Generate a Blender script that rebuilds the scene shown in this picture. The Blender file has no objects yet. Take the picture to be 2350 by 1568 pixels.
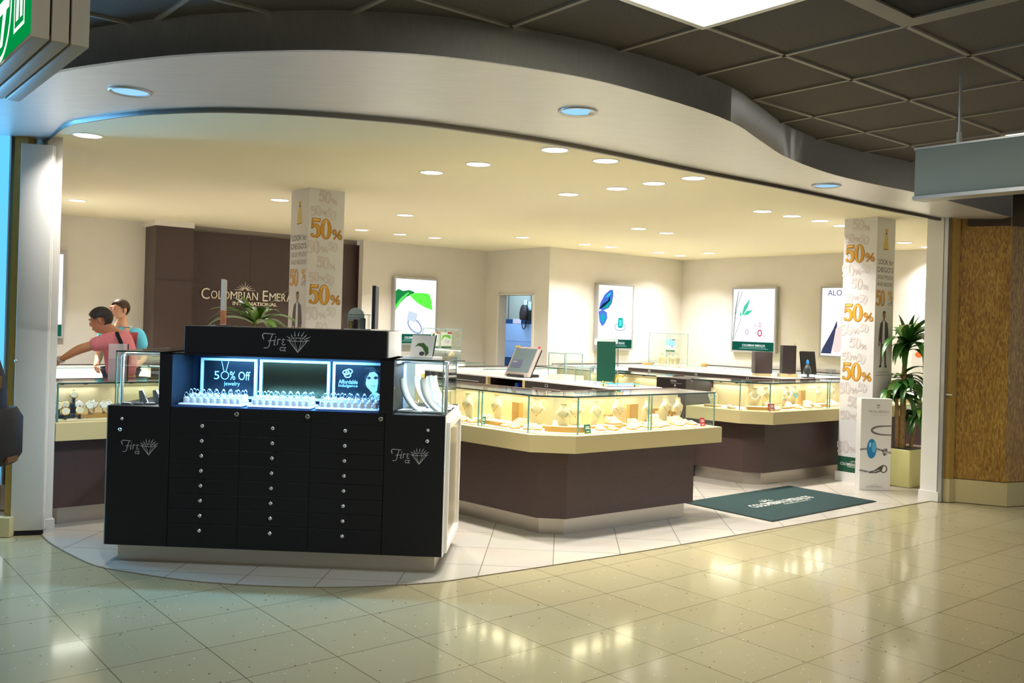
import bpy, bmesh, math, random
from mathutils import Matrix, Vector, Euler
random.seed(7)
SC = bpy.context.scene
COL = SC.collection
PI = math.pi
R = math.radians

# ---------------------------------------------------------------- camera
cam_d = bpy.data.cameras.new('camera')
cam = bpy.data.objects.new('camera', cam_d)
COL.objects.link(cam)
cam_d.sensor_width = 36.0
cam_d.lens = 2095.0 / 2350.0 * 36.0
cam_d.shift_y = -39.0 / 2350.0
cam_d.clip_start = 0.05
cam.matrix_world = Matrix.Translation((0, 0, 1.55)) @ Matrix.Rotation(PI / 2, 4, 'X') @ Matrix.Rotation(0.029, 4, 'Z')
SC.camera = cam
SC.view_settings.view_transform = 'Standard'
SC.view_settings.look = 'None'
SC.view_settings.exposure = 0.4
SC.view_settings.gamma = 1.0
SC.cycles.max_bounces = 8
SC.cycles.transparent_max_bounces = 24
SC.cycles.caustics_reflective = False
SC.cycles.caustics_refractive = False

# ---------------------------------------------------------------- world: dim concourse light
w = bpy.data.worlds.new('concourse')
SC.world = w
w.use_nodes = True
bg = w.node_tree.nodes['Background']
bg.inputs[0].default_value = (0.86, 0.90, 0.92, 1)
bg.inputs[1].default_value = 0.75

ANG = R(39.5)                                   # the shop's grid is turned 39.5 degrees from the camera axis
CA, SA = math.cos(ANG), math.sin(ANG)
def P(s, r, z=0.0):                             # shop coordinates (along the counters, depth, height) to world
    return Vector((s * CA - r * SA, s * SA + r * CA, z))
def SR(x, y):
    return (x * CA + y * SA, -x * SA + y * CA)
STORE = Matrix.Rotation(ANG, 4, 'Z')

E_STORE, E_SOFFIT, E_CASE, E_MALL, E_NICHE = 15.0, 6.0, 1.8, 10.0, 8.0

def area_light(name, loc, size, energy, color, direction=(0, 0, -1), size_y=None, spread=180, parent=None, shape=None):
    d = bpy.data.lights.new(name, 'AREA')
    d.energy = energy
    d.color = color
    d.size = size
    d.shape = shape or ('RECTANGLE' if size_y else 'DISK')
    if size_y:
        d.size_y = size_y
    d.spread = R(spread)
    o = bpy.data.objects.new(name, d)
    COL.objects.link(o)
    q = Vector(direction).to_track_quat('-Z', 'Y')
    o.matrix_world = Matrix.Translation(loc) @ q.to_matrix().to_4x4()
    if parent:
        o.parent = parent
    return o

# ---------------------------------------------------------------- materials
def lin(c):
    c = c / 255.0
    return c / 12.92 if c <= 0.04045 else ((c + 0.055) / 1.055) ** 2.4
def rgb(r, g, b):
    return (lin(r), lin(g), lin(b), 1.0)
_mats = {}
def mat(name, col, rough=0.5, metal=0.0, emit=None, strength=0.0, noise=0.0, nscale=30.0, bump=0.0, coat=0.0, spec=0.5, stretch=None):
    if name in _mats:
        return _mats[name]
    m = bpy.data.materials.new(name)
    m.use_nodes = True
    nt = m.node_tree
    b = nt.nodes['Principled BSDF']
    b.inputs['Base Color'].default_value = col
    b.inputs['Roughness'].default_value = rough
    b.inputs['Metallic'].default_value = metal
    b.inputs['Specular IOR Level'].default_value = spec
    b.inputs['Coat Weight'].default_value = coat
    b.inputs['Coat Roughness'].default_value = 0.08
    if emit:
        b.inputs['Emission Color'].default_value = emit
        b.inputs['Emission Strength'].default_value = strength
    if noise or bump:
        tc = nt.nodes.new('ShaderNodeTexCoord')
        mp = nt.nodes.new('ShaderNodeMapping')
        if stretch:
            mp.inputs['Scale'].default_value = stretch
        nz = nt.nodes.new('ShaderNodeTexNoise')
        nz.inputs['Scale'].default_value = nscale
        nz.inputs['Detail'].default_value = 4
        nt.links.new(tc.outputs['Object'], mp.inputs[0])
        nt.links.new(mp.outputs[0], nz.inputs['Vector'])
        if noise:
            rp = nt.nodes.new('ShaderNodeValToRGB')
            rp.color_ramp.elements[0].position = 0.3
            rp.color_ramp.elements[1].position = 0.7
            rp.color_ramp.elements[0].color = tuple(max(0, c * (1 - noise)) for c in col[:3]) + (1,)
            rp.color_ramp.elements[1].color = tuple(min(1, c * (1 + noise)) for c in col[:3]) + (1,)
            nt.links.new(nz.outputs['Fac'], rp.inputs[0])
            nt.links.new(rp.outputs[0], b.inputs['Base Color'])
        if bump:
            bp = nt.nodes.new('ShaderNodeBump')
            bp.inputs['Strength'].default_value = bump
            bp.inputs['Distance'].default_value = 0.01
            nt.links.new(nz.outputs['Fac'], bp.inputs['Height'])
            nt.links.new(bp.outputs[0], b.inputs['Normal'])
    _mats[name] = m
    return m
def flat(r, g, b, rough=0.6, spec=0.3):
    return mat('paint_%d_%d_%d_%d' % (r, g, b, int(rough * 10)), rgb(r, g, b), rough, spec=spec)
def glow(r, g, b, s):
    k = 'lit_%d_%d_%d_%d' % (r, g, b, int(s * 10))
    if k in _mats:
        return _mats[k]
    m = bpy.data.materials.new(k)
    m.use_nodes = True
    nt = m.node_tree
    nt.nodes.remove(nt.nodes['Principled BSDF'])
    e = nt.nodes.new('ShaderNodeEmission')
    e.inputs[0].default_value = rgb(r, g, b)
    e.inputs[1].default_value = s
    nt.links.new(e.outputs[0], nt.nodes['Material Output'].inputs[0])
    _mats[k] = m
    return m
def glass(name, tint=(0.97, 1.0, 0.985), refl=0.12):
    if name in _mats:
        return _mats[name]
    m = bpy.data.materials.new(name)
    m.use_nodes = True
    nt = m.node_tree
    nt.nodes.remove(nt.nodes['Principled BSDF'])
    t = nt.nodes.new('ShaderNodeBsdfTransparent')
    t.inputs[0].default_value = tint + (1,)
    g = nt.nodes.new('ShaderNodeBsdfGlossy')
    g.inputs['Roughness'].default_value = 0.02
    lw = nt.nodes.new('ShaderNodeLayerWeight')
    lw.inputs['Blend'].default_value = 0.5
    pw = nt.nodes.new('ShaderNodeMath'); pw.operation = 'POWER'; pw.inputs[1].default_value = 4.0
    nt.links.new(lw.outputs['Facing'], pw.inputs[0])
    mu = nt.nodes.new('ShaderNodeMath'); mu.operation = 'MULTIPLY_ADD'
    mu.inputs[1].default_value = 0.75
    mu.inputs[2].default_value = refl * 0.3
    nt.links.new(pw.outputs[0], mu.inputs[0])
    mx = nt.nodes.new('ShaderNodeMixShader')
    nt.links.new(mu.outputs[0], mx.inputs[0])
    nt.links.new(t.outputs[0], mx.inputs[1])
    nt.links.new(g.outputs[0], mx.inputs[2])
    nt.links.new(mx.outputs[0], nt.nodes['Material Output'].inputs[0])
    _mats[name] = m
    return m

def tile_floor(name, base, mortar, size, rot, off, rough, specks=False, msize=0.004):
    m = bpy.data.materials.new(name)
    m.use_nodes = True
    nt = m.node_tree
    L = nt.links
    b = nt.nodes['Principled BSDF']
    tc = nt.nodes.new('ShaderNodeTexCoord')
    mp = nt.nodes.new('ShaderNodeMapping')
    mp.inputs['Rotation'].default_value = (0, 0, -rot)
    mp.inputs['Location'].default_value = (off[0], off[1], 0)
    L.new(tc.outputs['Object'], mp.inputs[0])
    br = nt.nodes.new('ShaderNodeTexBrick')
    br.offset = 0.0
    br.squash = 1.0
    br.inputs['Scale'].default_value = 1.0
    br.inputs['Brick Width'].default_value = size
    br.inputs['Row Height'].default_value = size
    br.inputs['Mortar Size'].default_value = msize
    br.inputs['Mortar Smooth'].default_value = 0.3
    br.inputs['Bias'].default_value = 0.0
    c2 = tuple(x * 0.94 for x in base[:3]) + (1,)
    br.inputs['Color1'].default_value = base
    br.inputs['Color2'].default_value = c2
    br.inputs['Mortar'].default_value = mortar
    L.new(mp.outputs[0], br.inputs['Vector'])
    src = br.outputs['Color']
    if specks:
        for sc_, thr, colr in ((26.0, 0.16, rgb(104, 68, 44)), (38.0, 0.13, rgb(250, 246, 236)), (60.0, 0.17, rgb(150, 120, 84))):
            v = nt.nodes.new('ShaderNodeTexVoronoi')
            v.inputs['Scale'].default_value = sc_
            v.inputs['Randomness'].default_value = 1.0
            L.new(tc.outputs['Object'], v.inputs['Vector'])
            sep = nt.nodes.new('ShaderNodeSeparateColor')
            L.new(v.outputs['Color'], sep.inputs[0])
            mu = nt.nodes.new('ShaderNodeMath'); mu.operation = 'MULTIPLY'
            mu.inputs[1].default_value = thr
            pw = nt.nodes.new('ShaderNodeMath'); pw.operation = 'POWER'
            pw.inputs[1].default_value = 3.0
            L.new(sep.outputs[0], pw.inputs[0])
            L.new(pw.outputs[0], mu.inputs[0])
            lt = nt.nodes.new('ShaderNodeMath'); lt.operation = 'LESS_THAN'
            L.new(v.outputs['Distance'], lt.inputs[0])
            L.new(mu.outputs[0], lt.inputs[1])
            mx = nt.nodes.new('ShaderNodeMix'); mx.data_type = 'RGBA'
            L.new(lt.outputs[0], mx.inputs['Factor'])
            L.new(src, mx.inputs['A'])
            mx.inputs['B'].default_value = colr
            src = mx.outputs['Result']
    else:
        nz = nt.nodes.new('ShaderNodeTexNoise')
        nz.inputs['Scale'].default_value = 3.0
        nz.inputs['Detail'].default_value = 5
        L.new(tc.outputs['Object'], nz.inputs['Vector'])
        mx = nt.nodes.new('ShaderNodeMix'); mx.data_type = 'RGBA'; mx.blend_type = 'MULTIPLY'
        mx.inputs['Factor'].default_value = 0.15
        L.new(src, mx.inputs['A'])
        L.new(nz.outputs['Color'], mx.inputs['B'])
        src = mx.outputs['Result']
    L.new(src, b.inputs['Base Color'])
    b.inputs['Roughness'].default_value = rough
    # every tile is laid a hair out of level, as the broken reflections in the floor show
    wn = nt.nodes.new('ShaderNodeTexWhiteNoise')
    sn = nt.nodes.new('ShaderNodeVectorMath'); sn.operation = 'SNAP'
    sn.inputs[1].default_value = (size, size, 10)
    L.new(mp.outputs[0], sn.inputs[0])
    L.new(sn.outputs[0], wn.inputs['Vector'])
    sub = nt.nodes.new('ShaderNodeVectorMath'); sub.operation = 'SUBTRACT'
    sub.inputs[1].default_value = (0.5, 0.5, 0.5)
    L.new(wn.outputs['Color'], sub.inputs[0])
    scl = nt.nodes.new('ShaderNodeVectorMath'); scl.operation = 'SCALE'
    scl.inputs['Scale'].default_value = 0.012
    L.new(sub.outputs[0], scl.inputs[0])
    geo = nt.nodes.new('ShaderNodeNewGeometry')
    add = nt.nodes.new('ShaderNodeVectorMath'); add.operation = 'ADD'
    L.new(geo.outputs['Normal'], add.inputs[0])
    L.new(scl.outputs[0], add.inputs[1])
    nrm = nt.nodes.new('ShaderNodeVectorMath'); nrm.operation = 'NORMALIZE'
    L.new(add.outputs[0], nrm.inputs[0])
    L.new(nrm.outputs[0], b.inputs['Normal'])
    b.inputs['Specular IOR Level'].default_value = 0.6
    return m

M = dict(
    wall=mat('wall_paint', rgb(226, 221, 214), 0.7, noise=0.02, nscale=4),
    ceil=mat('ceiling_paint', rgb(240, 232, 204), 0.8),
    brown=mat('brown_laminate', rgb(72, 55, 52), 0.45, noise=0.10, nscale=60, bump=0.02),
    deck=mat('cream_laminate', rgb(204, 188, 138), 0.45),
    steel=mat('brushed_steel', rgb(196, 188, 176), 0.36, 0.9, noise=0.05, nscale=20, stretch=(1, 1, 30)),
    black=mat('black_laminate', rgb(19, 19, 24), 0.5, noise=0.06, nscale=80, spec=0.35),
    blackplain=mat('black_plain', rgb(18, 18, 20), 0.4),
    dark=mat('dark_wood', rgb(46, 37, 37), 0.5, noise=0.1, nscale=40),
    white=mat('white_laminate', rgb(236, 234, 230), 0.45),
    cream=mat('cream_leatherette', rgb(228, 212, 174), 0.55),
    casewhite=mat('case_cream', rgb(214, 200, 164), 0.6),
    tan=mat('tan_linen', rgb(186, 140, 70), 0.7, noise=0.06, nscale=90),
    grey=mat('grey_velvet', rgb(128, 134, 140), 0.7),
    alu=mat('aluminium', rgb(198, 200, 202), 0.35, 0.85),
    chrome=mat('chrome', rgb(225, 225, 228), 0.12, 1.0),
    gold=mat('gold_metal', rgb(226, 176, 76), 0.22, 1.0),
    silver=mat('silver_metal', rgb(232, 234, 240), 0.15, 1.0),
    glass=glass('clear_glass'),
    glassedge=mat('green_glass_edge', rgb(96, 150, 140), 0.15, spec=0.8),
    glassdark=mat('dark_glass_edge', rgb(26, 60, 58), 0.15, spec=0.8),
    acrylic=glass('clear_acrylic', (0.93, 0.95, 0.97), 0.2),
    goldpier=mat('gold_pier_paint', rgb(176, 140, 62), 0.5, noise=0.06, nscale=20),
    stonebase=mat('cream_stone_base', rgb(200, 186, 140), 0.35, noise=0.06, nscale=90),
    leaf=mat('green_leaf', rgb(52, 104, 40), 0.35, noise=0.3, nscale=12, spec=0.6),
    leaf2=mat('light_green_leaf', rgb(112, 150, 66), 0.4, noise=0.3, nscale=14),
    soil=mat('potting_soil', rgb(60, 44, 32), 0.9, noise=0.3, nscale=60),
    bark=mat('tan_bark', rgb(172, 140, 92), 0.8, noise=0.2, nscale=30, bump=0.3),
    skin=mat('skin_tone', rgb(206, 146, 112), 0.5),
    skin2=mat('skin_fair', rgb(226, 172, 142), 0.5),
    hair=mat('dark_hair', rgb(42, 34, 32), 0.55, noise=0.3, nscale=70),
    hair2=mat('brown_hair', rgb(74, 52, 40), 0.55, noise=0.3, nscale=70),
    pink=mat('pink_cotton', rgb(244, 142, 156), 0.8, noise=0.05, nscale=30),
    aqua=mat('aqua_cotton', rgb(104, 206, 238), 0.8, noise=0.05, nscale=30),
    denim=mat('dark_denim', rgb(40, 46, 66), 0.8, noise=0.15, nscale=80),
    navy=mat('navy_nylon', rgb(11, 15, 32), 0.6, noise=0.2, nscale=90, bump=0.05),
    green=mat('brand_green', rgb(8, 54, 38), 0.5, spec=0.2),
    mirror=mat('mirror_glass', rgb(200, 204, 200), 0.03, 1.0),
    rubber=mat('black_rubber', rgb(16, 16, 16), 0.8),
)

# ---------------------------------------------------------------- mesh building
class MB:
    def __init__(self):
        self.v, self.f, self.m, self.sm, self.mats = [], [], [], [], []
    def mi(self, m):
        if m not in self.mats:
            self.mats.append(m)
        return self.mats.index(m)
    def add(self, vs, fs, m, T=None, smooth=False):
        o = len(self.v)
        for p in vs:
            p = Vector(p)
            self.v.append(T @ p if T else p)
        k = self.mi(m)
        for f in fs:
            self.f.append([i + o for i in f])
            self.m.append(k)
            self.sm.append(smooth)
        return self
    def box(self, x0, y0, z0, x1, y1, z1, m, T=None):
        vs = [(x0, y0, z0), (x1, y0, z0), (x1, y1, z0), (x0, y1, z0), (x0, y0, z1), (x1, y0, z1), (x1, y1, z1), (x0, y1, z1)]
        return self.add(vs, [(0, 3, 2, 1), (4, 5, 6, 7), (0, 1, 5, 4), (1, 2, 6, 5), (2, 3, 7, 6), (3, 0, 4, 7)], m, T)
    def bbox(self, x0, y0, z0, x1, y1, z1, m, T=None, b=0.01, seg=2):      # bevelled box
        bm = bmesh.new()
        bmesh.ops.create_cube(bm, size=1.0)
        for v in bm.verts:
            v.co = Vector(((x0 + x1) / 2 + v.co.x * (x1 - x0), (y0 + y1) / 2 + v.co.y * (y1 - y0), (z0 + z1) / 2 + v.co.z * (z1 - z0)))
        bmesh.ops.bevel(bm, geom=list(bm.edges), offset=b, segments=seg, profile=0.5, affect='EDGES')
        return self.bm(bm, m, T, seg > 1)
    def bm(self, bm, m, T=None, smooth=False):
        bm.verts.index_update()
        self.add([v.co.copy() for v in bm.verts], [[v.index for v in f.verts] for f in bm.faces], m, T, smooth)
        bm.free()
        return self
    def prism(self, poly, z0, z1, m, T=None, smooth=False):
        n = len(poly)
        a = sum(poly[i][0] * poly[(i + 1) % n][1] - poly[(i + 1) % n][0] * poly[i][1] for i in range(n))
        if a < 0:
            poly = poly[::-1]
        vs = [(p[0], p[1], z0) for p in poly] + [(p[0], p[1], z1) for p in poly]
        self.add(vs, [tuple(range(n - 1, -1, -1)), tuple(range(n, 2 * n))], m, T)
        return self.add(vs, [(i, (i + 1) % n, (i + 1) % n + n, i + n) for i in range(n)], m, T, smooth)
    def lathe(self, prof, m, T=None, n=20, smooth=True, sx=1.0, sy=1.0, caps=True):
        vs, fs = [], []
        for (r, z) in prof:
            for i in range(n):
                a = 2 * PI * i / n
                vs.append((r * sx * math.cos(a), r * sy * math.sin(a), z))
        k = len(prof)
        for j in range(k - 1):
            for i in range(n):
                fs.append((j * n + i, j * n + (i + 1) % n, (j + 1) * n + (i + 1) % n, (j + 1) * n + i))
        self.add(vs, fs, m, T, smooth)
        if caps:
            self.add(vs[:n], [tuple(range(n - 1, -1, -1))], m, T)
            self.add(vs[-n:], [tuple(range(n))], m, T)
        return self
    def tube(self, pts, rad, m, T=None, n=8, closed=False, caps=True):
        pts = [Vector(p) for p in pts]
        k = len(pts)
        rads = rad if isinstance(rad, (list, tuple)) else [rad] * k
        vs, fs = [], []
        up = None
        for i, p in enumerate(pts):
            a = pts[i - 1] if (i > 0 or closed) else p
            b = pts[(i + 1) % k] if (i < k - 1 or closed) else p
            t = (b - a).normalized()
            if up is None:
                up = Vector((0, 0, 1)) if abs(t.z) < 0.9 else Vector((1, 0, 0))
            x = (up - t * up.dot(t)).normalized()
            up = x
            y = t.cross(x)
            for j in range(n):
                an = 2 * PI * j / n
                vs.append(p + (x * math.cos(an) + y * math.sin(an)) * rads[i])
        seg = k if closed else k - 1
        for i in range(seg):
            for j in range(n):
                a, b2 = i * n, ((i + 1) % k) * n
                fs.append((a + j, a + (j + 1) % n, b2 + (j + 1) % n, b2 + j))
        self.add(vs, fs, m, T, True)
        if caps and not closed:
            self.add(vs[:n], [tuple(range(n - 1, -1, -1))], m, T)
            self.add(vs[-n:], [tuple(range(n))], m, T)
        return self
    def ball(self, c, r, m, T=None, u=14, v=9, s=(1, 1, 1)):
        prof = [(max(1e-4, math.sin(PI * j / v)) * r, -math.cos(PI * j / v) * r) for j in range(v + 1)]
        X = Matrix.Translation(c) @ Matrix.Diagonal((s[0], s[1], s[2], 1))
        return self.lathe(prof, m, (T @ X) if T else X, n=u)
    def poly(self, pts, m, T=None):                               # flat polygon in the XY plane (x right, y up), facing +z
        n = len(pts)
        a = sum(pts[i][0] * pts[(i + 1) % n][1] - pts[(i + 1) % n][0] * pts[i][1] for i in range(n))
        if a < 0:
            pts = pts[::-1]
        return self.add([(p[0], p[1], p[2] if len(p) > 2 else 0) for p in pts], [tuple(range(n))], m, T)
    def ring(self, cx, cy, rx, ry, ix, iy, m, T=None, n=28, a0=0, a1=2 * PI, z=0):
        vs, fs = [], []
        for i in range(n + 1):
            a = a0 + (a1 - a0) * i / n
            vs.append((cx + rx * math.cos(a), cy + ry * math.sin(a), z))
            vs.append((cx + ix * math.cos(a), cy + iy * math.sin(a), z))
        for i in range(n):
            fs.append((2 * i, 2 * i + 2, 2 * i + 3, 2 * i + 1) if a1 < a0 else (2 * i + 1, 2 * i, 2 * i + 2, 2 * i + 3))
        return self.add(vs, fs, m, T)
    def ell(self, cx, cy, rx, ry, m, T=None, n=24, z=0):
        return self.poly([(cx + rx * math.cos(2 * PI * i / n), cy + ry * math.sin(2 * PI * i / n), z) for i in range(n)], m, T)
    def line(self, pts, wd, m, T=None, z=0):                      # flat stroke of given width (number or per-point list)
        n = len(pts)
        W = wd if isinstance(wd, (list, tuple)) else [wd] * n
        vs = []
        for i in range(n):
            a = Vector(pts[max(0, i - 1)][:2]); b = Vector(pts[min(n - 1, i + 1)][:2])
            d = (b - a).normalized()
            nn = Vector((-d.y, d.x)) * W[i] / 2
            p = Vector(pts[i][:2])
            vs += [(p.x + nn.x, p.y + nn.y, z), (p.x - nn.x, p.y - nn.y, z)]
        return self.add(vs, [(2 * i + 1, 2 * i + 3, 2 * i + 2, 2 * i) for i in range(n - 1)], m, T)
    def text(self, s, m, T, width=None, height=None, align='CENTER', extrude=0.0, bold=0.0, shear=0.0):
        c = bpy.data.curves.new('lettering', 'FONT')
        c.body = s
        c.size = 1.0
        c.extrude = 0.0
        c.offset = bold
        c.shear = shear
        c.resolution_u = 3
        o = bpy.data.objects.new('lettering', c)
        COL.objects.link(o)
        dg = bpy.context.evaluated_depsgraph_get()
        me = bpy.data.meshes.new_from_object(o.evaluated_get(dg))
        vs = [v.co.copy() for v in me.vertices]
        fs = [list(p.vertices) for p in me.polygons]
        bpy.data.objects.remove(o)
        bpy.data.curves.remove(c)
        bpy.data.meshes.remove(me)
        if not vs:
            return self
        x0 = min(v.x for v in vs); x1 = max(v.x for v in vs)
        y0 = min(v.y for v in vs); y1 = max(v.y for v in vs)
        sx = (width / (x1 - x0)) if width else (height / (y1 - y0))
        sy = (height / (y1 - y0)) if height else sx
        ox = {'CENTER': (x0 + x1) / 2, 'LEFT': x0, 'RIGHT': x1}[align]
        out = [((v.x - ox) * sx, (v.y - (y0 + y1) / 2) * sy, 0) for v in vs]
        if extrude:
            k = len(out)
            edges = {}
            for f in fs:
                for i in range(len(f)):
                    e = (f[i], f[(i + 1) % len(f)])
                    edges[e] = 1
            side = [e for e in edges if (e[1], e[0]) not in edges]
            top = [(x, y, extrude) for x, y, z in out]
            self.add(top, fs, m, T)
            self.add(out + top, [(a, b, b + k, a + k) for a, b in side], m, T)
        else:
            self.add(out, fs, m, T)
        return self
    def build(self, name, parent=None, loc=None, rot=None, mods=None):
        me = bpy.data.meshes.new(name)
        me.from_pydata([tuple(v) for v in self.v], [], self.f)
        for m in self.mats:
            me.materials.append(m)
        me.polygons.foreach_set('material_index', self.m)
        me.polygons.foreach_set('use_smooth', self.sm)
        me.update()
        o = bpy.data.objects.new(name, me)
        COL.objects.link(o)
        if parent:
            o.parent = parent
        if loc is not None:
            o.location = loc
        if rot is not None:
            o.rotation_euler = (0, 0, rot)
        return o

def tag(o, label, cat, group=None, kind=None):
    o['label'] = label
    o['category'] = cat
    if group:
        o['group'] = group
    if kind:
        o['kind'] = kind
    return o
def thing(name, label, cat, loc=(0, 0, 0), rot=0.0, group=None):
    o = bpy.data.objects.new(name, None)
    o.empty_display_size = 0.1
    COL.objects.link(o)
    o.location = loc
    o.rotation_euler = (0, 0, rot)
    return tag(o, label, cat, group)
def struct(mb, name, label=None, cat=None, loc=None, rot=None, parent=None):
    o = mb.build(name, parent, loc, rot)
    if not parent:
        o['kind'] = 'structure'
        if label:
            o['label'] = label
            o['category'] = cat or 'room'
    return o
def dup(root, loc, rot=0.0, label=None, group=None, scale=None):
    r = root.copy()
    COL.objects.link(r)
    r.location = loc
    r.rotation_euler = (0, 0, rot)
    if scale:
        r.scale = (scale, scale, scale)
    if label:
        r['label'] = label
    if group:
        r['group'] = group
    for ch in root.children:
        c = ch.copy()
        COL.objects.link(c)
        c.parent = r
        for g in ch.children:
            d = g.copy()
            COL.objects.link(d)
            d.parent = c
    return r
# print plane: maps a flat drawing (x right, y up) onto a vertical face
def face_T(origin, right, up=(0, 0, 1)):
    r_ = Vector(right).normalized(); u = Vector(up).normalized(); n = r_.cross(u)
    m = Matrix((r_, u, n)).transposed().to_4x4()
    m.translation = Vector(origin)
    return m
def interp(pts, n):
    d = [0.0]
    for i in range(1, len(pts)):
        d.append(d[-1] + math.dist(pts[i], pts[i - 1]))
    out = []
    # Catmull-Rom through the points, evenly by length
    for k in range(n):
        t = d[-1] * k / (n - 1)
        i = max(j for j in range(len(pts) - 1) if d[j] <= t + 1e-9)
        u = (t - d[i]) / (d[i + 1] - d[i])
        p0 = pts[max(0, i - 1)]; p1 = pts[i]; p2 = pts[i + 1]; p3 = pts[min(len(pts) - 1, i + 2)]
        out.append(tuple(0.5 * (2 * p1[a] + (p2[a] - p0[a]) * u + (2 * p0[a] - 5 * p1[a] + 4 * p2[a] - p3[a]) * u * u + (3 * p1[a] - p0[a] - 3 * p2[a] + p3[a]) * u ** 3) for a in range(2)))
    return out
# ================================================================ THE SETTING
Z_CEIL, Z_MALL = 2.77, 2.90
def zs(s):                                      # underside of the soffit drops a little towards the right jamb
    return 2.74 - 0.08 * min(1, max(0, (s - 3) / 5.5))

# ---- floors
m_mall = tile_floor('terrazzo_tiles', rgb(166, 156, 122), rgb(106, 97, 72), 0.44, ANG, (-2.97 + 0.44 * 20, -3.29 + 0.44 * 20), 0.11, specks=True, msize=0.003)
m_shop = tile_floor('shop_tiles', rgb(192, 184, 171), rgb(128, 120, 108), 0.457, R(-3.2), (0.02 + 0.457 * 30, 0.1 + 0.457 * 20), 0.22, msize=0.0035)
struct(MB().box(-14, -8, -0.06, 14, 12, -0.004, m_mall), 'floor_mall', 'polished cream speckled stone floor of the concourse', 'floor')
edge = [(-3.60, 6.95), (-3.14, 6.22), (-2.65, 5.71), (-2.46, 5.56), (-2.27, 5.48), (-1.84, 5.33), (-1.39, 5.27), (-0.93, 5.29), (-0.47, 5.42), (-0.21, 5.57), (0.48, 6.03), (1.40, 6.68), (3.99, 8.61)]
edge = interp(edge, 60)
far = [tuple(P(14, 3.9)[:2]), tuple(P(14, 15)[:2]), tuple(P(1, 15)[:2]), (-7.2, 11.0), (-4.2, 7.2)]
struct(MB().prism(edge + far, -0.004, 0.0, m_shop), 'floor', 'matt pale square shop floor tiles inside the curved threshold', 'floor')
struct(MB().line([(x, y) for x, y in edge], 0.008, mat('threshold_strip', rgb(120, 104, 78), 0.4), None, z=0.0012), 'trim_1', 'thin metal threshold strip along the curved floor joint', 'trim')

# ---- soffit over the shop front, its dark fascia and the shutter rail
outer = interp([(-4.6, 5.75), (-3.6, 5.25), (-2.72, 4.79), (-2.2, 4.45), (-1.58, 4.17), (-1.07, 4.05), (-0.72, 4.02), (-0.37, 4.06), (0.02, 4.20), (0.44, 4.43), (0.95, 4.85), (1.24, 5.17), (1.47, 5.54), (1.78, 6.02), (2.24, 6.52), (2.69, 6.87), (3.14, 7.17), (3.7, 7.62), (4.5, 8.28)], 90)
inner = interp([(-5.2, 7.6), (-4.2, 7.0), (-3.43, 6.52), (-2.91, 5.86), (-2.68, 5.67), (-2.31, 5.45), (-2.01, 5.34), (-1.73, 5.28), (-1.38, 5.28), (-0.99, 5.35), (-0.49, 5.51), (0.12, 5.80), (0.63, 6.14), (1.32, 6.66), (2.13, 7.23), (3.11, 7.97), (3.98, 8.61), (4.6, 9.05)], 90)
m_soffit = mat('brushed_soffit', rgb(222, 220, 220), 0.36, 0.5, noise=0.05, nscale=6, stretch=(1, 14, 1))
m_fascia = mat('dark_fascia', rgb(186, 184, 180), 0.40, 0.45, noise=0.05, nscale=14, stretch=(4, 4, 1))
m_rail = mat('rail_steel', rgb(112, 106, 106), 0.35, 0.8)
vs, fs = [], []
for a, b in zip(outer, inner):
    za, zb = zs(SR(*a)[0]), zs(SR(*b)[0]) + 0.012
    vs += [(a[0], a[1], za), (b[0], b[1], zb), (b[0], b[1], zb + 0.25), (a[0], a[1], za + 0.25)]
n = len(outer)
for i in range(n - 1):
    k = 4 * i
    fs += [(k, k + 1, k + 5, k + 4), (k + 1, k + 2, k + 6, k + 5), (k + 2, k + 3, k + 7, k + 6)]
struct(MB().add(vs, fs, m_soffit, None, False), 'ceiling_soffit', 'curved brushed silver soffit over the shop front', 'soffit')
vs, fs = [], []
for a in outer:
    za = zs(SR(*a)[0])
    vs += [(a[0], a[1], za - 0.004), (a[0], a[1], Z_MALL + 0.05), (a[0] + 0.03 * SA, a[1] + 0.03 * CA, Z_MALL + 0.05), (a[0] + 0.03 * SA, a[1] + 0.03 * CA, za - 0.004)]
for i in range(n - 1):
    k = 4 * i
    fs += [(k, k + 4, k + 5, k + 1), (k + 3, k, k + 4, k + 7), (k + 2, k + 3, k + 7, k + 6)]
fo = MB().add(vs, fs, m_fascia, None, True)
struct(fo, 'trim_2', 'wavy dark metal fascia along the soffit edge', 'fascia')
vs, fs = [], []
for a in inner:
    z0 = zs(SR(*a)[0])
    dx, dy = 0.02 * SA, -0.02 * CA
    vs += [(a[0] + dx, a[1] + dy, z0 - 0.012), (a[0] - dx, a[1] - dy, z0 - 0.012), (a[0] - dx, a[1] - dy, Z_CEIL + 0.02), (a[0] + dx, a[1] + dy, z0 + 0.1)]
for i in range(n - 1):
    k = 4 * i
    fs += [(k, k + 1, k + 5, k + 4), (k + 1, k + 2, k + 6, k + 5), (k + 3, k, k + 4, k + 7)]
struct(MB().add(vs, fs, m_rail, None, True), 'trim_3', 'curved dark shutter rail between soffit and shop ceiling', 'rail')

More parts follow.
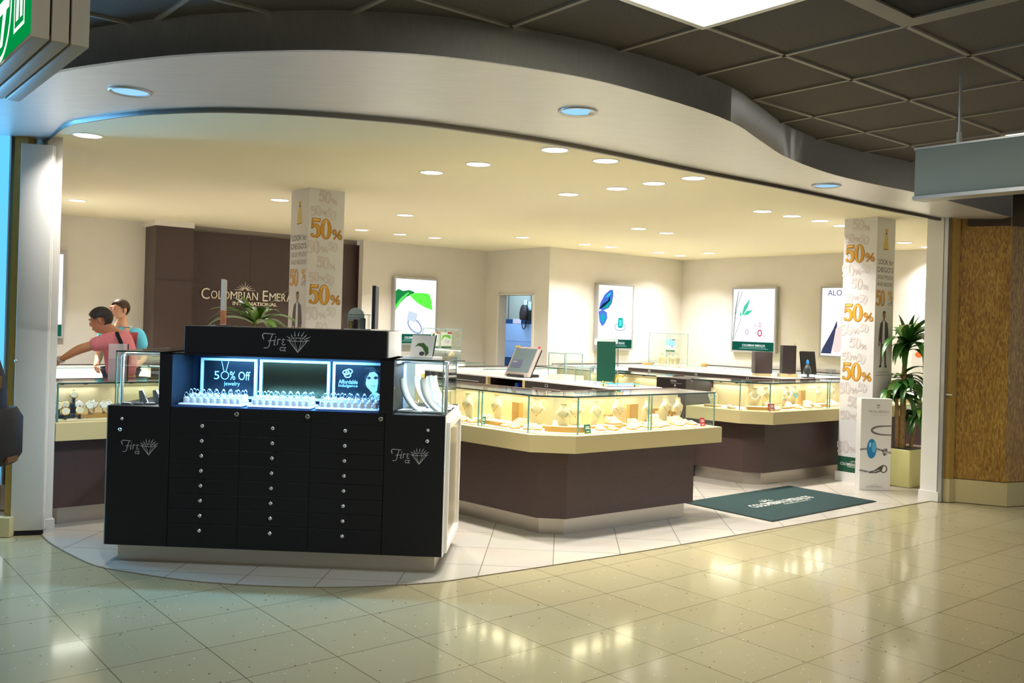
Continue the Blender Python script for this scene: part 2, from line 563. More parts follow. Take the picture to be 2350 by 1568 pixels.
# ---- ceilings
cb = MB()
cpoly = [(p[0], p[1]) for p in inner[2:]] + [tuple(P(13, 3.9)[:2]), tuple(P(13, 14)[:2]), tuple(P(1.5, 14)[:2]), (-7.2, 11)]
cb.prism(cpoly, Z_CEIL, Z_CEIL + 0.08, M['ceil'])
struct(cb, 'ceiling', 'cream plaster shop ceiling with recessed downlights', 'ceiling')
m_ctile = mat('dark_ceiling_tile', rgb(92, 86, 82), 0.9, noise=0.16, nscale=90, bump=0.08)
m_tbar = mat('ceiling_tee', rgb(150, 144, 138), 0.5)
S0, T0, PT = 3.22, -2.62, 0.613                # grid phase in shop coordinates
struct(MB().box(-13, -9, Z_MALL + 0.012, 13, 12, Z_MALL + 0.06, m_ctile), 'ceiling_mall', 'dark brown tiled concourse ceiling', 'ceiling')
def mall_side(p):
    best = min(range(len(outer) - 1), key=lambda i: (outer[i][0] - p.x) ** 2 + (outer[i][1] - p.y) ** 2)
    a, b = outer[best], outer[best + 1]
    return (b[0] - a[0]) * (p.y - a[1]) - (b[1] - a[1]) * (p.x - a[0]) < 0
tb2 = MB()
for i in range(-22, 16):
    for j in range(-18, 14):
        s_, r_ = S0 + i * PT, 2.62 + j * PT
        c = P(s_ + 0.3, r_); c2 = P(s_, r_ + 0.3)
        if mall_side(c) or mall_side(P(s_ + 0.05, r_)):
            tb2.box(s_, r_ - 0.011, Z_MALL, s_ + PT, r_ + 0.011, Z_MALL + 0.0125, m_tbar)
        if mall_side(c2) or mall_side(P(s_, r_ + 0.05)):
            tb2.box(s_ - 0.011, r_, Z_MALL, s_ + 0.011, r_ + PT, Z_MALL + 0.0125, m_tbar)
struct(tb2, 'trim_4', 'grey metal ceiling grid between the dark concourse tiles', 'ceiling grid', rot=ANG)

# ---- walls of the shop
def wall_seg(name, a, b, label, thick=0.1, z0=0.0, z1=Z_CEIL, m=None):
    d = Vector((b[0] - a[0], b[1] - a[1], 0)).normalized()
    nn = Vector((-d.y, d.x, 0)) * thick
    pa, pb = P(*a), P(*b)
    dd = P(nn.x, nn.y)
    poly = [(pa.x, pa.y), (pb.x, pb.y), (pb.x + dd.x, pb.y + dd.y), (pa.x + dd.x, pa.y + dd.y)]
    return struct(MB().prism(poly, z0, z1, m or M['wall']), name, label, 'wall')
wall_seg('wall_back', (4.0, 12.46), (2.2, 12.50), 'off-white wall carrying the poster light boxes left of the doorway', -0.12)
# box with the doorway (its left face holds the open door)
bx = MB()
bx.prism([(9.42, 12.3), (9.42, 11.78), (9.54, 11.78), (9.54, 12.3)], 0, Z_CEIL, M['wall'])
bx.prism([(9.42, 10.9), (9.42, 10.55), (12.6, 10.55), (12.6, 10.67), (9.54, 10.67), (9.54, 10.9)], 0, Z_CEIL, M['wall'])
bx.box(9.42, 10.9, 2.025, 9.54, 11.78, Z_CEIL, M['wall'])
struct(bx, 'wall_recess', 'white wall block with the stockroom doorway', 'wall', rot=ANG)
wall_seg('wall_right', (12.55, 12), (12.55, 3.6), 'off-white right wall behind the far showcases', 0.12)
wb = MB()
wb.box(7.05, 12.15, 0, 9.5, 12.27, Z_CEIL, M['wall'])
struct(wb, 'wall_back.001', 'off-white wall right of the brown sign wall', 'wall', rot=ANG)
wl = MB().prism([(-3.62, 6.95), (-5.95, 11.35), (-6.05, 11.3), (-3.72, 6.9)], 0, Z_CEIL, M['wall'])
struct(wl, 'wall_left', 'white left side wall of the shop', 'wall')
struct(MB().prism([tuple(P(8.75, 4.1)[:2]), tuple(P(12.7, 4.1)[:2]), tuple(P(12.7, 4.0)[:2]), tuple(P(8.75, 4.0)[:2])], 0, Z_CEIL, M['wall']), 'wall_front', 'inner face of the shop front right of the entrance', 'wall')
# brown sign wall with its pilaster
br = MB()
br.box(3.93, 12.05, 0, 4.42, 12.46, 2.70, M['brown'])
br.box(3.90, 12.02, 2.70, 4.42, 12.46, Z_CEIL, M['wall'])
br.box(4.42, 12.36, 0, 7.08, 12.46, 2.70, M['brown'])
br.box(4.42, 12.40, 2.70, 7.08, 12.46, Z_CEIL, mat('shadow_gap_grey', rgb(150, 140, 134), 0.6))
for z in (0.55, 1.27, 2.0):
    br.box(4.42, 12.3575, z, 7.08, 12.3625, z + 0.004, M['dark'])
for s_ in (5.35, 6.25):
    br.box(s_, 12.3575, 0, s_ + 0.004, 12.3625, 2.70, M['dark'])
br.box(3.93, 12.0475, 2.0, 4.42, 12.0525, 2.004, M['dark'])
br.box(7.08, 12.20, 0, 7.11, 12.46, 2.70, M['brown'])
struct(br, 'wall_feature', 'dark brown laminate sign wall with a pilaster at its left', 'wall', rot=ANG)
bs = MB()
bs.box(7.1, 12.135, 0, 9.42, 12.15, 0.1, M['white'])
bs.box(9.405, 11.78, 0, 9.42, 12.15, 0.1, M['white'])
bs.box(9.42, 10.535, 0, 12.55, 10.55, 0.1, M['white'])
bs.box(12.535, 4.1, 0, 12.55, 10.54, 0.1, M['white'])
struct(bs, 'baseboard_back', 'white baseboard along the back walls', 'baseboard', rot=ANG)
# room behind the open door
db = MB()
m_stock = mat('stockroom_panel', rgb(176, 176, 158), 0.7)
db.box(11.0, 10.8, 0, 11.08, 14.6, 2.5, m_stock)
for r_ in (12.8, 13.45, 14.1):
    db.box(10.994, r_, 1.655, 11.0, r_ + 0.012, 2.5, M['dark'])
db.box(10.99, 10.8, 0, 11.0, 14.6, 1.65, mat('stockroom_blue', rgb(30, 76, 128), 0.6))
db.box(9.54, 14.5, 0, 11.08, 14.6, 2.5, M['wall'])
db.box(9.54, 10.68, 0, 11.08, 10.78, 2.5, M['wall'])
db.box(9.54, 10.78, 2.5, 11.08, 14.6, 2.55, M['wall'])
struct(db, 'wall_stockroom', 'beige and blue stockroom wall seen through the doorway', 'wall', rot=ANG)
fr = MB()
for r0, r1 in ((11.76, 11.80), (10.88, 10.92)):
    fr.box(9.40, r0, 0, 9.56, r1, 2.045, M['white'])
fr.box(9.40, 10.88, 2.025, 9.56, 11.80, 2.045, M['white'])
struct(fr, 'door_1', 'plain white door frame of the open stockroom', 'door', rot=ANG)
area_light('stockroom_lamp', P(10.3, 12.9, 2.45), 0.5, 20, (0.42, 0.68, 1.0), (0, 0, -1), 0.9)

# ---- columns wrapped with sale prints
def column(nm, s0, r0, w_, label):
    c = MB()
    c.box(s0, r0, 0.25 if nm != 'column' else 0.10, s0 + w_, r0 + w_, Z_CEIL, M['printwhite'])
    c.box(s0 - 0.018, r0 - 0.018, 0, s0 + w_ + 0.018, r0 + w_ + 0.018, 0.10, M['white'])
    return struct(c, nm, label, 'column', rot=ANG)
M['printwhite'] = mat('print_vinyl', rgb(226, 224, 226), 0.5)
M['green2'] = mat('print_green', rgb(26, 82, 58), 0.5)

# ---- right jamb, gold pier with mosaic bark panel
jb = MB()
jb.box(8.58, 4.06, 0, 8.66, 4.22, 2.68, M['white'])
jb.box(8.57, 4.04, 0, 8.67, 4.23, 0.09, M['white'])
struct(jb, 'trim_5', 'white shop front jamb at the right of the entrance', 'jamb', rot=ANG)
rp = MB()
rp.box(8.585, 4.02, 0, 8.605, 4.055, 2.68, M['alu'])
rp.box(8.615, 4.02, 0, 8.635, 4.055, 2.68, M['alu'])
rp.box(8.605, 4.03, 0, 8.615, 4.05, 2.68, M['rubber'])
rail_post = struct(rp, 'trim_6', 'vertical steel shutter guide beside the gold pier', 'guide rail', rot=ANG)
pr_ = MB()
pr_.prism([(8.64, 4.08), (8.66, 3.99), (8.72, 3.97), (8.78, 4.1)], 0.0, 2.69, M['goldpier'])
struct(pr_, 'wall_pier', 'plain gold painted return beside the shutter guide', 'wall', rot=ANG)
def bark_mat():
    m = bpy.data.materials.new('bark_mosaic')
    m.use_nodes = True
    nt = m.node_tree; L = nt.links
    b = nt.nodes['Principled BSDF']
    tc = nt.nodes.new('ShaderNodeTexCoord')
    mp = nt.nodes.new('ShaderNodeMapping'); mp.inputs['Scale'].default_value = (70, 70, 16)
    L.new(tc.outputs['Object'], mp.inputs[0])
    vo = nt.nodes.new('ShaderNodeTexVoronoi'); vo.inputs['Scale'].default_value = 1.6
    L.new(mp.outputs[0], vo.inputs['Vector'])
    nz = nt.nodes.new('ShaderNodeTexNoise'); nz.inputs['Scale'].default_value = 0.12; nz.inputs['Detail'].default_value = 5
    L.new(mp.outputs[0], nz.inputs['Vector'])
    sp = nt.nodes.new('ShaderNodeSeparateColor'); L.new(vo.outputs['Color'], sp.inputs[0])
    ad = nt.nodes.new('ShaderNodeMath'); ad.operation = 'ADD'
    L.new(sp.outputs[0], ad.inputs[0]); L.new(nz.outputs['Fac'], ad.inputs[1])
    mu = nt.nodes.new('ShaderNodeMath'); mu.operation = 'MULTIPLY'; mu.inputs[1].default_value = 0.5
    L.new(ad.outputs[0], mu.inputs[0])
    rp_ = nt.nodes.new('ShaderNodeValToRGB')
    e = rp_.color_ramp.elements
    e[0].position = 0.15; e[0].color = rgb(124, 86, 36)
    e[1].position = 0.85; e[1].color = rgb(200, 162, 78)
    k = e.new(0.45); k.color = rgb(158, 116, 46)
    k = e.new(0.62); k.color = rgb(178, 138, 58)
    L.new(mu.outputs[0], rp_.inputs[0]); L.new(rp_.outputs[0], b.inputs['Base Color'])
    b.inputs['Roughness'].default_value = 0.45
    bp = nt.nodes.new('ShaderNodeBump'); bp.inputs['Strength'].default_value = 0.4; bp.inputs['Distance'].default_value = 0.01
    L.new(vo.outputs['Distance'], bp.inputs['Height']); L.new(bp.outputs[0], b.inputs['Normal'])
    return m
M['barkwall'] = bark_mat()
mz = MB()
mz.prism([(8.73, 4.02), (8.94, 3.60), (10.6, 3.1), (11.0, 4.0)], 0.22, Z_MALL, M['barkwall'])
struct(mz, 'wall_mosaic', 'gold and brown bark mosaic pier at the far right', 'wall', rot=ANG)
mb_ = MB()
mb_.prism([(8.70, 4.02), (8.925, 3.57), (10.6, 3.06), (11.0, 4.02)], 0, 0.215, M['stonebase'])
mb_.prism([(8.63, 4.03), (8.652, 3.975), (8.73, 3.955), (8.76, 4.05)], 0, 0.215, M['stonebase'])
struct(mb_, 'baseboard_right', 'cream speckled stone plinth of the gold mosaic pier', 'baseboard', rot=ANG)
sh = MB()
sh.prism([(8.75, 3.92), (9.0, 3.5), (10.6, 3.0), (11.0, 3.98)], 2.60, Z_MALL, mat('dark_brown_fascia', rgb(70, 58, 50), 0.7))
struct(sh, 'trim_7', 'dark boxed beam on top of the mosaic pier', 'beam', rot=ANG)
# latch on the gold return
lt = MB().box(8.628, 3.967, 1.003, 8.64, 4.025, 1.017, M['white'])
tag(lt.build('shutter_latch', None, (0, 0, 0), ANG), 'small white latch plate on the gold pier return', 'latch')

# ---- left: jamb, gold pier, blue lit panel wall
jl = MB()
jl.prism([(1.53, 7.02), (1.62, 6.985), (1.62, 7.13), (1.44, 7.28)], 0, 2.80, M['wall'])
jl.prism([(1.53, 7.0), (1.632, 6.965), (1.632, 7.13), (1.44, 7.28)], 0, 0.09, M['white'])
struct(jl, 'wall_jamb', 'white shop front jamb at the left of the entrance', 'wall', rot=ANG)
gp = MB().box(-3.465, 6.30, 0.12, -3.375, 6.42, 2.80, M['goldpier'])
struct(gp, 'wall_pier.001', 'narrow gold painted pier left of the white shutter pocket', 'wall')
gb = MB().box(-5.2, 6.22, 0, -3.385, 6.4, 0.13, M['stonebase'])
struct(gb, 'baseboard_left', 'cream stone plinth under the gold pier and blue panel', 'baseboard')
struct(MB().box(-9, 6.40, 0, -3.66, 6.6, Z_MALL, M['goldpier']), 'wall_mall', 'gold painted concourse wall behind the blue light panel', 'wall')
# concourse wall opposite, seen in the mirror of the kiosk
ow = MB()
ow.box(-12, -6.2, 0, 12, -6.0, Z_MALL, mat('concourse_ochre', rgb(176, 164, 120), 0.8))
ow.box(-3.3, -5.998, 0, -1.9, -5.98, 2.1, M['dark'])
struct(ow, 'wall_opposite', 'ochre concourse wall across from the shop', 'wall')
# ================================================================ CEILING FIXTURES
WARM = (1.0, 0.965, 0.91)
def downlight_proto():
    t = thing('recessed_downlight', 'x', 'ceiling light', (0, 0, 0))
    MB().lathe([(0.088, 0.0), (0.098, -0.006), (0.102, -0.004), (0.102, 0.004), (0.088, 0.004)], M['white'], n=28, caps=False).build('trim_ring', t)
    MB().lathe([(0.0005, -0.002), (0.089, -0.002)], glow(255, 246, 230, 6), n=28, caps=False).build('diffuser', t)
    return t
DL = [
 (1.72, 6.75, 'near the left jamb, closest to the soffit'),
 (2.65, 10.76, 'farthest left, low over the white left wall'),
 (4.13, 8.85, 'just left of the central sale column'),
 (5.69, 8.89, 'just right of the central sale column, above the slim dark display'),
 (6.26, 10.85, 'leftmost of the three above the green leaf poster'),
 (6.91, 10.91, 'middle one of the three above the green leaf poster'),
 (7.5, 10.91, 'rightmost of the three above the green leaf poster'),
 (4.2, 6.18, 'leftmost in the nearest bright row of four'),
 (4.22, 5.58, 'second from left in the nearest bright row of four'),
 (4.23, 4.72, 'third in the nearest row, largest, below the soffit light'),
 (4.76, 4.75, 'right end of the nearest row, close to the shutter rail'),
 (5.75, 6.21, 'leftmost in the second row of four'),
 (5.78, 5.62, 'second from left in the second row of four'),
 (5.77, 5.18, 'third from left in the second row of four'),
 (5.77, 4.76, 'right end of the second row, close to the shutter rail'),
 (8.29, 7.67, 'left one of the pair above the butterfly wing poster'),
 (8.87, 7.73, 'right one of the pair above the butterfly wing poster'),
 (8.19, 9.76, 'alone above the stockroom doorway'),
 (9.42, 9.78, 'left one of the small pair over the white wall block'),
 (9.94, 9.76, 'right one of the small pair over the white wall block'),
 (11.09, 9.82, 'left one of the small three by the back corner'),
 (11.74, 9.91, 'lowest of the small three, right in the back corner'),
 (11.56, 9.18, 'right one of the small three by the back corner'),
 (7.81, 5.54, 'leftmost in the row before the right sale column'),
 (8.31, 5.53, 'second in the row before the right sale column'),
 (8.84, 5.53, 'third in the row before the right sale column'),
 (9.37, 5.59, 'half hidden behind the right sale column top'),
 (11.53, 5.97, 'just right of the right sale column'),
 (12.25, 6.01, 'farthest right, next to the white jamb'),
]
proto = None
for s_, r_, where in DL:
    lb = 'round white recessed downlight ' + where
    loc = P(s_, r_, Z_CEIL)
    if proto is None:
        proto = downlight_proto()
        proto.location = loc
        proto['label'] = lb
        proto['group'] = 'shop downlights'
        o = proto
    else:
        o = dup(proto, loc, 0, lb, 'shop downlights')
    area_light('downlight_lamp', loc + Vector((0, 0, -0.004)), 0.16, E_STORE * {1.72: 0.6, 2.65: 2.6, 4.13: 1.6}.get(s_, 1.0), WARM, spread=116)
for (x, y), where in (((-2.09, 4.91), 'at the left end of the silver soffit'), ((0.33, 5.04), 'in the middle of the silver soffit'), ((2.40, 7.06), 'at the right end of the silver soffit')):
    z = zs(SR(x, y)[0]) + 0.004
    t = thing('soffit_downlight', 'cool white round recessed light ' + where, 'ceiling light', (x, y, z), 0, 'soffit downlights')
    MB().lathe([(0.092, -0.002), (0.104, -0.010), (0.110, -0.006), (0.110, 0.0)], M['alu'], n=28, caps=False).build('trim_ring', t)
    MB().lathe([(0.0005, 0.0), (0.093, 0.0)], glow(150, 205, 250, 0.9), n=28, caps=False).build('lens', t)
    area_light('soffit_lamp', (x, y, z - 0.006), 0.10, E_SOFFIT, (0.72, 0.86, 1.0), spread=120)

PANELS = [(2.0, 2.02, 'bright square ceiling light panel at the top centre', 1), (6.28, 2.02, 'bright ceiling light panel above the hanging grey sign', 1),
          (-1.0, 1.4, None, 1), (-3.0, -1.2, None, 1), (1.3, -0.7, None, 1), (4.4, -1.9, None, 1), (-0.4, -3.5, None, 1)]  # panels without a label are added out of view to light the concourse
for s_, r_, lb, k in PANELS:
    lb = lb or 'added unseen ceiling light panel behind the viewer'
    t = thing('ceiling_light_panel', lb, 'ceiling light', P(s_, r_, Z_MALL), ANG, 'concourse light panels')
    f = MB()
    for b_ in ((0, 0, 1.226, 0.03), (0, 0.583, 1.226, 0.613), (0, 0.03, 0.03, 0.583), (1.196, 0.03, 1.226, 0.583)):
        f.box(b_[0], b_[1], -0.008, b_[2], b_[3], 0.01, M['alu'])
    f.build('frame', t)
    MB().box(0.03, 0.03, -0.003, 1.196, 0.583, 0.008, glow(255, 253, 232, 3.2)).build('diffuser', t)
    area_light('panel_lamp', P(s_ + 0.613, r_ + 0.306, Z_MALL - 0.012), 1.1, E_MALL, (1.0, 0.95, 0.80), size_y=0.5).rotation_euler.z += 0
t = thing('air_vent', 'square grey air vent in the dark tiled ceiling at top right', 'vent', P(3.22, 1.41, Z_MALL), ANG)
f = MB()
for b_ in ((0.015, 0.015, 0.60, 0.10), (0.015, 0.515, 0.60, 0.60), (0.015, 0.10, 0.10, 0.515), (0.515, 0.10, 0.60, 0.515)):
    f.box(b_[0], b_[1], -0.006, b_[2], b_[3], 0.012, mat('vent_grey', rgb(132, 128, 122), 0.5))
f.build('frame', t)
MB().box(0.10, 0.10, 0.004, 0.515, 0.515, 0.012, mat('vent_dark', rgb(30, 28, 27), 0.9)).build('core', t)

# hanging grey direction sign, seen from its blank back
t = thing('hanging_sign', 'blank grey panel sign hanging from a rod at the top right', 'sign', (2.10, 4.76, 2.255), math.atan2(-0.7716, 0.6361))
MB().bbox(0, -0.05, 0.018, 1.5, 0.05, 0.262, mat('sign_grey', rgb(150, 160, 154), 0.5), b=0.004).build('panel', t)
MB().box(-0.004, -0.06, 0, 1.504, 0.06, 0.018, M['alu']).build('lower_channel', t)
MB().box(-0.004, -0.056, 0.258, 1.504, 0.056, 0.268, M['alu']).build('upper_channel', t)
MB().tube([(0.20, 0, 0.262), (0.20, 0, 0.645)], 0.008, M['alu']).build('rod', t)
MB().tube([(1.30, 0, 0.262), (1.30, 0, 0.645)], 0.008, M['alu']).build('rod', t)
MB().tube([(0.20, 0, 0.262), (0.20, 0, 0.33)], 0.013, M['white']).build('sleeve', t)

# green lit sign, top left, built of three stacked slabs
t = thing('lift_sign', 'green lit sign with white pictograms hanging at the top left', 'sign', (-1.34, 2.50, 2.30), math.atan2(0.7716, -0.6361))
grey = mat('sign_box_grey', rgb(176, 172, 164), 0.5)
# local x runs back along the face, local -y is away from the lit face
MB().bbox(-0.0, -0.047, 0, 0.9, 0.0, 0.55, grey, b=0.004).build('front_slab', t)
MB().bbox(-0.0, -0.097, 0, 0.9, -0.053, 0.55, grey, b=0.004).build('middle_slab', t)
MB().bbox(-0.0, -0.15, 0, 0.9, -0.103, 0.55, grey, b=0.004).build('back_slab', t)
MB().box(0.02, -0.145, 0.02, 0.88, -0.005, 0.53, M['rubber']).build('core', t)
MB().box(0.004, 0.0, 0.012, 0.896, 0.004, 0.538, glow(0, 150, 70, 0.72)).build('lit_face', t)
pc = MB()
Tf = face_T((0.0, 0.0055, 0.0), (1, 0, 0))
# seen from the lit side, x runs to the right when mirrored
Tm = Matrix.Translation((0, 0.0055, 0)) @ Matrix(((-1, 0, 0, 0), (0, 0, 1, 0), (0, 1, 0, 0), (0, 0, 0, 1)))
wt = glow(236, 252, 240, 1.0)
pc.ring(-0.39, 0.16, 0.155, 0.155, 0.138, 0.138, wt, Tm)
pc.poly([(-0.50, 0.15), (-0.27, 0.15), (-0.27, 0.19), (-0.50, 0.19)], wt, Tm)
pc.poly([(-0.40, 0.05), (-0.36, 0.05), (-0.31, 0.15), (-0.36, 0.15)], wt, Tm)
for a, b_ in (((-0.20, 0.05), (-0.06, 0.062)), ((-0.20, 0.44), (-0.06, 0.455)), ((-0.20, 0.05), (-0.188, 0.455)), ((-0.072, 0.05), (-0.06, 0.455))):
    pc.poly([a, (b_[0], a[1]), b_, (a[0], b_[1])], wt, Tm)
pc.poly([(-0.172, 0.08), (-0.138, 0.08), (-0.130, 0.22), (-0.118, 0.08), (-0.088, 0.08), (-0.096, 0.25), (-0.088, 0.35), (-0.17, 0.35), (-0.168, 0.25)], wt, Tm)
pc.ell(-0.128, 0.385, 0.026, 0.03, wt, Tm)
pc.build('pictograms', t)
MB().tube([(0.45, -0.075, 0.55), (0.45, -0.075, 0.60)], 0.012, M['alu']).build('rod', t)

# blue backlit panel on the concourse wall, far left
t = thing('blue_light_panel', 'tall cyan backlit panel at the far left edge', 'light panel', (-4.66, 6.285, 0.34))
MB().box(0, 0.0, 0, 1.18, 0.09, 2.42, M['alu']).build('frame', t)
MB().box(0.012, -0.006, 0.012, 1.168, 0.0, 2.408, glow(96, 196, 255, 0.95)).build('lit_face', t)
area_light('panel_glow', (-4.06, 6.27, 1.6), 1.1, 130, (0.16, 0.55, 1.0), (0.3, -1, 0), 2.0)

# white shutter pocket door with a round knob
t = thing('shutter_pocket_door', 'tall white shutter pocket door with small knob, left of entrance', 'door panel', (-3.405, 6.27, 0.0), math.atan2(0.06, 0.19))
MB().bbox(0, 0, 0.03, 0.20, 0.05, 2.70, mat('pocket_white', rgb(206, 202, 196), 0.5), b=0.004).build('leaf', t)
MB().box(0.002, 0.004, 0, 0.198, 0.046, 0.03, M['rubber']).build('seal', t)
MB().ball((0.008, -0.008, 1.20), 0.012, M['alu']).build('knob', t)
MB().box(0.20, 0.02, 0.03, 0.207, 0.05, 2.70, M['wall']).build('edge_strip', t)
# ================================================================ BLACK KIOSK
KROT = R(-2.3)
KW, KD = 2.11, 0.84
K = thing('jewelry_kiosk', 'black jewelry kiosk with small drawers, blue lit niche and glass side cases', 'kiosk', (-2.50, 5.685, 0), KROT)
KM = Matrix.Translation((-2.50, 5.685, 0)) @ Matrix.Rotation(KROT, 4, 'Z')
def KP(x, y, z): return KM @ Vector((x, y, z))
Zb, Zc, Zt, Zh = 0.105, 0.977, 1.316, 1.486
blk = M['black']
MB().box(0.06, 0.06, 0, KW - 0.05, KD - 0.06, Zb, M['steel']).build('plinth', K)
b = MB()
b.bbox(0.0, 0.012, Zb, KW, KD, Zc, blk, b=0.003, seg=1)
b.build('carcass', K)
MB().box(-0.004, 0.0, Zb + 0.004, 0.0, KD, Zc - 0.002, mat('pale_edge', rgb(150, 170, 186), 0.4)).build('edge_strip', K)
# upper block: pillars, niche, header
def kx(px):                                   # knob columns measured on the front face
    return px
MB().box(0.32, 0.0, Zc, 0.40, 0.42, Zt, blk).build('side_pillar', K)
MB().box(1.70, 0.0, Zc, 1.785, 0.42, Zt, blk).build('side_pillar', K)
MB().box(0.40, 0.33, Zc, 1.70, 0.36, Zt, mat('niche_back', rgb(28, 40, 60), 0.4)).build('niche_back', K)
MB().box(0.40, 0.0, Zc, 1.70, 0.36, Zc + 0.006, mat('niche_floor', rgb(40, 60, 96), 0.25)).build('niche_floor', K)
MB().box(0.32, 0.0, Zt - 0.012, 1.785, 0.50, Zt, blk).build('niche_roof', K)
hd = MB()
hd.bbox(0.47, 0.0, Zt, 1.735, 0.50, Zh, blk, b=0.003, seg=1)
hd.build('header', K)
hs = MB().box(1.737, 0.02, Zt + 0.005, 1.745, 0.50, Zh - 0.002, M['white'])
ho = hs.build('header_side_panel', K)
ho['label'] = 'white side panel of the header'
MB().box(0.40, 0.145, Zt - 0.016, 1.70, 0.18, Zt - 0.012, glow(120, 190, 255, 4)).build('niche_light', K)
for x in (0.72, 1.05, 1.38):
    area_light('niche_lamp', KP(x, 0.165, Zt - 0.020), 0.32, E_NICHE, (0.16, 0.50, 1.0), KM.to_3x3() @ Vector((0, 0.0, -1)), 0.02)
# drawers: three columns of eight, a knob each
cols = [(0.395, 0.835), (0.835, 1.277), (1.277, 1.735)]
zt_, zb_ = 0.925, Zb + 0.004
hz = [0.925] + [0.900 - 0.0925 * i + 0.0 for i in range(1, 9)]
for ci, (xa, xb) in enumerate(cols):
    top = 0.904
    for k in range(8):
        z1 = top - 0.0925 * k
        z0 = z1 - 0.0925 if k < 7 else zb_
        d = MB().bbox(xa + 0.0009, 0.0, z0 + 0.0009, xb - 0.0009, 0.013, z1 - 0.0009, blk, b=0.0015, seg=1).build('drawer', K)
        zk = z1 - 0.036
        xk = (xa + xb) / 2 - 0.008
        kn = MB().lathe([(0.005, 0.0), (0.006, 0.010), (0.012, 0.016), (0.0135, 0.021), (0.011, 0.027), (0.004, 0.0295)], M['silver'], Matrix.Translation((xk, 0, zk)) @ Matrix.Rotation(PI / 2, 4, 'X'), n=16)
        kn.build('knob', d)
for xa, xb in cols:
    fp = MB().bbox(xa + 0.0009, 0.0, 0.904, xb - 0.0009, 0.013, Zc - 0.002, blk, b=0.0015, seg=1).build('upper_panel', K)
    xk = {0: 0.815, 1: 1.258, 2: 1.712}[cols.index((xa, xb))]
    lk = MB().lathe([(0.0145, 0.0), (0.0145, 0.008), (0.012, 0.011), (0.008, 0.010), (0.0008, 0.010)], M['silver'], Matrix.Translation((xk, 0, 0.946)) @ Matrix.Rotation(PI / 2, 4, 'X'), n=18)
    lk.box(-0.0012 + xk, -0.012, 0.940, xk + 0.0012, -0.0095, 0.952, M['rubber'])
    lk.build('lock', fp)
for xa, xb, kxs, zz in ((0.002, 0.392, 0.092, 0.894), (1.738, KW - 0.002, 2.005, 0.886)):
    d = MB().bbox(xa, 0.0, zb_, xb, 0.013, Zc - 0.002, blk, b=0.0015, seg=1).build('door', K)
    for dz, m_ in ((0.0, M['silver']), (-0.065, M['silver'])):
        MB().lathe([(0.005, 0), (0.006, 0.01), (0.012, 0.016), (0.0135, 0.021), (0.011, 0.027), (0.004, 0.0295)] if dz else [(0.010, 0), (0.010, 0.006), (0.0008, 0.007)], m_, Matrix.Translation((kxs, 0, zz + dz)) @ Matrix.Rotation(PI / 2, 4, 'X'), n=16).build('knob' if dz else 'lock', d)
# the script logo with a burning diamond
lg = mat('logo_silver', rgb(206, 208, 212), 0.4, 0.3)
def fire_logo(mb, cx, cz, w_, y=-0.0015):
    T = face_T((cx, y, cz), (1, 0, 0)) @ Matrix.Scale(w_, 4)
    # capital F with a flag, then i r e, as pen strokes; 1 unit wide overall
    mb.line([(-0.47, 0.04), (-0.50, 0.13), (-0.47, 0.17), (-0.22, 0.16)], [0.02, 0.024, 0.02, 0.012], lg, T)
    mb.line([(-0.28, 0.16), (-0.32, 0.05), (-0.35, -0.10), (-0.39, -0.14), (-0.46, -0.14)], [0.016, 0.018, 0.016, 0.014, 0.02], lg, T)
    mb.line([(-0.38, 0.01), (-0.24, 0.02)], 0.014, lg, T)
    mb.line([(-0.22, 0.06), (-0.245, -0.07), (-0.215, -0.075)], 0.018, lg, T)
    mb.ell(-0.21, 0.10, 0.012, 0.012, lg, T, 10)
    mb.line([(-0.16, 0.06), (-0.175, -0.07)], 0.018, lg, T)
    mb.line([(-0.17, 0.02), (-0.14, 0.055), (-0.105, 0.05)], 0.018, lg, T)
    mb.line([(-0.01, 0.045), (-0.05, 0.06), (-0.075, 0.035), (-0.04, 0.0), (-0.075, -0.035), (-0.05, -0.07), (0.0, -0.055)], 0.018, lg, T)
    mb.text('CZ', lg, T @ Matrix.Translation((-0.05, -0.155, 0)), width=0.14, height=0.085, bold=0.02)
    c = 0.27
    g = [(c - 0.19, 0.02), (c - 0.11, 0.09), (c + 0.11, 0.09), (c + 0.19, 0.02), (c, -0.22)]
    for a, b_ in ((0, 1), (1, 2), (2, 3), (3, 4), (4, 0), (0, 3)):
        mb.line([g[a], g[b_]], 0.013, lg, T)
    for a, b_ in (((c - 0.07, 0.02), g[4]), ((c + 0.07, 0.02), g[4]), ((c - 0.07, 0.02), (c - 0.03, 0.09)), ((c + 0.07, 0.02), (c + 0.03, 0.09)), ((c - 0.07, 0.02), g[1]), ((c + 0.07, 0.02), g[2]), ((c - 0.12, 0.0), g[4]), ((c + 0.12, 0.0), g[4])):
        mb.line([a, b_], 0.008, lg, T)
    for k in range(9):                                      # flames round the crown
        a = PI * (0.02 + 0.96 * k / 8)
        r0, r1 = 0.17, 0.23 + 0.03 * (k % 2)
        p0 = (c + r0 * 1.1 * math.cos(a), 0.03 + r0 * 0.6 * math.sin(a))
        p1 = (c + r1 * 1.1 * math.cos(a - 0.1), 0.03 + r1 * 0.85 * math.sin(a))
        mb.line([p0, p1], [0.026, 0.004], lg, T)
l1 = MB(); fire_logo(l1, 1.105, 1.402, 0.29); l1.build('logo', K)
l2 = MB(); fire_logo(l2, 0.205, 0.722, 0.225); l2.build('logo', K)
l3 = MB(); fire_logo(l3, 1.895, 0.724, 0.225); l3.build('logo', K)
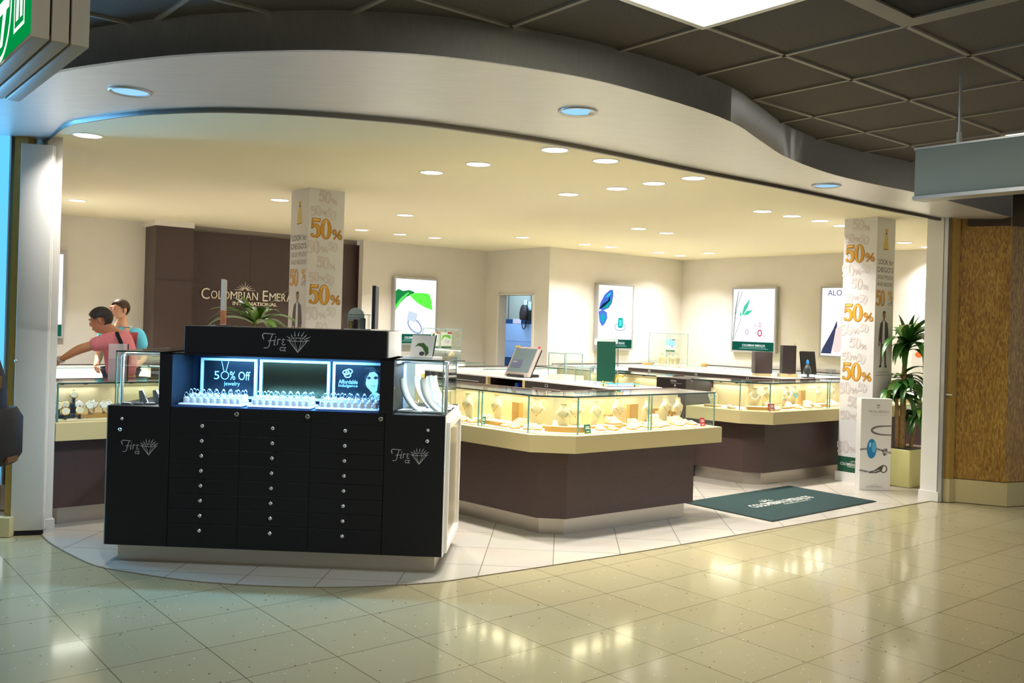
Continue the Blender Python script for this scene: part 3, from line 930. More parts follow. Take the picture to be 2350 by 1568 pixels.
# framed pictures in the niche
fw = mat('niche_frame', rgb(196, 214, 232), 0.4)
def niche_frame(x0, x1, face):
    z0, z1 = 1.015, 1.275
    f = MB(); t_ = 0.016; y0, y1 = 0.295, 0.325
    f.box(x0, y0, z1 - t_, x1, y1, z1, fw); f.box(x0, y0, z0, x1, y1, z0 + t_, fw)
    f.box(x0, y0, z0 + t_, x0 + t_, y1, z1 - t_, fw); f.box(x1 - t_, y0, z0 + t_, x1, y1, z1 - t_, fw)
    fo_ = f.build('picture_frame', K)
    MB().box(x0 + t_, 0.308, z0 + t_, x1 - t_, 0.318, z1 - t_, face).build('picture', fo_)
    return fo_
dkp = mat('picture_dark', rgb(12, 20, 26), 0.3)
f1 = niche_frame(0.465, 0.835, dkp)
f2 = niche_frame(0.855, 1.315, mat('smoked_mirror', rgb(112, 106, 76), 0.22, 1.0))
f3 = niche_frame(1.335, 1.695, dkp)
pb = mat('picture_blue', rgb(150, 196, 255), 0.5, emit=rgb(120, 180, 255), strength=0.25)
T1 = face_T((0.65, 0.3065, 1.145), (1, 0, 0))
p = MB()
p.ring(-0.028, 0.018, 0.027, 0.027, 0.0225, 0.0225, pb, T1)
p.line([(-0.052, 0.113), (-0.035, 0.046)], 0.004, pb, T1)
p.line([(-0.004, 0.113), (-0.021, 0.046)], 0.004, pb, T1)
p.text('5', pb, T1 @ Matrix.Translation((-0.082, 0.018, 0)), width=0.034, height=0.054)
p.text('% Off', pb, T1 @ Matrix.Translation((0.072, 0.018, 0)), width=0.135, height=0.056)
p.text('jewelry', pb, T1 @ Matrix.Translation((0.02, -0.038, 0)), width=0.105, height=0.033)
p.build('lettering', f1)
T3 = face_T((1.515, 0.3065, 1.145), (1, 0, 0))
p = MB()
for x, z, r_ in ((-0.095, 0.062, 0.024), (-0.075, 0.07, 0.024), (-0.085, 0.045, 0.024)):
    p.ring(x, z, r_, r_ * 0.75, r_ * 0.7, r_ * 0.48, pb, T3)
p.text('Affordable', pb, T3 @ Matrix.Translation((-0.08, 0.002, 0)), width=0.125, height=0.026)
p.text('Indulgence', pb, T3 @ Matrix.Translation((-0.08, -0.026, 0)), width=0.125, height=0.024)
p.build('lettering', f3)
fc = mat('portrait_skin', rgb(180, 190, 186), 0.5); fd = mat('portrait_dark', rgb(16, 22, 28), 0.5); fl = mat('portrait_lip', rgb(110, 120, 128), 0.5)
p = MB()
p.ell(0.075, 0.02, 0.044, 0.068, fc, T3, z=0.0)
p.ell(0.088, -0.028, 0.030, 0.036, fc, T3, z=0.0003)
p.poly([(0.028, 0.02), (0.024, -0.03), (0.034, -0.02), (0.040, 0.03), (0.055, 0.055), (0.06, 0.09), (0.03, 0.09)], fd, T3 @ Matrix.Translation((0, 0, 0.0006)))
p.poly([(0.112, 0.06), (0.116, 0.0), (0.110, -0.05), (0.135, -0.04), (0.135, 0.09), (0.09, 0.10)], fd, T3 @ Matrix.Translation((0, 0, 0.0006)))
p.poly([(0.028, 0.045), (0.03, 0.095), (0.075, 0.105), (0.125, 0.09), (0.128, 0.03), (0.116, 0.05), (0.09, 0.072), (0.06, 0.066), (0.042, 0.05)], fd, T3 @ Matrix.Translation((0, 0, 0.0006)))
p.poly([(0.040, 0.030), (0.056, 0.042), (0.072, 0.030), (0.056, 0.020)], fd, T3 @ Matrix.Translation((0, 0, 0.0006)))
p.poly([(0.083, 0.032), (0.100, 0.045), (0.118, 0.034), (0.100, 0.021)], fd, T3 @ Matrix.Translation((0, 0, 0.0006)))
p.ell(0.083, -0.020, 0.014, 0.005, fl, T3, z=0.0007)
p.line([(0.081, -0.012), (0.082, -0.055), (0.085, -0.09)], [0.006, 0.011, 0.014], fc, T3, z=0.001)
p.poly([(0.07, -0.10), (0.09, -0.062), (0.115, -0.062), (0.14, -0.09), (0.13, -0.115), (0.08, -0.115)], fc, T3 @ Matrix.Translation((0, 0, 0.0012)))
p.build('portrait', f3)
# glass side cases
def side_case(x0, x1, inner_x):
    g = MB()
    gl = 0.006
    y0, y1 = 0.015, KD - 0.02
    gz = MB()
    gz.box(x0, y0, Zc + 0.001, x1, y0 + gl, Zt - gl, M['glass'])
    gz.box(x0, y1 - gl, Zc + 0.001, x1, y1, Zt - gl, M['glass'])
    xo = x0 if inner_x > x0 + 0.1 else x1 - gl
    gz.box(xo, y0 + gl, Zc + 0.001, xo + gl, y1 - gl, Zt - gl, M['glass'])
    c = gz.build('glass_case', K)
    MB().box(x0, y0, Zt - gl, x1, y1, Zt, M['glass']).build('top_pane', c)
    e = MB()
    for yy in (y0, y1 - gl):
        e.box(xo, yy, Zc, xo + gl, yy + gl, Zt, M['glassedge'])
    e.box(x0, y0 - 0.001, Zt - 0.007, x1, y0 + 0.001, Zt + 0.001, M['glassdark'])
    e.box(xo - 0.001, y0, Zt - 0.007, xo + gl + 0.001, y1, Zt + 0.0005, M['glassdark'])
    e.build('pane_edges', c)
    l_ = MB().tube([(xo + 0.02, y0 + 0.05, Zc), (xo + 0.02, y0 + 0.05, Zt - 0.035), (xo + 0.03, y0 + 0.075, Zt - 0.02), (inner_x, y0 + 0.16, Zt - 0.018)], 0.011, M['alu'])
    l_.build('lamp_arm', c)
    return c
side_case(0.035, 0.318, 0.30)
side_case(1.787, KW - 0.02, 1.80)
MB().box(0.30, 0.10, Zt - 0.03, 0.318, 0.36, Zt - 0.018, glow(235, 245, 255, 6)).build('case_lamp', K)
area_light('case_lamp_light', KP(0.26, 0.25, Zt - 0.035), 0.22, 7.0, (0.95, 0.97, 1.0), (-0.4, 0, -1), 0.02)
MB().box(1.787, 0.10, Zt - 0.03, 1.80, 0.36, Zt - 0.018, glow(190, 220, 255, 5)).build('case_lamp', K)
area_light('case_lamp_light', KP(1.82, 0.25, Zt - 0.035), 0.22, 2.6, (0.55, 0.78, 1.0), (0.4, 0, -1), 0.02)
MB().box(0.322, 0.36, Zc, 1.783, KD - 0.02, Zt - 0.02, blk).build('rear_cabinet', K)
MB().box(1.787, 0.36, Zc, 1.80, KD - 0.03, Zt - 0.02, mat('case_back', rgb(150, 176, 200), 0.4)).build('case_back', K)
# white framed glass door on the right flank
fr = MB()
xx = KW + 0.002
fr.box(xx, 0.06, 0.12, xx + 0.022, 0.10, 0.93, M['white']); fr.box(xx, 0.76, 0.12, xx + 0.022, 0.80, 0.93, M['white'])
fr.box(xx, 0.10, 0.89, xx + 0.022, 0.76, 0.93, M['white']); fr.box(xx, 0.10, 0.12, xx + 0.022, 0.76, 0.16, M['white'])
d = fr.build('side_door', K)
d['label'] = 'white framed flank door'
MB().box(xx, 0.10, 0.16, xx + 0.008, 0.76, 0.89, mat('door_film', rgb(190, 178, 150), 0.15)).build('glass_panel', d)
MB().box(KW, 0.0, Zb, KW + 0.003, KD, Zc, M['white']).build('flank_panel', K)

# ---- ring trays in the niche
tw = M['white']
ringw = mat('ring_display_white', rgb(236, 240, 246), 0.5)
def ring_tray(x0, label):
    loc = KP(x0, 0.035, Zc + 0.007)
    t = thing('ring_tray', label, 'ring display', loc, KROT, 'ring trays in the kiosk niche')
    MB().bbox(0, 0, 0, 0.405, 0.21, 0.016, ringw, b=0.008).build('base', t)
    MB().bbox(0.02, 0.09, 0.016, 0.385, 0.205, 0.030, ringw, b=0.006).build('step', t)
    rings = []
    for row, (y, z, n_) in enumerate(((0.045, 0.016, 9), (0.12, 0.030, 9), (0.175, 0.030, 8))):
        for k in range(n_):
            x = 0.035 + (0.335 / (n_ - 1)) * k
            MB().lathe([(0.0165, 0), (0.0165, 0.030), (0.013, 0.036), (0.006, 0.038)], ringw, Matrix.Translation((x, y, z)), n=14).build('ring_peg', t)
            rings.append((x, y, z))
    return t, rings
def ring_proto():
    t = thing('ring', 'x', 'ring', (0, 0, 0))
    pts = [(0.0115 * math.cos(2 * PI * k / 20), 0, 0.0125 + 0.0115 * math.sin(2 * PI * k / 20)) for k in range(20)]
    MB().tube(pts, 0.0022, M['silver'], n=6, closed=True).build('band', t)
    MB().lathe([(0.0008, 0.022), (0.006, 0.026), (0.0045, 0.0295), (0.0008, 0.030)], mat('clear_stone', rgb(240, 246, 255), 0.05, spec=1.0), n=10, smooth=False).build('stone', t)
    return t
rp0 = None
for x0, nm in ((0.425, 'left'), (0.86, 'middle'), (1.29, 'right')):
    t, rr = ring_tray(x0, 'white stepped ring tray in the kiosk niche, in front of the ' + {'left': '50% Off picture', 'middle': 'mirror', 'right': 'portrait picture'}[nm])
    for (x, y, z) in rr:
        lb = 'silver stone ring on a white peg of the ring tray before the ' + {'left': 'sale picture', 'middle': 'mirror', 'right': 'portrait picture'}[nm]
        loc = KP(x0 + x, 0.035 + y, Zc + 0.007 + z + 0.0375)
        if rp0 is None:
            rp0 = ring_proto(); rp0.location = loc; rp0.rotation_euler = (0, 0, KROT); rp0['label'] = lb; rp0['group'] = 'rings on the %s tray' % nm
        else:
            dup(rp0, loc, KROT + random.uniform(-0.4, 0.4), lb, 'rings on the %s tray' % nm)
# ---- curved necklace ramps in the right case
def neck_ramp(loc, rot, label, h=0.2, wd=0.10, m=None, group=None):
    t = thing('necklace_ramp', label, 'jewelry display', loc, rot, group)
    vs, fs = [], []
    n_ = 12
    for i in range(n_ + 1):
        u = i / n_
        y = 0.12 - 0.13 * math.sin(u * PI / 2)
        z = 0.012 + h * (1 - math.cos(u * PI / 2)) ** 0.8
        for sx in (-1, 1):
            vs.append((sx * wd / 2, -y + 0.03, z)); vs.append((sx * wd / 2, -y + 0.042, z - 0.006 if i else z))
    for i in range(n_):
        a = 4 * i
        fs += [(a, a + 2, a + 6, a + 4), (a + 1, a + 5, a + 7, a + 3), (a, a + 4, a + 5, a + 1), (a + 2, a + 3, a + 7, a + 6)]
    MB().add(vs, fs, m or ringw, None, True).build('ramp', t)
    MB().bbox(-wd / 2 - 0.01, -0.10, 0, wd / 2 + 0.01, 0.06, 0.014, m or ringw, b=0.004).build('foot', t)
    ch = [(math.cos(PI * k / 12) * wd * 0.32, -0.012 + 0.03 - (0.12 - 0.13 * math.sin(0.85 * PI / 2)) * 0 - 0.004, 0.012 + h * 0.55 - math.sin(PI * k / 12) * h * 0.30) for k in range(13)]
    return t
for k, (x, y, rz, where) in enumerate(((1.86, 0.16, 1.35, 'nearest left'), (1.93, 0.33, 1.35, 'behind the first one'), (1.985, 0.17, 1.35, 'nearest right'), (2.0, 0.36, 1.35, 'in the middle right'), (2.01, 0.54, 1.35, 'at the back right'))):
    t = neck_ramp(KP(x, y, Zc + 0.002), KROT + rz, 'white curved necklace ramp in the right kiosk case, ' + where, 0.20 + 0.01 * (k % 2), 0.085, group='necklace ramps in the kiosk case')
    MB().tube([(-0.03, -0.052, 0.075), (0, -0.060, 0.052), (0.03, -0.052, 0.075)], 0.002, M['silver'], n=6).build('necklace_chain', t)
# grey bracelet stands in the left case
for k, (x, y, rz, where) in enumerate(((0.16, 0.10, 0.3, 'front middle'), (0.235, 0.14, 0.1, 'front right'), (0.285, 0.22, -0.1, 'right back'))):
    t = thing('bracelet_stand', 'grey slanted bracelet stand in the left kiosk case, ' + where, 'jewelry display', KP(x, y, Zc + 0.002), KROT + rz, 'grey bracelet stands')
    MB().prism([(0.0, 0), (0.05, 0.0), (0.01, 0.09), (-0.01, 0.085)], -0.02, 0.02, M['grey'], Matrix.Rotation(PI / 2, 4, 'X')).build('wedge', t)
    MB().tube([(0.045 - 0.009 * i, 0.021 * math.cos(i), 0.02 + 0.016 * i) for i in range(5)], 0.003, M['silver'], n=6).build('bracelet', t)
for k in range(3):
    tag(MB().bbox(0, 0, 0, 0.055, 0.03, 0.012, M['grey'], b=0.003).build('earring_card', None, KP(0.06 + 0.075 * k, 0.045 + 0.01 * k, Zc + 0.0015), KROT + 0.2 * k), 'flat grey earring card lying in the left kiosk case, ' + ('left', 'middle', 'right')[k], 'jewelry display', 'grey earring cards')
sh = thing('glass_shelf', 'clear glass shelf with white items in the left kiosk case', 'shelf', KP(0.07, 0.42, 1.20), KROT)
MB().box(0, 0, 0, 0.245, 0.28, 0.006, M['glass']).build('pane', sh)
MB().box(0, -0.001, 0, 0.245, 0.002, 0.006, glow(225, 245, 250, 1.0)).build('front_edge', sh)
for lx in (0.01, 0.225):
    MB().box(lx, 0.13, -0.221, lx + 0.01, 0.14, 0.0, M['glassedge']).build('support', sh)
# ================================================================ SHOWCASES
def offset(path, o):
    out = []
    n = len(path)
    for i in range(n):
        p = Vector(path[i])
        dirs = []
        if i > 0: dirs.append((p - Vector(path[i - 1])).normalized())
        if i < n - 1: dirs.append((Vector(path[i + 1]) - p).normalized())
        ns = [Vector((-d.y, d.x)) for d in dirs]
        if len(ns) == 1:
            out.append(p + ns[0] * o)
        else:
            b = (ns[0] + ns[1]).normalized()
            out.append(p + b * (o / max(0.3, b.dot(ns[0]))))
    return out
def trim(path, e0, e1):
    p = [Vector(q) for q in path]
    if e0: p[0] = p[0] + (p[1] - p[0]).normalized() * e0
    if e1: p[-1] = p[-1] + (p[-2] - p[-1]).normalized() * e1
    return p
def band(mb, path, o0, o1, z0, z1, m, e0=0, e1=0):
    q = trim(path, e0, e1)
    a, b = offset(q, o0), offset(q, o1)
    n = len(q)
    vs = []
    for i in range(n):
        vs += [(a[i].x, a[i].y, z0), (b[i].x, b[i].y, z0), (b[i].x, b[i].y, z1), (a[i].x, a[i].y, z1)]
    fs = [(0, 1, 2, 3), (4 * n - 1, 4 * n - 2, 4 * n - 3, 4 * n - 4)]
    for i in range(n - 1):
        k = 4 * i
        fs += [(k, k + 4, k + 5, k + 1), (k + 1, k + 5, k + 6, k + 2), (k + 2, k + 6, k + 7, k + 3), (k + 3, k + 7, k + 4, k)]
    return mb.add(vs, fs, m)
ZD, ZG = 0.756, 1.038
def showcase(name, label, path, joints, e0, e1, lamp_segs, lamp_col, energy, cat='showcase', back_m=None):
    t = thing(name, label, cat, (0, 0, 0), ANG)
    org = Vector(path[len(path) // 2])
    band(MB(), path, 0.20, 0.50, 0, 0.125, M['steel'], e0 + 0.05 if e0 else 0, e1 + 0.05 if e1 else 0).build('plinth', t)
    band(MB(), path, 0.15, 0.51, 0.125, 0.63, M['brown'], e0, e1).build('body', t)
    band(MB(), path, 0.0, 0.535, 0.63, ZD, M['deck']).build('ledge', t)
    band(MB(), path, 0.085, 0.47, ZD, ZD + 0.004, M['cream'], 0.03, 0.03).build('case_floor', t)
    g = band(MB(), path, 0.07, 0.077, ZD, ZG - 0.008, M['glass'], 0.02, 0.02).build('front_pane', t)
    band(MB(), path, 0.066, 0.505, ZG - 0.008, ZG, M['glass'], 0.016, 0.016).build('top_pane', t)
    e = MB()
    band(e, path, 0.063, 0.068, ZG - 0.010, ZG + 0.0008, M['glassdark'], 0.016, 0.016)
    outl = offset(path, 0.066)
    for (i, u) in joints:                       # vertical seams between panes
        a, b_ = outl[i], outl[i + 1]
        p = a + (b_ - a) * u
        d = (b_ - a).normalized()
        e.box(-0.003, -0.005, ZD, 0.003, 0.006, ZG - 0.006, M['glassedge'], Matrix.Translation((p.x, p.y, 0)) @ Matrix.Rotation(math.atan2(d.y, d.x), 4, 'Z'))
    e.build('pane_edges', t)
    band(MB(), path, 0.47, 0.485, ZD, ZG - 0.02, back_m or M['casewhite'], 0.03, 0.03).build('rear_doors', t)
    band(MB(), path, 0.505, 0.53, ZG - 0.03, ZG + 0.003, mat('rear_strip_brown', rgb(96, 74, 66), 0.35)).build('rear_rail', t)
    for k, ee in ((0, e0), (-1, e1)):
        if ee:
            q = trim(path, 0.02, 0.02)
            a = offset(q, 0.072)[k]; b_ = offset(q, 0.47)[k]
            d = (b_ - a)
            T = Matrix.Translation((a.x, a.y, 0)) @ Matrix.Rotation(math.atan2(d.y, d.x), 4, 'Z')
            MB().box(0, -0.0035, ZD, d.length, 0.0035, ZG - 0.009, M['glass'], T).build('end_pane', t)
            MB().box(-0.003, -0.004, ZD, 0.004, 0.004, ZG, M['glassedge'], T).build('end_pane_edge', t)
    il = offset(path, 0.435)
    for (i, u0, u1) in lamp_segs:
        a = il[i] + (il[i + 1] - il[i]) * u0
        b_ = il[i] + (il[i + 1] - il[i]) * u1
        d = b_ - a
        L_ = d.length
        T = Matrix.Translation((a.x, a.y, 0)) @ Matrix.Rotation(math.atan2(d.y, d.x), 4, 'Z')
        MB().tube([(0, 0, ZG - 0.024), (L_, 0, ZG - 0.024)], 0.011, glow(255, 246, 220, 1.6), T, n=8).build('tube_lamp', t)
        MB().box(-0.02, -0.028, ZG - 0.0125, L_ + 0.02, 0.022, ZG - 0.0095, M['alu'], T).build('lamp_hood', t)
        c = MB()
        for u in (0.25, 0.75):
            c.box(L_ * u - 0.012, -0.014, ZG - 0.040, L_ * u + 0.012, 0.014, ZG - 0.034, M['rubber'], T)
        c.build('lamp_clip', t)
        mid = P((a.x + b_.x) / 2, (a.y + b_.y) / 2, ZG - 0.05)
        out = P(d.y / L_, -d.x / L_)
        out2 = (out * 0.35 + Vector((0, 0, -1))).normalized()
        lt = area_light('case_lamp', mid, L_, energy * L_, lamp_col, out2, 0.02)
        lt.rotation_euler = lt.matrix_world.to_euler()
        # lay the strip along the case
        zax = -out2
        xax = P(d.x / L_, d.y / L_)
        yax = zax.cross(xax)
        m4 = Matrix((xax, yax, zax)).transposed().to_4x4(); m4.translation = mid
        lt.matrix_world = m4
    return t
CW = (1.0, 0.83, 0.52)
CN = (1.0, 0.95, 0.86)
pm_ = [(4.12, 7.0), (4.32, 5.0), (4.56, 4.77), (6.14, 4.69)]
showcase('corner_showcase', 'cream and brown corner showcase with glass top, nearest to the mat', pm_,
         [(0, 0.70), (0, 0.72), (0, 0.97), (2, 0.03), (2, 0.495), (2, 0.515)], 0, 0.16,
         [(0, 0.42, 0.56), (0, 0.6, 0.74), (0, 0.78, 0.93), (2, 0.12, 0.38), (2, 0.42, 0.62)], CW, E_CASE)
pl_ = [(1.635, 7.02), (4.02, 7.0)]
showcase('watch_showcase', 'cream and brown showcase behind the kiosk left end, holding watches', pl_,
         [(0, 0.01), (0, 0.18), (0, 0.45)], 0.02, 0, [(0, 0.02, 0.16), (0, 0.22, 0.40), (0, 0.5, 0.75)], CN, E_CASE * 0.7)
pb_ = [(7.49, 6.19), (7.56, 5.56), (7.76, 5.31), (10.5, 5.2)]
showcase('far_showcase', 'cream and brown corner showcase behind the green mat', pb_,
         [(0, 0.96), (2, 0.0), (2, 0.36), (2, 0.375)], 0, 0, [(0, 0.1, 0.85), (2, 0.05, 0.18), (2, 0.2, 0.34), (2, 0.4, 0.6)], CN, E_CASE * 0.75)
showcase('side_showcase', 'lit glass showcase beyond the black gate cabinet', [(7.45, 8.7), (7.48, 6.64)], [(0, 0.5)], 0, 0, [(0, 0.3, 0.6), (0, 0.68, 0.95)], CN, E_CASE * 0.7)

def staff_counter(name, label, s0, s1, r0, r1, zt, recess=None):
    t = thing(name, label, 'counter', (0, 0, 0), ANG)
    if recess:
        a, b_ = recess
        c = MB()
        c.box(s0 + 0.02, r0, 0, s1, a, zt - 0.012, M['dark']); c.box(s0 + 0.02, b_, 0, s1, r1, zt - 0.012, M['dark'])
        c.box(s0 + 0.02, a, 0, s1, b_, 0.80, M['dark']); c.box(s1 - 0.05, a, 0.80, s1, b_, zt - 0.012, M['dark'])
        c.build('carcass', t)
        for rr in (a, b_):
            MB().box(s0 - 0.006, rr - 0.016, 0.2, s0 + 0.03, rr + 0.016, zt - 0.012, M['deck']).build('post', t)
        segs = []
        for lo, hi in ((r0, a - 0.016), (b_ + 0.016, r1)):
            k = max(1, round((hi - lo) / 0.75))
            segs += [(lo + (hi - lo) * i / k, lo + (hi - lo) * (i + 1) / k) for i in range(k)]
    else:
        MB().box(s0 + 0.02, r0, 0, s1, r1, zt - 0.012, M['dark']).build('carcass', t)
        k = max(1, round((r1 - r0) / 0.75))
        segs = [(r0 + (r1 - r0) * i / k, r0 + (r1 - r0) * (i + 1) / k) for i in range(k)]
    for lo, hi in segs:
        d = MB().box(s0, lo + 0.003, zt - 0.20, s0 + 0.02, hi - 0.003, zt - 0.014, M['dark']).build('drawer', t)
        m_ = (lo + hi) / 2
        k = MB()
        k.box(s0 - 0.002, m_ - 0.02, zt - 0.052, s0, m_ + 0.02, zt - 0.026, M['alu'])
        k.box(s0 - 0.003, m_ - 0.012, zt - 0.047, s0 - 0.0015, m_ + 0.012, zt - 0.031, M['rubber'])
        k.build('lock_plate', d)
        MB().box(s0 - 0.008, lo + 0.12, zt - 0.072, s0, hi - 0.12, zt - 0.066, M['alu']).build('handle', d)
        MB().box(s0, lo + 0.003, 0.1, s0 + 0.02, hi - 0.003, zt - 0.206, M['dark']).build('door', t)
    MB().box(s0 - 0.004, r0 - 0.005, zt - 0.012, s1 + 0.01, r1 + 0.005, zt, M['white']).build('top', t)
    return t
staff_counter('staff_counter', 'dark staff counter with locked drawers and white top, behind the corner showcase', 5.76, 6.30, 5.50, 8.5, 1.02, (6.78, 7.36))
staff_counter('staff_counter', 'dark staff counter behind the far showcase, carrying brown display boxes', 9.80, 10.35, 5.85, 9.2, 0.985)
t = thing('gate_cabinet', 'black gate cabinet with lock between two glass showcases', 'cabinet', P(7.50, 6.21), ANG)
MB().box(0, 0, 0, 0.5, 0.40, 1.03, M['dark']).build('carcass', t)
MB().box(-0.008, 0.004, 0.06, 0, 0.396, 1.024, M['dark']).build('door', t)
MB().box(-0.011, 0.05, 0.975, -0.008, 0.19, 0.981, M['alu']).build('handle', t)
MB().box(-0.010, 0.12, 0.993, -0.008, 0.20, 1.012, M['alu']).build('lock_plate', t)
MB().ball((-0.016, 0.13, 0.955), 0.012, M['alu']).build('knob', t)

def wall_counter(name, label, s, r, length, rot, lamp=True, h=0.93):
    # local: x along the front, y towards the wall
    t = thing(name, label, 'showcase', P(s, r), ANG + rot)
    MB().box(0, 0.05, 0, length, 0.55, 0.10, M['steel']).build('plinth', t)
    MB().box(0, 0.03, 0.10, length, 0.56, 0.60, M['brown']).build('body', t)
    MB().box(0, 0, 0.60, length, 0.58, 0.70, M['deck']).build('ledge', t)
    MB().box(0, 0.03, 0.70, length, 0.036, h - 0.006, M['glass']).build('front_pane', t)
    MB().box(0, 0.028, h - 0.006, length, 0.56, h, M['glass']).build('top_pane', t)
    MB().box(0, 0.545, 0.70, length, 0.56, h, M['white']).build('back_panel', t)
    e = MB().box(0, 0.025, h - 0.008, length, 0.029, h + 0.001, M['glassedge'])
    e.box(0, 0.555, h - 0.004, length, 0.575, h + 0.012, M['dark'])
    k = int(length / 0.9)
    for i in range(1, k + 1):
        e.box(length * i / (k + 1), 0.028, 0.70, length * i / (k + 1) + 0.006, 0.036, h, M['glassedge'])
    e.build('pane_edges', t)
    MB().box(0.05, 0.50, h - 0.03, length - 0.05, 0.52, h - 0.012, glow(255, 252, 244, 4)).build('tube_lamp', t)
    mid = P(s, r, h - 0.04) + Matrix.Rotation(ANG + rot, 3, 'Z') @ Vector((length / 2, 0.5, 0))
    R3 = Matrix.Rotation(ANG + rot, 3, 'Z')
    zax = -(R3 @ Vector((0, -0.35, -1)).normalized()); xax = R3 @ Vector((1, 0, 0)); yax = zax.cross(xax)
    lt = area_light('counter_lamp', mid, length - 0.1, 4.5 * length, CN, size_y=0.02)
    m4 = Matrix((xax, yax, zax)).transposed().to_4x4(); m4.translation = mid
    lt.matrix_world = m4
    return t
wall_counter('wall_showcase', 'lit glass wall showcase under the green leaf poster', 7.15, 11.35, 1.7, 0)
wall_counter('wall_showcase', 'lit glass wall showcase under the butterfly wing poster', 9.5, 9.95, 2.35, 0, h=0.95)
wall_counter('wall_showcase', 'long lit glass wall showcase along the right wall', 11.93, 9.9, 5.6, -PI / 2, h=0.95)
wall_counter('island_showcase', 'lit glass showcase standing free before the stockroom doorway', 7.3, 9.4, 1.9, 0, h=0.955)
wall_counter('wall_showcase', 'lit glass wall showcase at the far left behind the leaning man', 2.5, 11.4, 1.38, 0, h=0.90)

# ---------------------------------------------------------------- display pieces
def loft(mb, rings, m, T=None, n=18):
    vs, fs = [], []
    for (z, cy, rx, ry) in rings:
        for i in range(n):
            a = 2 * PI * i / n
            vs.append((rx * math.cos(a), cy + ry * math.sin(a), z))
    k = len(rings)
    for j in range(k - 1):
        for i in range(n):
            fs.append((j * n + i, j * n + (i + 1) % n, (j + 1) * n + (i + 1) % n, (j + 1) * n + i))
    mb.add(vs, fs, m, T, True)
    mb.add(vs[:n], [tuple(range(n - 1, -1, -1))], m, T)
    mb.add(vs[-n:], [tuple(range(n))], m, T)
    return mb
_bust = {}
def bust(loc, rot, label, h=0.19, kind='cream', group='display busts'):
    if kind in _bust:
        t = dup(_bust[kind], loc, rot, label, group, h / 0.19)
        return t
    t = thing('necklace_bust', label, 'jewelry display', loc, rot, group)
    m_ = M['cream'] if kind != 'tan' else M['tan']
    b_ = MB()
    loft(b_, [(0.0, 0.020, 0.040, 0.010), (0.02, 0.018, 0.046, 0.012), (0.07, 0.008, 0.060, 0.017), (0.105, 0.0, 0.066, 0.020), (0.125, -0.002, 0.058, 0.021), (0.142, -0.002, 0.036, 0.020), (0.155, -0.001, 0.027, 0.019), (0.18, 0.002, 0.025, 0.018), (0.19, 0.003, 0.026, 0.019)], m_)
    b_.build('form', t)
    MB().box(-0.012, 0.024, 0.0, 0.012, 0.055, 0.006, m_).add([(-0.01, 0.05, 0.004), (0.01, 0.05, 0.004), (0.01, 0.012, 0.12), (-0.01, 0.012, 0.12)], [(0, 1, 2, 3)], m_).build('easel_back', t)
    MB().lathe([(0.027, 0.188), (0.0275, 0.193), (0.0005, 0.1945)], M['tan'], Matrix.Translation((0, 0.003, 0)), n=18, sy=0.72).build('neck_cap', t)
    _bust[kind] = t
    t.scale = (h / 0.19,) * 3
    return t
_neck = {}
def necklace(loc, rot, label, m=M['gold'], h=0.19, beads=False, group='necklaces on the busts'):
    k = (m.name, beads)
    if k in _neck:
        return dup(_neck[k], loc, rot, label, group, h / 0.19)
    t = thing('necklace', label, 'necklace', loc, rot, group)
    pts = []
    for i in range(17):
        u = -1 + 2 * i / 16
        x = 0.043 * math.sin(u * PI / 2)
        z = 0.138 - 0.062 * (1 - abs(u) ** 1.6)
        y = -0.020 - 0.004 * (1 - abs(u)) + (0.016 * max(0, abs(u) - 0.55) / 0.45) 
        pts.append((x, y - 0.003, z))
    if beads:
        b_ = MB()
        for p in pts:
            b_.ball(p, 0.0065, m, u=8, v=6)
        b_.build('beads', t)
    else:
        MB().tube(pts, 0.0018, m, n=6).build('chain', t)
        MB().lathe([(0.0005, -0.014), (0.005, -0.006), (0.003, 0.004), (0.0005, 0.006)], m, Matrix.Translation((0, pts[8][1] - 0.002, pts[8][2] - 0.004)), n=8).build('pendant', t)
    _neck[k] = t
    t.scale = (h / 0.19,) * 3
    return t
_pad = {}
def ring_pad(loc, rot, label, group, kind='cream'):
    if kind in _pad:
        return dup(_pad[kind], loc, rot, label, group)
    t = thing('ring_pad', label, 'jewelry display', loc, rot, group)
    MB().prism([(-0.03, 0), (0.03, 0), (0.03, 0.034), (-0.03, 0.012)], -0.03, 0.03, M['cream'], Matrix.Rotation(PI / 2, 4, 'Z') @ Matrix.Rotation(PI / 2, 4, 'X')).build('wedge', t)
    MB().box(-0.0305, -0.031, 0, 0.0305, 0.031, 0.009, M['tan']).build('base', t)
    p = MB()
    for x in (-0.012, 0.012):
        p.ball((x, -0.002, 0.026), 0.0045, M['gold'], u=8, v=6)
    p.build('earrings', t)
    _pad[kind] = t
    return t
def riser(loc, rot, label, w_, d_, h, group='cream risers', curved=False):
    t = thing('display_riser', label, 'jewelry display', loc, rot, group)
    if curved:
        pts = [(w_ / 2 * math.cos(a), -d_ * abs(math.sin(a)) ** 0.8) for a in [PI * k / 14 for k in range(15)]]
        MB().prism(pts, 0, h, M['tan']).build('block', t)
        MB().prism([(x * 0.98, y * 0.98) for x, y in pts], h, h + 0.004, M['cream']).build('top_pad', t)
    else:
        MB().bbox(-w_ / 2, -d_ / 2, 0, w_ / 2, d_ / 2, h, M['tan'], b=0.003, seg=1).build('block', t)
        MB().box(-w_ / 2 + 0.002, -d_ / 2 + 0.002, h, w_ / 2 - 0.002, d_ / 2 - 0.002, h + 0.004, M['cream']).build('top_pad', t)
    return t
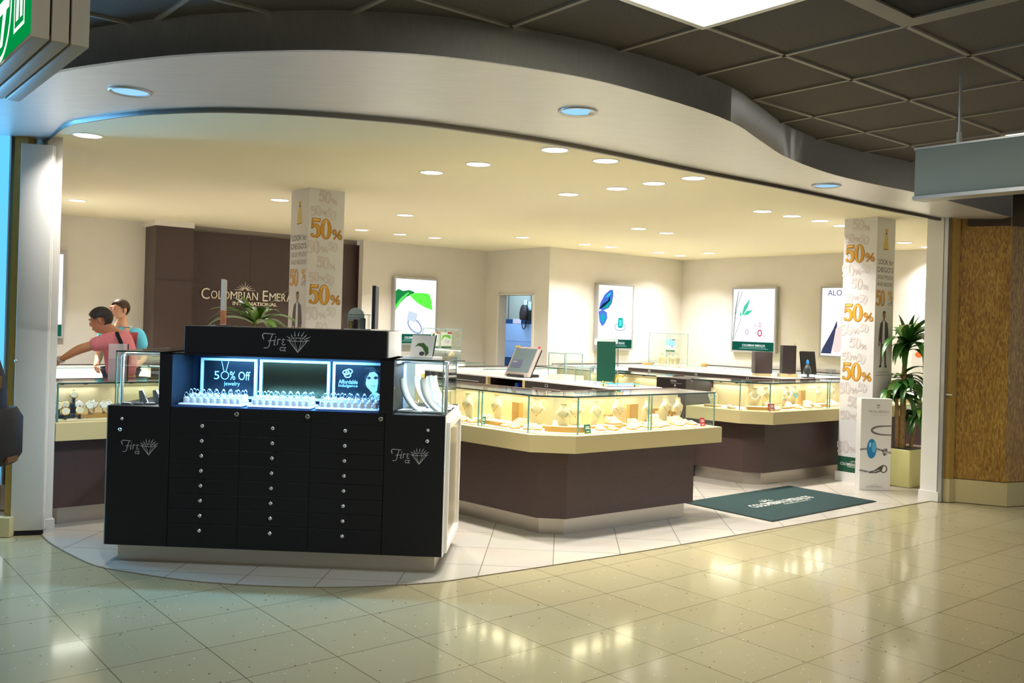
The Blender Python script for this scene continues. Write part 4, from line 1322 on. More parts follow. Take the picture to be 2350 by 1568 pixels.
def tan_box(loc, rot, label, w_=0.085, d_=0.05, h=0.175):
    t = thing('display_box', label, 'jewelry display', loc, rot)
    MB().bbox(-w_ / 2, -d_ / 2, 0, w_ / 2, d_ / 2, h, M['tan'], b=0.004, seg=1).build('box', t)
    MB().box(-w_ / 2 + 0.008, -d_ / 2 - 0.002, 0.008, w_ / 2 - 0.008, -d_ / 2, h - 0.008, mat('tan_panel', rgb(190, 146, 74), 0.75, noise=0.1, nscale=120)).build('front_panel', t)
    return t
def card(loc, rot, label, col, w_=0.07, h=0.065, group=None):
    t = thing('price_card', label, 'card', loc, rot, group)
    tl = R(-12)
    T = Matrix.Rotation(tl, 4, 'X')
    MB().box(-w_ / 2, 0, 0, w_ / 2, 0.003, h, col, T).build('card', t)
    l_ = MB()
    F_ = T @ face_T((0, -0.0006, h / 2), (1, 0, 0))
    wt = flat(245, 245, 240)
    for y, ww in ((0.014, 0.62), (0.002, 0.74), (-0.02, 0.5)):
        l_.poly([(-w_ * ww / 2, y * h / 0.065 - 0.0035), (w_ * ww / 2, y * h / 0.065 - 0.0035), (w_ * ww / 2, y * h / 0.065 + 0.0035), (-w_ * ww / 2, y * h / 0.065 + 0.0035)], wt, F_)
    l_.build('print', t)
    MB().box(-w_ / 2 - 0.004, 0.004, 0, w_ / 2 + 0.004, 0.02, 0.004, M['acrylic']).build('foot', t)
    return t
def t_bar(loc, rot, label, h=0.12, group='bracelet bars'):
    t = thing('bracelet_bar', label, 'jewelry display', loc, rot, group)
    MB().tube([(0, 0, 0), (0, 0, h)], 0.006, M['tan']).build('post', t)
    MB().tube([(-0.045, 0, h), (0.045, 0, h)], 0.014, M['tan'], n=12).build('bar', t)
    MB().lathe([(0.028, 0), (0.028, 0.008), (0.008, 0.012)], M['tan'], n=16).build('foot', t)
    for x in (-0.025, 0.0, 0.022):
        pts = [(x, 0.017 * math.cos(2 * PI * k / 16), h - 0.008 + 0.026 * math.sin(2 * PI * k / 16)) for k in range(16)]
        MB().tube(pts, 0.0025, M['gold'], n=6, closed=True).build('bracelet', t)
    return t
LF, CR, FR = ANG - PI / 2, ANG - PI / 4, ANG          # facing out of the left leg, the chamfer and the front
zf = ZD + 0.0045
RED = mat('card_red', rgb(206, 30, 34), 0.5)
GRN = mat('card_green', rgb(40, 110, 66), 0.5)
# -- corner showcase
BM = [(4.44, 5.92, LF, .20, 'first, beside the kiosk'), (4.58, 5.72, LF, .20, 'second, left of the tan box'), (4.66, 5.32, CR, .20, 'third, right of the tall tan box'),
      (4.66, 5.02, CR, .17, 'fourth, low on the curved riser'), (4.90, 5.14, CR, .19, 'fifth, by the middle pane'), (5.08, 5.10, FR, .18, 'sixth, green stoned'), (5.32, 5.09, FR, .205, 'seventh, left of the square tan box'),
      (5.66, 5.08, FR, .185, 'eighth, right of the square tan box'), (5.86, 5.06, FR, .20, 'ninth, by the pane seam'), (6.03, 5.07, FR, .185, 'last at the right glass end')]
for k, (s_, r_, ro, h, where) in enumerate(BM):
    rz = {3: 0.030}.get(k, 0.018)
    wv = 0.022 if k != 3 else 0.034
    loc = P(s_, r_, zf + wv)
    rr = riser(P(s_, r_, zf), ro, 'low tan riser under the %s bust of the corner showcase' % where.split(',')[0].split()[0], 0.15, 0.10, wv - 0.0045, 'risers under the busts')
    bust(loc, ro, 'cream necklace bust in the corner showcase, ' + where, h)
    necklace(loc, ro, 'gold necklace on the corner showcase bust that is ' + where, M['gold'] if k not in (5,) else mat('green_stone_silver', rgb(60, 150, 110), 0.2), h)
tan_box(P(4.64, 5.53, zf), LF, 'tall tan linen display box between two busts in the corner showcase', 0.085, 0.05, 0.18)
tan_box(P(5.50, 5.10, zf), FR + 0.12, 'square tan linen display box in the right half of the corner showcase', 0.115, 0.04, 0.175)
riser(P(4.66, 5.0, zf), CR, 'half-round tan riser at the chamfered corner of the corner showcase', 0.30, 0.05, 0.038, curved=True)
riser(P(4.50, 5.62, zf), LF, 'long low tan riser in the left part of the corner showcase', 0.30, 0.12, 0.028)
riser(P(5.16, 5.00, zf), FR, 'low tan riser just right of the chamfer', 0.16, 0.07, 0.025)
riser(P(5.60, 5.00, zf), FR, 'low tan riser in front of the square tan box', 0.16, 0.07, 0.025)
PM = [(4.46, 5.45), (4.45, 5.33), (4.50, 5.24), (4.55, 5.18), (4.60, 5.30), (4.98, 4.94), (5.08, 4.90), (5.26, 4.88), (5.36, 4.95), (5.46, 4.88), (5.56, 4.88), (5.70, 4.92), (5.75, 5.02), (5.82, 4.88), (5.92, 4.94), (6.00, 4.88), (6.04, 4.98), (4.40, 5.80), (4.39, 5.90)]
for s_, r_ in PM:
    ro = LF if r_ > 5.3 else (CR if s_ < 4.7 else FR)
    ring_pad(P(s_, r_, zf), ro + random.uniform(-0.25, 0.25), 'small cream earring wedge on the floor of the corner showcase', 'earring wedges in the corner showcase')
for k, (s_, r_) in enumerate(((5.20, 5.07), (5.76, 5.10), (5.94, 5.06))):
    t_bar(P(s_, r_, zf), FR, 'tan bracelet bar in the corner showcase, ' + ('by the chamfer', 'right of the pane seam', 'near the right end')[k], 0.09 + 0.03 * (k == 1))
card(P(4.76, 4.85, zf), FR + 0.1, 'small green notice card behind the front glass of the corner showcase', GRN)
card(P(6.02, 4.79, zf), FR, 'small red price card at the right end of the corner showcase', RED, 0.062, 0.066)
card(P(4.40, 5.66, zf), LF, 'small green price card in the left leg of the corner showcase', GRN, 0.04, 0.06)
t = thing('bracelet_tube', 'cream bracelet cylinder lying on a tan wedge in the corner showcase', 'jewelry display', P(5.70, 5.06, zf), FR)
MB().tube([(-0.05, 0, 0.055), (0.05, 0, 0.055)], 0.03, M['cream'], n=16).build('cylinder', t)
MB().prism([(-0.05, 0), (0.05, 0), (0.03, 0.026), (-0.03, 0.026)], -0.045, 0.045, M['tan'], Matrix.Rotation(PI / 2, 4, 'Z') @ Matrix.Rotation(PI / 2, 4, 'X')).build('wedge', t)
def sloped_tray(loc, rot, label, group, w_=0.11, m_=M['gold']):
    t = thing('sloped_tray', label, 'jewelry display', loc, rot, group)
    MB().prism([(-0.045, 0), (0.045, 0), (0.045, 0.062), (-0.045, 0.016)], -w_ / 2, w_ / 2, M['cream'], Matrix.Rotation(PI / 2, 4, 'Z') @ Matrix.Rotation(PI / 2, 4, 'X')).build('slope', t)
    MB().box(-w_ / 2 - 0.001, -0.046, 0, w_ / 2 + 0.001, 0.046, 0.010, M['tan']).build('base', t)
    for k in range(3):
        x = -w_ * 0.32 + w_ * 0.32 * k
        MB().tube([(x, -0.035, 0.024), (x + 0.008, 0.0, 0.042), (x, 0.036, 0.0605)], 0.0028, m_, n=6).build('chain', t)
    return t
for k, (s_, r_, ro, w_) in enumerate(((4.50, 5.78, LF, 0.12), (4.56, 5.42, LF, 0.11), (4.74, 5.14, CR, 0.11), (5.20, 5.02, FR, 0.10), (5.42, 4.99, FR, 0.10), (5.64, 4.93, FR, 0.09), (5.88, 4.97, FR, 0.10), (5.97, 5.0, FR, 0.07))):
    if k in (3, 4, 5):
        r_ -= 0.0
    sloped_tray(P(s_, r_, zf + (0.0295 if k in (3,) else 0.0)), ro, 'cream sloped tray with gold chains in the corner showcase', 'sloped trays in the corner showcase', w_)
for k, (s_, r_) in enumerate(((8.00, 5.50), (8.34, 5.52), (8.72, 5.52), (9.14, 5.50), (9.46, 5.46))):
    sloped_tray(P(s_, r_, zf), FR, 'cream sloped tray with silver chains in the far showcase', 'sloped trays in the far showcase', 0.11, M['silver'])
# -- far showcase
turq = mat('turquoise_bead', rgb(40, 170, 210), 0.3)
pinkb = mat('rose_bead', rgb(206, 150, 150), 0.35)
pearl = mat('pearl_bead', rgb(240, 236, 226), 0.25)
BB = [(7.66, 5.98, LF, .17, 'at the far left', pearl, 1), (7.88, 5.62, CR, .19, 'second from left, with a pearl strand', pearl, 1), (8.10, 5.64, FR, .19, 'third, with a tan chain', M['gold'], 0),
      (8.22, 5.50, FR, .12, 'low front one with rose beads', pinkb, 1), (8.46, 5.63, FR, .19, 'left neighbour of the turquoise one', pearl, 1), (8.60, 5.63, FR, .19, 'with turquoise beads', turq, 1),
      (9.02, 5.60, FR, .18, 'right of the tan box', M['silver'], 0), (9.30, 5.60, FR, .19, 'second before the column', M['silver'], 0), (9.62, 5.58, FR, .18, 'right beside the sale column', M['silver'], 0)]
for s_, r_, ro, h, where, m_, bd in BB:
    loc = P(s_, r_, zf + 0.02)
    riser(P(s_, r_, zf), ro, 'low tan riser under the far showcase bust ' + where.split(',')[0], 0.15, 0.10, 0.0155, 'risers under the far busts')
    bust(loc, ro, 'cream necklace bust in the far showcase, ' + where, h, group='busts in the far showcase')
    necklace(loc, ro, 'necklace on the far showcase bust that is ' + where, m_, h, bool(bd), 'necklaces in the far showcase')
tan_box(P(8.76, 5.64, zf), FR, 'tan linen display box right of the turquoise necklace', 0.09, 0.04, 0.17)
riser(P(7.80, 5.52, zf), CR, 'low tan riser at the corner of the far showcase', 0.22, 0.10, 0.03, 'far risers')
riser(P(8.80, 5.46, zf), FR, 'low tan riser in the middle of the far showcase', 0.22, 0.10, 0.03, 'far risers')
for s_, r_ in ((7.95, 5.42), (8.05, 5.46), (8.36, 5.42), (8.44, 5.48), (8.54, 5.42), (8.62, 5.48), (8.70, 5.40), (8.98, 5.42), (9.10, 5.44), (9.22, 5.42), (9.44, 5.44), (9.54, 5.40), (7.66, 5.74)):
    ring_pad(P(s_, r_, zf), FR + random.uniform(-0.3, 0.3), 'small cream earring wedge on the floor of the far showcase', 'earring wedges in the far showcase')
card(P(7.86, 5.40, zf), CR + 0.4, 'small red price card at the left corner of the far showcase', RED, 0.075, 0.07)
card(P(9.42, 5.52, zf + 0.03), FR, 'small red price card beside the right sale column', RED, 0.05, 0.06)
# -- watch showcase
_w = None
WM = [(1.715, 7.30, 1, 'dark', 'far left on the black cube'), (1.775, 7.36, 1, 'dark', 'second on the black cube'), (1.85, 7.43, 2, 'dark', 'on the tall black stand'), (1.74, 7.20, 0, 'dark', 'low at the left front'),
      (1.84, 7.22, 0, 'dark', 'low in the front middle'), (1.86, 7.32, 1, 'tan', 'first of the tan row'), (1.92, 7.26, 1, 'tan', 'second of the tan row'), (1.97, 7.34, 1, 'tan', 'third of the tan row'), (2.02, 7.26, 1, 'tan', 'fourth of the tan row'), (2.07, 7.34, 1, 'tan', 'last of the tan row')]
for s_, r_, lv, kd, where in WM:
    z = zf + (0.0, 0.03, 0.10)[lv]
    t = thing('watch', 'round wristwatch on a collar stand in the watch showcase, ' + where, 'watch', P(s_, r_, z), ANG - 0.2, 'wristwatches in the showcase')
    cl = M['blackplain'] if kd == 'dark' else M['chrome']
    T = Matrix.Translation((0, 0, 0.042)) @ Matrix.Rotation(R(65), 4, 'X')
    MB().lathe([(0.018, 0), (0.021, 0.003), (0.021, 0.009), (0.018, 0.011)], M['chrome'] if kd == 'tan' else M['gold'], T, n=20).build('case', t)
    MB().lathe([(0.0005, 0.0112), (0.017, 0.0112)], flat(240, 240, 236) if kd == 'tan' else flat(220, 216, 206), T, n=20, caps=False).build('dial', t)
    t.scale = (1.4, 1.4, 1.4)
    pts = [(0, 0.02 + 0.022 * math.cos(a), 0.034 + 0.03 * math.sin(a)) for a in [PI * 2 * k / 16 for k in range(16)]]
    MB().tube(pts, 0.0065, cl, n=6, closed=True).build('strap', t)
for s_, r_, h, wd, nm, m_ in ((1.745, 7.33, 0.03, 0.16, 'wide black watch cube at the left of the watch showcase', M['blackplain']), (1.85, 7.43, 0.10, 0.07, 'tall black watch pedestal in the watch showcase', M['blackplain']), (1.97, 7.30, 0.03, 0.26, 'long tan watch riser in the watch showcase', M['tan'])):
    t = thing('watch_riser', nm, 'jewelry display', P(s_, r_, zf), ANG)
    MB().bbox(-wd / 2, -0.05, 0, wd / 2, 0.06 if wd > 0.1 else 0.03, h - 0.001, m_, b=0.003, seg=1).build('block', t)
    MB().box(-wd / 2 + 0.004, -0.046, h - 0.001, wd / 2 - 0.004, 0.026, h, m_).build('top_pad', t)
# ================================================================ COLUMN PRINTS, POSTERS, LETTERING
g1 = mat('print_gold', rgb(214, 158, 44), 0.5); g2 = mat('print_gold_dark', rgb(150, 92, 24), 0.5); g3 = mat('print_gold_light', rgb(240, 206, 118), 0.5)
gh = mat('print_ghost', rgb(214, 206, 206), 0.5); gh2 = mat('print_ghost_dark', rgb(200, 186, 184), 0.5)
ink = mat('print_ink', rgb(74, 72, 72), 0.5); ink2 = mat('print_ink_light', rgb(120, 118, 116), 0.5)
def arc(cx, cy, rx, ry, a0, a1, n=18):
    return [(cx + rx * math.cos(R(a0 + (a1 - a0) * i / n)), cy + ry * math.sin(R(a0 + (a1 - a0) * i / n))) for i in range(n + 1)]
def fifty(mb, T, h, fill, dark, light=None, pct=True):
    """The fat and thin serif numerals of the sale print: 5, 0 and a small per cent sign, about 1.75 h wide."""
    def pen(off, z, m, grow):
        S = T @ Matrix.Translation((off[0] * h, off[1] * h, z)) @ Matrix.Scale(h, 4)
        g = grow
        # five
        mb.poly([(-0.74 - g, 0.5 + g), (-0.30 + g, 0.5 + g), (-0.34 + g, 0.33 - g), (-0.72 - g, 0.33 - g)], m, S)
        mb.poly([(-0.75 - g, 0.5 + g), (-0.69 + g, 0.5 + g), (-0.73 + g, -0.02), (-0.79 - g, -0.02)], m, S)
        p = arc(-0.58, -0.14, 0.21, 0.29, 150, -120, 20)
        wd = [0.04 + 0.15 * math.sin(PI * min(1, max(0, i / 20)) ** 0.9) + 2 * g for i in range(21)]
        mb.line(p, wd, m, S)
        mb.ell(-0.74, -0.36, 0.075 + g, 0.085 + g, m, S, 16)
        # zero
        mb.ring(0.02, 0.0, 0.30 + g, 0.51 + g, 0.115 - g, 0.43 - g, m, S, 32)
        if pct:
            for cx, cy in ((0.50, -0.12), (0.83, -0.34)):
                mb.ring(cx, cy, 0.115 + g, 0.135 + g, 0.05 - g, 0.085 - g, m, S, 20)
            mb.line([(0.86, 0.0), (0.47, -0.48)], 0.05 + 2 * g, m, S)
    pen((0.025, -0.02), 0.0004, dark, 0.0)
    pen((0, 0), 0.0008, dark, 0.016)
    pen((0, 0), 0.0012, fill, -0.004)
    if light:
        S = T @ Matrix.Translation((0, 0, 0.0016)) @ Matrix.Scale(h, 4)
        mb.poly([(-0.70, 0.47), (-0.36, 0.47), (-0.38, 0.41), (-0.70, 0.41)], light, S)
        mb.line(arc(0.02, 0.0, 0.245, 0.42, 60, 140, 8), 0.035, light, S)
        mb.line(arc(-0.58, -0.14, 0.17, 0.25, 30, 90, 6), 0.03, light, S)
def ghost(mb, T, h, a, pct=True):
    fifty(mb, T @ Matrix.Rotation(R(a), 4, 'Z'), h, gh, gh2 if pct else gh, None, pct)
def sale_face(mb, T, w_, zlo):
    # T: origin at the face centre line at floor level, x right, y up
    z = 2.398 + 0.62
    ks = -1
    while z > -0.4:
        if z > zlo + 0.1 and 0 <= ks < 3:
            fifty(mb, T @ Matrix.Translation((-0.01, z, 0)), 0.185, g1, g2, g3)
        for (x, dz, h, a, pc) in ((-0.085, 0.165, 0.10, 8, True), (0.09, 0.135, 0.10, -18, False), (-0.095, -0.175, 0.13, 6, True), (0.12, -0.165, 0.095, -10, False), (0.02, -0.32, 0.12, -6, True)):
            zz = z + dz
            if zlo + 0.06 < zz < 2.70 and abs(x) + h * 0.4 < w_ / 2 + 0.02:
                ghost(mb, T @ Matrix.Translation((x * 0.9 - 0.015, zz, 0)), h * 0.92, a, pc and x < 0.05)
        z -= 0.62
        ks += 1
def story_face(mb, T, full=True):
    w_ = 0.37
    # gold pouch
    mb.poly([(-0.045, 2.44), (0.045, 2.445), (0.05, 2.47), (0.03, 2.585), (0.014, 2.61), (-0.014, 2.61), (-0.03, 2.585), (-0.05, 2.46)], mat('pouch_gold', rgb(216, 190, 106), 0.5), T @ Matrix.Translation((0, 0, 0.0006)))
    mb.poly([(-0.012, 2.61), (0.012, 2.61), (0.034, 2.655), (0.012, 2.648), (0.0, 2.665), (-0.014, 2.648), (-0.03, 2.652)], mat('pouch_gold2', rgb(200, 164, 70), 0.5), T @ Matrix.Translation((0, 0, 0.0006)))
    mb.poly([(-0.017, 2.604), (0.017, 2.604), (0.017, 2.617), (-0.017, 2.617)], mat('pouch_cord', rgb(80, 50, 36), 0.5), T @ Matrix.Translation((0, 0, 0.001)))
    mb.poly([(-0.05, 2.437), (0.05, 2.445), (0.052, 2.453), (-0.05, 2.447)], g2, T @ Matrix.Translation((0, 0, 0.001)))
    for s_, y, wd, h, m_ in (("'LOOK for", 2.313, 0.31, 0.056, ink), ("DIEGO'S", 2.232, 0.31, 0.054, ink), ('GOLD POUCH', 2.154, 0.31, 0.040, ink2), ('AND RECEIVE', 2.080, 0.31, 0.040, ink2)):
        mb.text(s_, m_, T @ Matrix.Translation((0, y, 0.0006)), width=wd, height=h)
    fifty(mb, T @ Matrix.Translation((-0.045, 1.935, 0)) @ Matrix.Diagonal((0.95, 1, 1, 1)), 0.16, g1, g2, None, False)
    mb.text('%', g1, T @ Matrix.Translation((0.115, 1.965, 0.0008)), width=0.09, height=0.10, bold=0.02)
    mb.text('off', ink2, T @ Matrix.Translation((0.12, 1.885, 0.0006)), width=0.09, height=0.052)
    # photo of a standing man in a jacket
    sk = mat('print_skin', rgb(150, 112, 92), 0.6); jk = mat('print_jacket', rgb(86, 74, 84), 0.6); sw = mat('print_shirt', rgb(226, 226, 232), 0.6); pt = mat('print_trousers', rgb(112, 100, 92), 0.6); hr = mat('print_hair', rgb(52, 46, 46), 0.6)
    Z = T @ Matrix.Translation((0, 0, 0.0006))
    Z2 = T @ Matrix.Translation((0, 0, 0.001))
    Z3 = T @ Matrix.Translation((0, 0, 0.0014))
    mb.ell(0.0, 1.755, 0.028, 0.042, sk, Z, 20)
    mb.poly([(-0.030, 1.755), (-0.026, 1.795), (0.0, 1.806), (0.024, 1.797), (0.030, 1.765), (0.018, 1.782), (-0.012, 1.785), (-0.022, 1.77)], hr, Z2)
    mb.poly([(-0.012, 1.72), (0.014, 1.72), (0.018, 1.70), (-0.018, 1.70)], sk, Z)
    mb.poly([(-0.022, 1.705), (0.022, 1.705), (0.075, 1.675), (0.092, 1.60), (0.10, 1.50), (0.085, 1.46), (0.06, 1.47), (0.055, 1.455), (-0.055, 1.455), (-0.06, 1.48), (-0.085, 1.47), (-0.098, 1.50), (-0.088, 1.60), (-0.07, 1.675)], jk, Z)
    mb.poly([(-0.020, 1.70), (0.016, 1.70), (0.024, 1.46), (-0.03, 1.46)], sw, Z2)
    mb.ell(-0.088, 1.455, 0.017, 0.022, sk, Z2, 12)
    mb.ell(0.03, 1.462, 0.022, 0.016, sk, Z3, 12)
    mb.poly([(-0.055, 1.455), (0.055, 1.455), (0.066, 1.24), (0.036, 1.24), (0.006, 1.40), (-0.03, 1.24), (-0.062, 1.24)], pt, Z)
    mb.poly([(-0.064, 1.24), (-0.03, 1.24), (-0.03, 1.218), (-0.085, 1.215)], hr, Z2)
    mb.poly([(0.036, 1.24), (0.066, 1.24), (0.088, 1.213), (0.036, 1.215)], hr, Z2)
    if full:
        for y, wd in ((1.165, 0.22), (1.135, 0.28)):
            mb.poly([(-wd / 2, y - 0.004), (wd / 2, y - 0.004), (wd / 2, y + 0.004), (-wd / 2, y + 0.004)], mat('print_small', rgb(168, 166, 166), 0.6), Z)
def brand_band(mb, T, w_, full=True):
    mb.poly([(-w_ / 2, 0.105), (w_ / 2, 0.105), (w_ / 2, 0.262), (-w_ / 2, 0.262)], M['green2'], T @ Matrix.Translation((0, 0, 0.0006)))
    wt = flat(236, 240, 236)
    mb.text('COLOMBIAN EMERALDS', wt, T @ Matrix.Translation((0.0, 0.185, 0.0012)), width=w_ * 0.84, height=0.030, bold=0.01)
    mb.text('INTERNATIONAL', wt, T @ Matrix.Translation((0.0, 0.160, 0.0012)), width=w_ * 0.40, height=0.012)
    for k in range(7):
        a = R(20 + 140 * k / 6)
        mb.line([(0.018 * math.cos(a), 0.206 + 0.010 * math.sin(a)), (0.05 * math.cos(a), 0.206 + 0.026 * math.sin(a))], [0.004, 0.001], wt, T, z=0.0012)
CWD = 0.37
c1 = column('column', 3.92, 7.77, CWD, 'central white sale column printed with gold 50% signs')
f = MB(); sale_face(f, Matrix.Translation((3.92 + CWD / 2, 7.77 - 0.0008, 0)) @ Matrix.Rotation(PI / 2, 4, 'X'), CWD, 0.2); f.build('sale_print', c1)
f = MB(); story_face(f, Matrix.Translation((3.92 - 0.0008, 7.77 + CWD / 2, 0)) @ Matrix.Rotation(-PI / 2, 4, 'Z') @ Matrix.Rotation(PI / 2, 4, 'X')); f.build('story_print', c1)
c2 = column('column.001', 8.86, 4.88, CWD, 'right white sale column beside the leafy plant')
f = MB()
Tl = Matrix.Translation((8.86 - 0.0008, 4.88 + CWD / 2, 0)) @ Matrix.Rotation(-PI / 2, 4, 'Z') @ Matrix.Rotation(PI / 2, 4, 'X')
sale_face(f, Tl, CWD, 0.27); brand_band(f, Tl, CWD); f.build('sale_print', c2)
f = MB()
Tr = Matrix.Translation((8.86 + CWD / 2, 4.88 - 0.0008, 0)) @ Matrix.Rotation(PI / 2, 4, 'X')
story_face(f, Tr); brand_band(f, Tr, CWD); f.build('story_print', c2)

# ---- raised lettering on the brown wall
letter = mat('sign_letter_cream', rgb(240, 230, 214), 0.4)
T0 = Matrix.Translation((4.655, 12.358, 1.855)) @ Matrix.Rotation(PI / 2, 4, 'X') @ Matrix.Scale(0.83, 4)
t = thing('wall_lettering', 'raised cream shop name with a sunburst on the brown sign wall', 'lettering', (0, 0, 0), ANG)
a = MB()
x = 0.0
def caps(mb, word, x, h1, h2):
    """first letter large, the rest as small capitals; returns the end position"""
    for k, ch in enumerate(word):
        h = h1 if k == 0 else h2
        wd = {'I': 0.16, 'M': 0.95, 'C': 0.82, 'O': 0.88, 'A': 0.80, 'N': 0.80, 'B': 0.62, 'L': 0.52, 'E': 0.58, 'R': 0.64, 'D': 0.74, 'S': 0.56}[ch] * h * 0.92
        b_ = (h1 - h2) / 2 if k else 0.0
        mb.text(ch, letter, T0 @ Matrix.Translation((x + wd / 2, -b_ * 0.55, 0.006)), width=wd, height=h, extrude=0.012)
        x += wd + h * 0.13
    return x
x = caps(a, 'COLOMBIAN', 0.0, 0.185, 0.135)
x = caps(a, 'EMERALDS', x + 0.07, 0.185, 0.135)
a.build('shop_name', t)
scale_note = x
b_ = MB()
b_.text('INTERNATIONAL', letter, T0 @ Matrix.Translation((0.94, -0.145, 0.006)), width=0.80, height=0.062, extrude=0.010, bold=0.03)
b_.build('second_line', t)
b_ = MB()
for k in range(9):
    an = R(0 + 180 * k / 8)
    r0, r1 = 0.03, (0.19 if k in (0, 4, 8) else 0.15)
    b_.line([(0.75 + r0 * math.cos(an), 0.085 + r0 * math.sin(an) * 0.8), (0.75 + r1 * math.cos(an), 0.085 + r1 * math.sin(an) * 0.72)], [0.013, 0.004], letter, T0, z=0.016)
b_.build('sunburst', t)

# ---- poster light boxes
fr_m = mat('lightbox_frame', rgb(186, 186, 188), 0.35, 0.6)
LS = 0.98
def px(r, g, b, s=LS):
    return glow(r, g, b, s)
def light_box(label, s, r, z0, w_, h, rot, art, band_=True):
    t = thing('poster_light_box', label, 'light box', P(s, r, z0), ANG + rot, None)
    f = MB(); d_ = 0.075; e = 0.03
    f.box(0, -d_, 0, w_, 0, e, fr_m); f.box(0, -d_, h - e, w_, 0, h, fr_m)
    f.box(0, -d_, e, e, 0, h - e, fr_m); f.box(w_ - e, -d_, e, w_, 0, h - e, fr_m)
    f.build('frame', t)
    MB().box(e, -d_ + 0.008, e, w_ - e, -0.004, h - e, px(250, 253, 255)).build('lit_poster', t)
    T = Matrix.Translation((e, -d_ + 0.0075, e)) @ Matrix.Rotation(PI / 2, 4, 'X')
    a = MB()
    W, H_ = w_ - 2 * e, h - 2 * e
    if band_:
        a.poly([(0, 0), (W, 0), (W, 0.145), (0, 0.145)], px(24, 92, 74, 0.8), T)
        T2 = T @ Matrix.Translation((0, 0, 0.0006))
        a.text('COLOMBIAN EMERALDS', px(225, 240, 236, 0.9), T2 @ Matrix.Translation((W * 0.52, 0.088, 0)), width=W * 0.55, height=0.036, bold=0.02)
        for y, ww in ((0.050, 0.6), (0.030, 0.7)):
            a.poly([(W * (0.52 - ww / 2), y), (W * (0.52 + ww / 2), y), (W * (0.52 + ww / 2), y + 0.007), (W * (0.52 - ww / 2), y + 0.007)], px(150, 190, 180, 0.8), T2)
    art(a, T, W, H_)
    a.build('poster_art', t)
    return t
def art_leaf(a, T, W, H_):
    a.poly([(0, 0.80 * H_), (0.05, 0.84 * H_), (0.14, 0.81 * H_), (0.25, 0.83 * H_), (0.36, 0.80 * H_), (0.30, 0.76 * H_), (0.20, 0.72 * H_), (0.10, 0.63 * H_), (0, 0.50 * H_)], px(30, 130, 66, 0.9), T)
    T = T @ Matrix.Translation((0, 0, 0.0005))
    a.poly([(0.0, 0.58 * H_), (0.10, 0.70 * H_), (0.22, 0.79 * H_), (0.26, 0.79 * H_), (0.12, 0.66 * H_), (0.0, 0.50 * H_)], px(90, 214, 90, 1.0), T)
    a.poly([(0.25, 0.76 * H_), (0.38, 0.79 * H_), (0.52, 0.795 * H_), (0.64, 0.78 * H_), (0.68, 0.66 * H_), (0.70, 0.53 * H_), (0.55, 0.57 * H_), (0.40, 0.64 * H_), (0.32, 0.70 * H_)], px(92, 226, 70, 1.05), T)
    bl = px(150, 178, 214, 0.9); dk = px(70, 104, 160, 0.8)
    R_ = T @ Matrix.Translation((0.37, 0.30 * H_, 0)) @ Matrix.Rotation(R(-38), 4, 'Z')
    a.ring(0.02, -0.02, 0.16, 0.095, 0.135, 0.072, bl, R_)
    a.ring(0.02, -0.02, 0.16, 0.095, 0.153, 0.088, dk, R_ @ Matrix.Translation((0, 0, 0.0004)))
    S = T @ Matrix.Translation((0.32, 0.415 * H_, 0.0006)) @ Matrix.Rotation(R(-15), 4, 'Z')
    a.poly([(-0.085, -0.07), (0.085, -0.07), (0.09, 0.07), (-0.09, 0.07)], px(214, 228, 246, 1.0), S)
    for i in range(5):
        for j in range(4):
            a.ring(-0.068 + 0.034 * i, -0.05 + 0.034 * j, 0.014, 0.014, 0.010, 0.010, dk, S @ Matrix.Translation((0, 0, 0.0004)), 10)
def art_wing(a, T, W, H_):
    a.poly([(0.02, 0.62 * H_), (0.05, 0.72 * H_), (0.14, 0.85 * H_), (0.26, 0.93 * H_), (0.33, 0.93 * H_), (0.34, 0.85 * H_), (0.31, 0.72 * H_), (0.24, 0.64 * H_), (0.12, 0.60 * H_)], px(70, 110, 206, 0.95), T)
    a.poly([(0.01, 0.58 * H_), (0.10, 0.61 * H_), (0.20, 0.57 * H_), (0.215, 0.48 * H_), (0.17, 0.40 * H_), (0.10, 0.345 * H_), (0.04, 0.42 * H_)], px(86, 122, 214, 0.95), T)
    T2 = T @ Matrix.Translation((0, 0, 0.0006))
    a.poly([(0.06, 0.64 * H_), (0.18, 0.68 * H_), (0.30, 0.80 * H_), (0.27, 0.70 * H_), (0.20, 0.64 * H_)], px(20, 168, 150, 0.9), T2)
    a.poly([(0.16, 0.82 * H_), (0.26, 0.89 * H_), (0.29, 0.87 * H_), (0.22, 0.81 * H_)], px(40, 190, 214, 0.95), T2)
    a.poly([(0.0, 0.60 * H_), (0.10, 0.70 * H_), (0.22, 0.76 * H_), (0.25, 0.84 * H_), (0.27, 0.76 * H_), (0.13, 0.66 * H_)], px(16, 46, 78, 0.7), T2 @ Matrix.Translation((0, 0, 0.0004)))
    a.ell(0.11, 0.48 * H_, 0.055, 0.07, px(30, 170, 190, 0.95), T2)
    a.ring(0.52, 0.345 * H_, 0.13, 0.065, 0.118, 0.055, px(120, 150, 190, 0.8), T)
    a.poly([(0.47, 0.345 * H_), (0.49, 0.33 * H_), (0.56, 0.33 * H_), (0.58, 0.345 * H_), (0.58, 0.475 * H_), (0.56, 0.49 * H_), (0.49, 0.49 * H_), (0.47, 0.475 * H_)], px(0, 176, 170, 0.95), T2)
    a.poly([(0.497, 0.36 * H_), (0.553, 0.36 * H_), (0.553, 0.46 * H_), (0.497, 0.46 * H_)], px(80, 226, 216, 1.0), T2 @ Matrix.Translation((0, 0, 0.0004)))
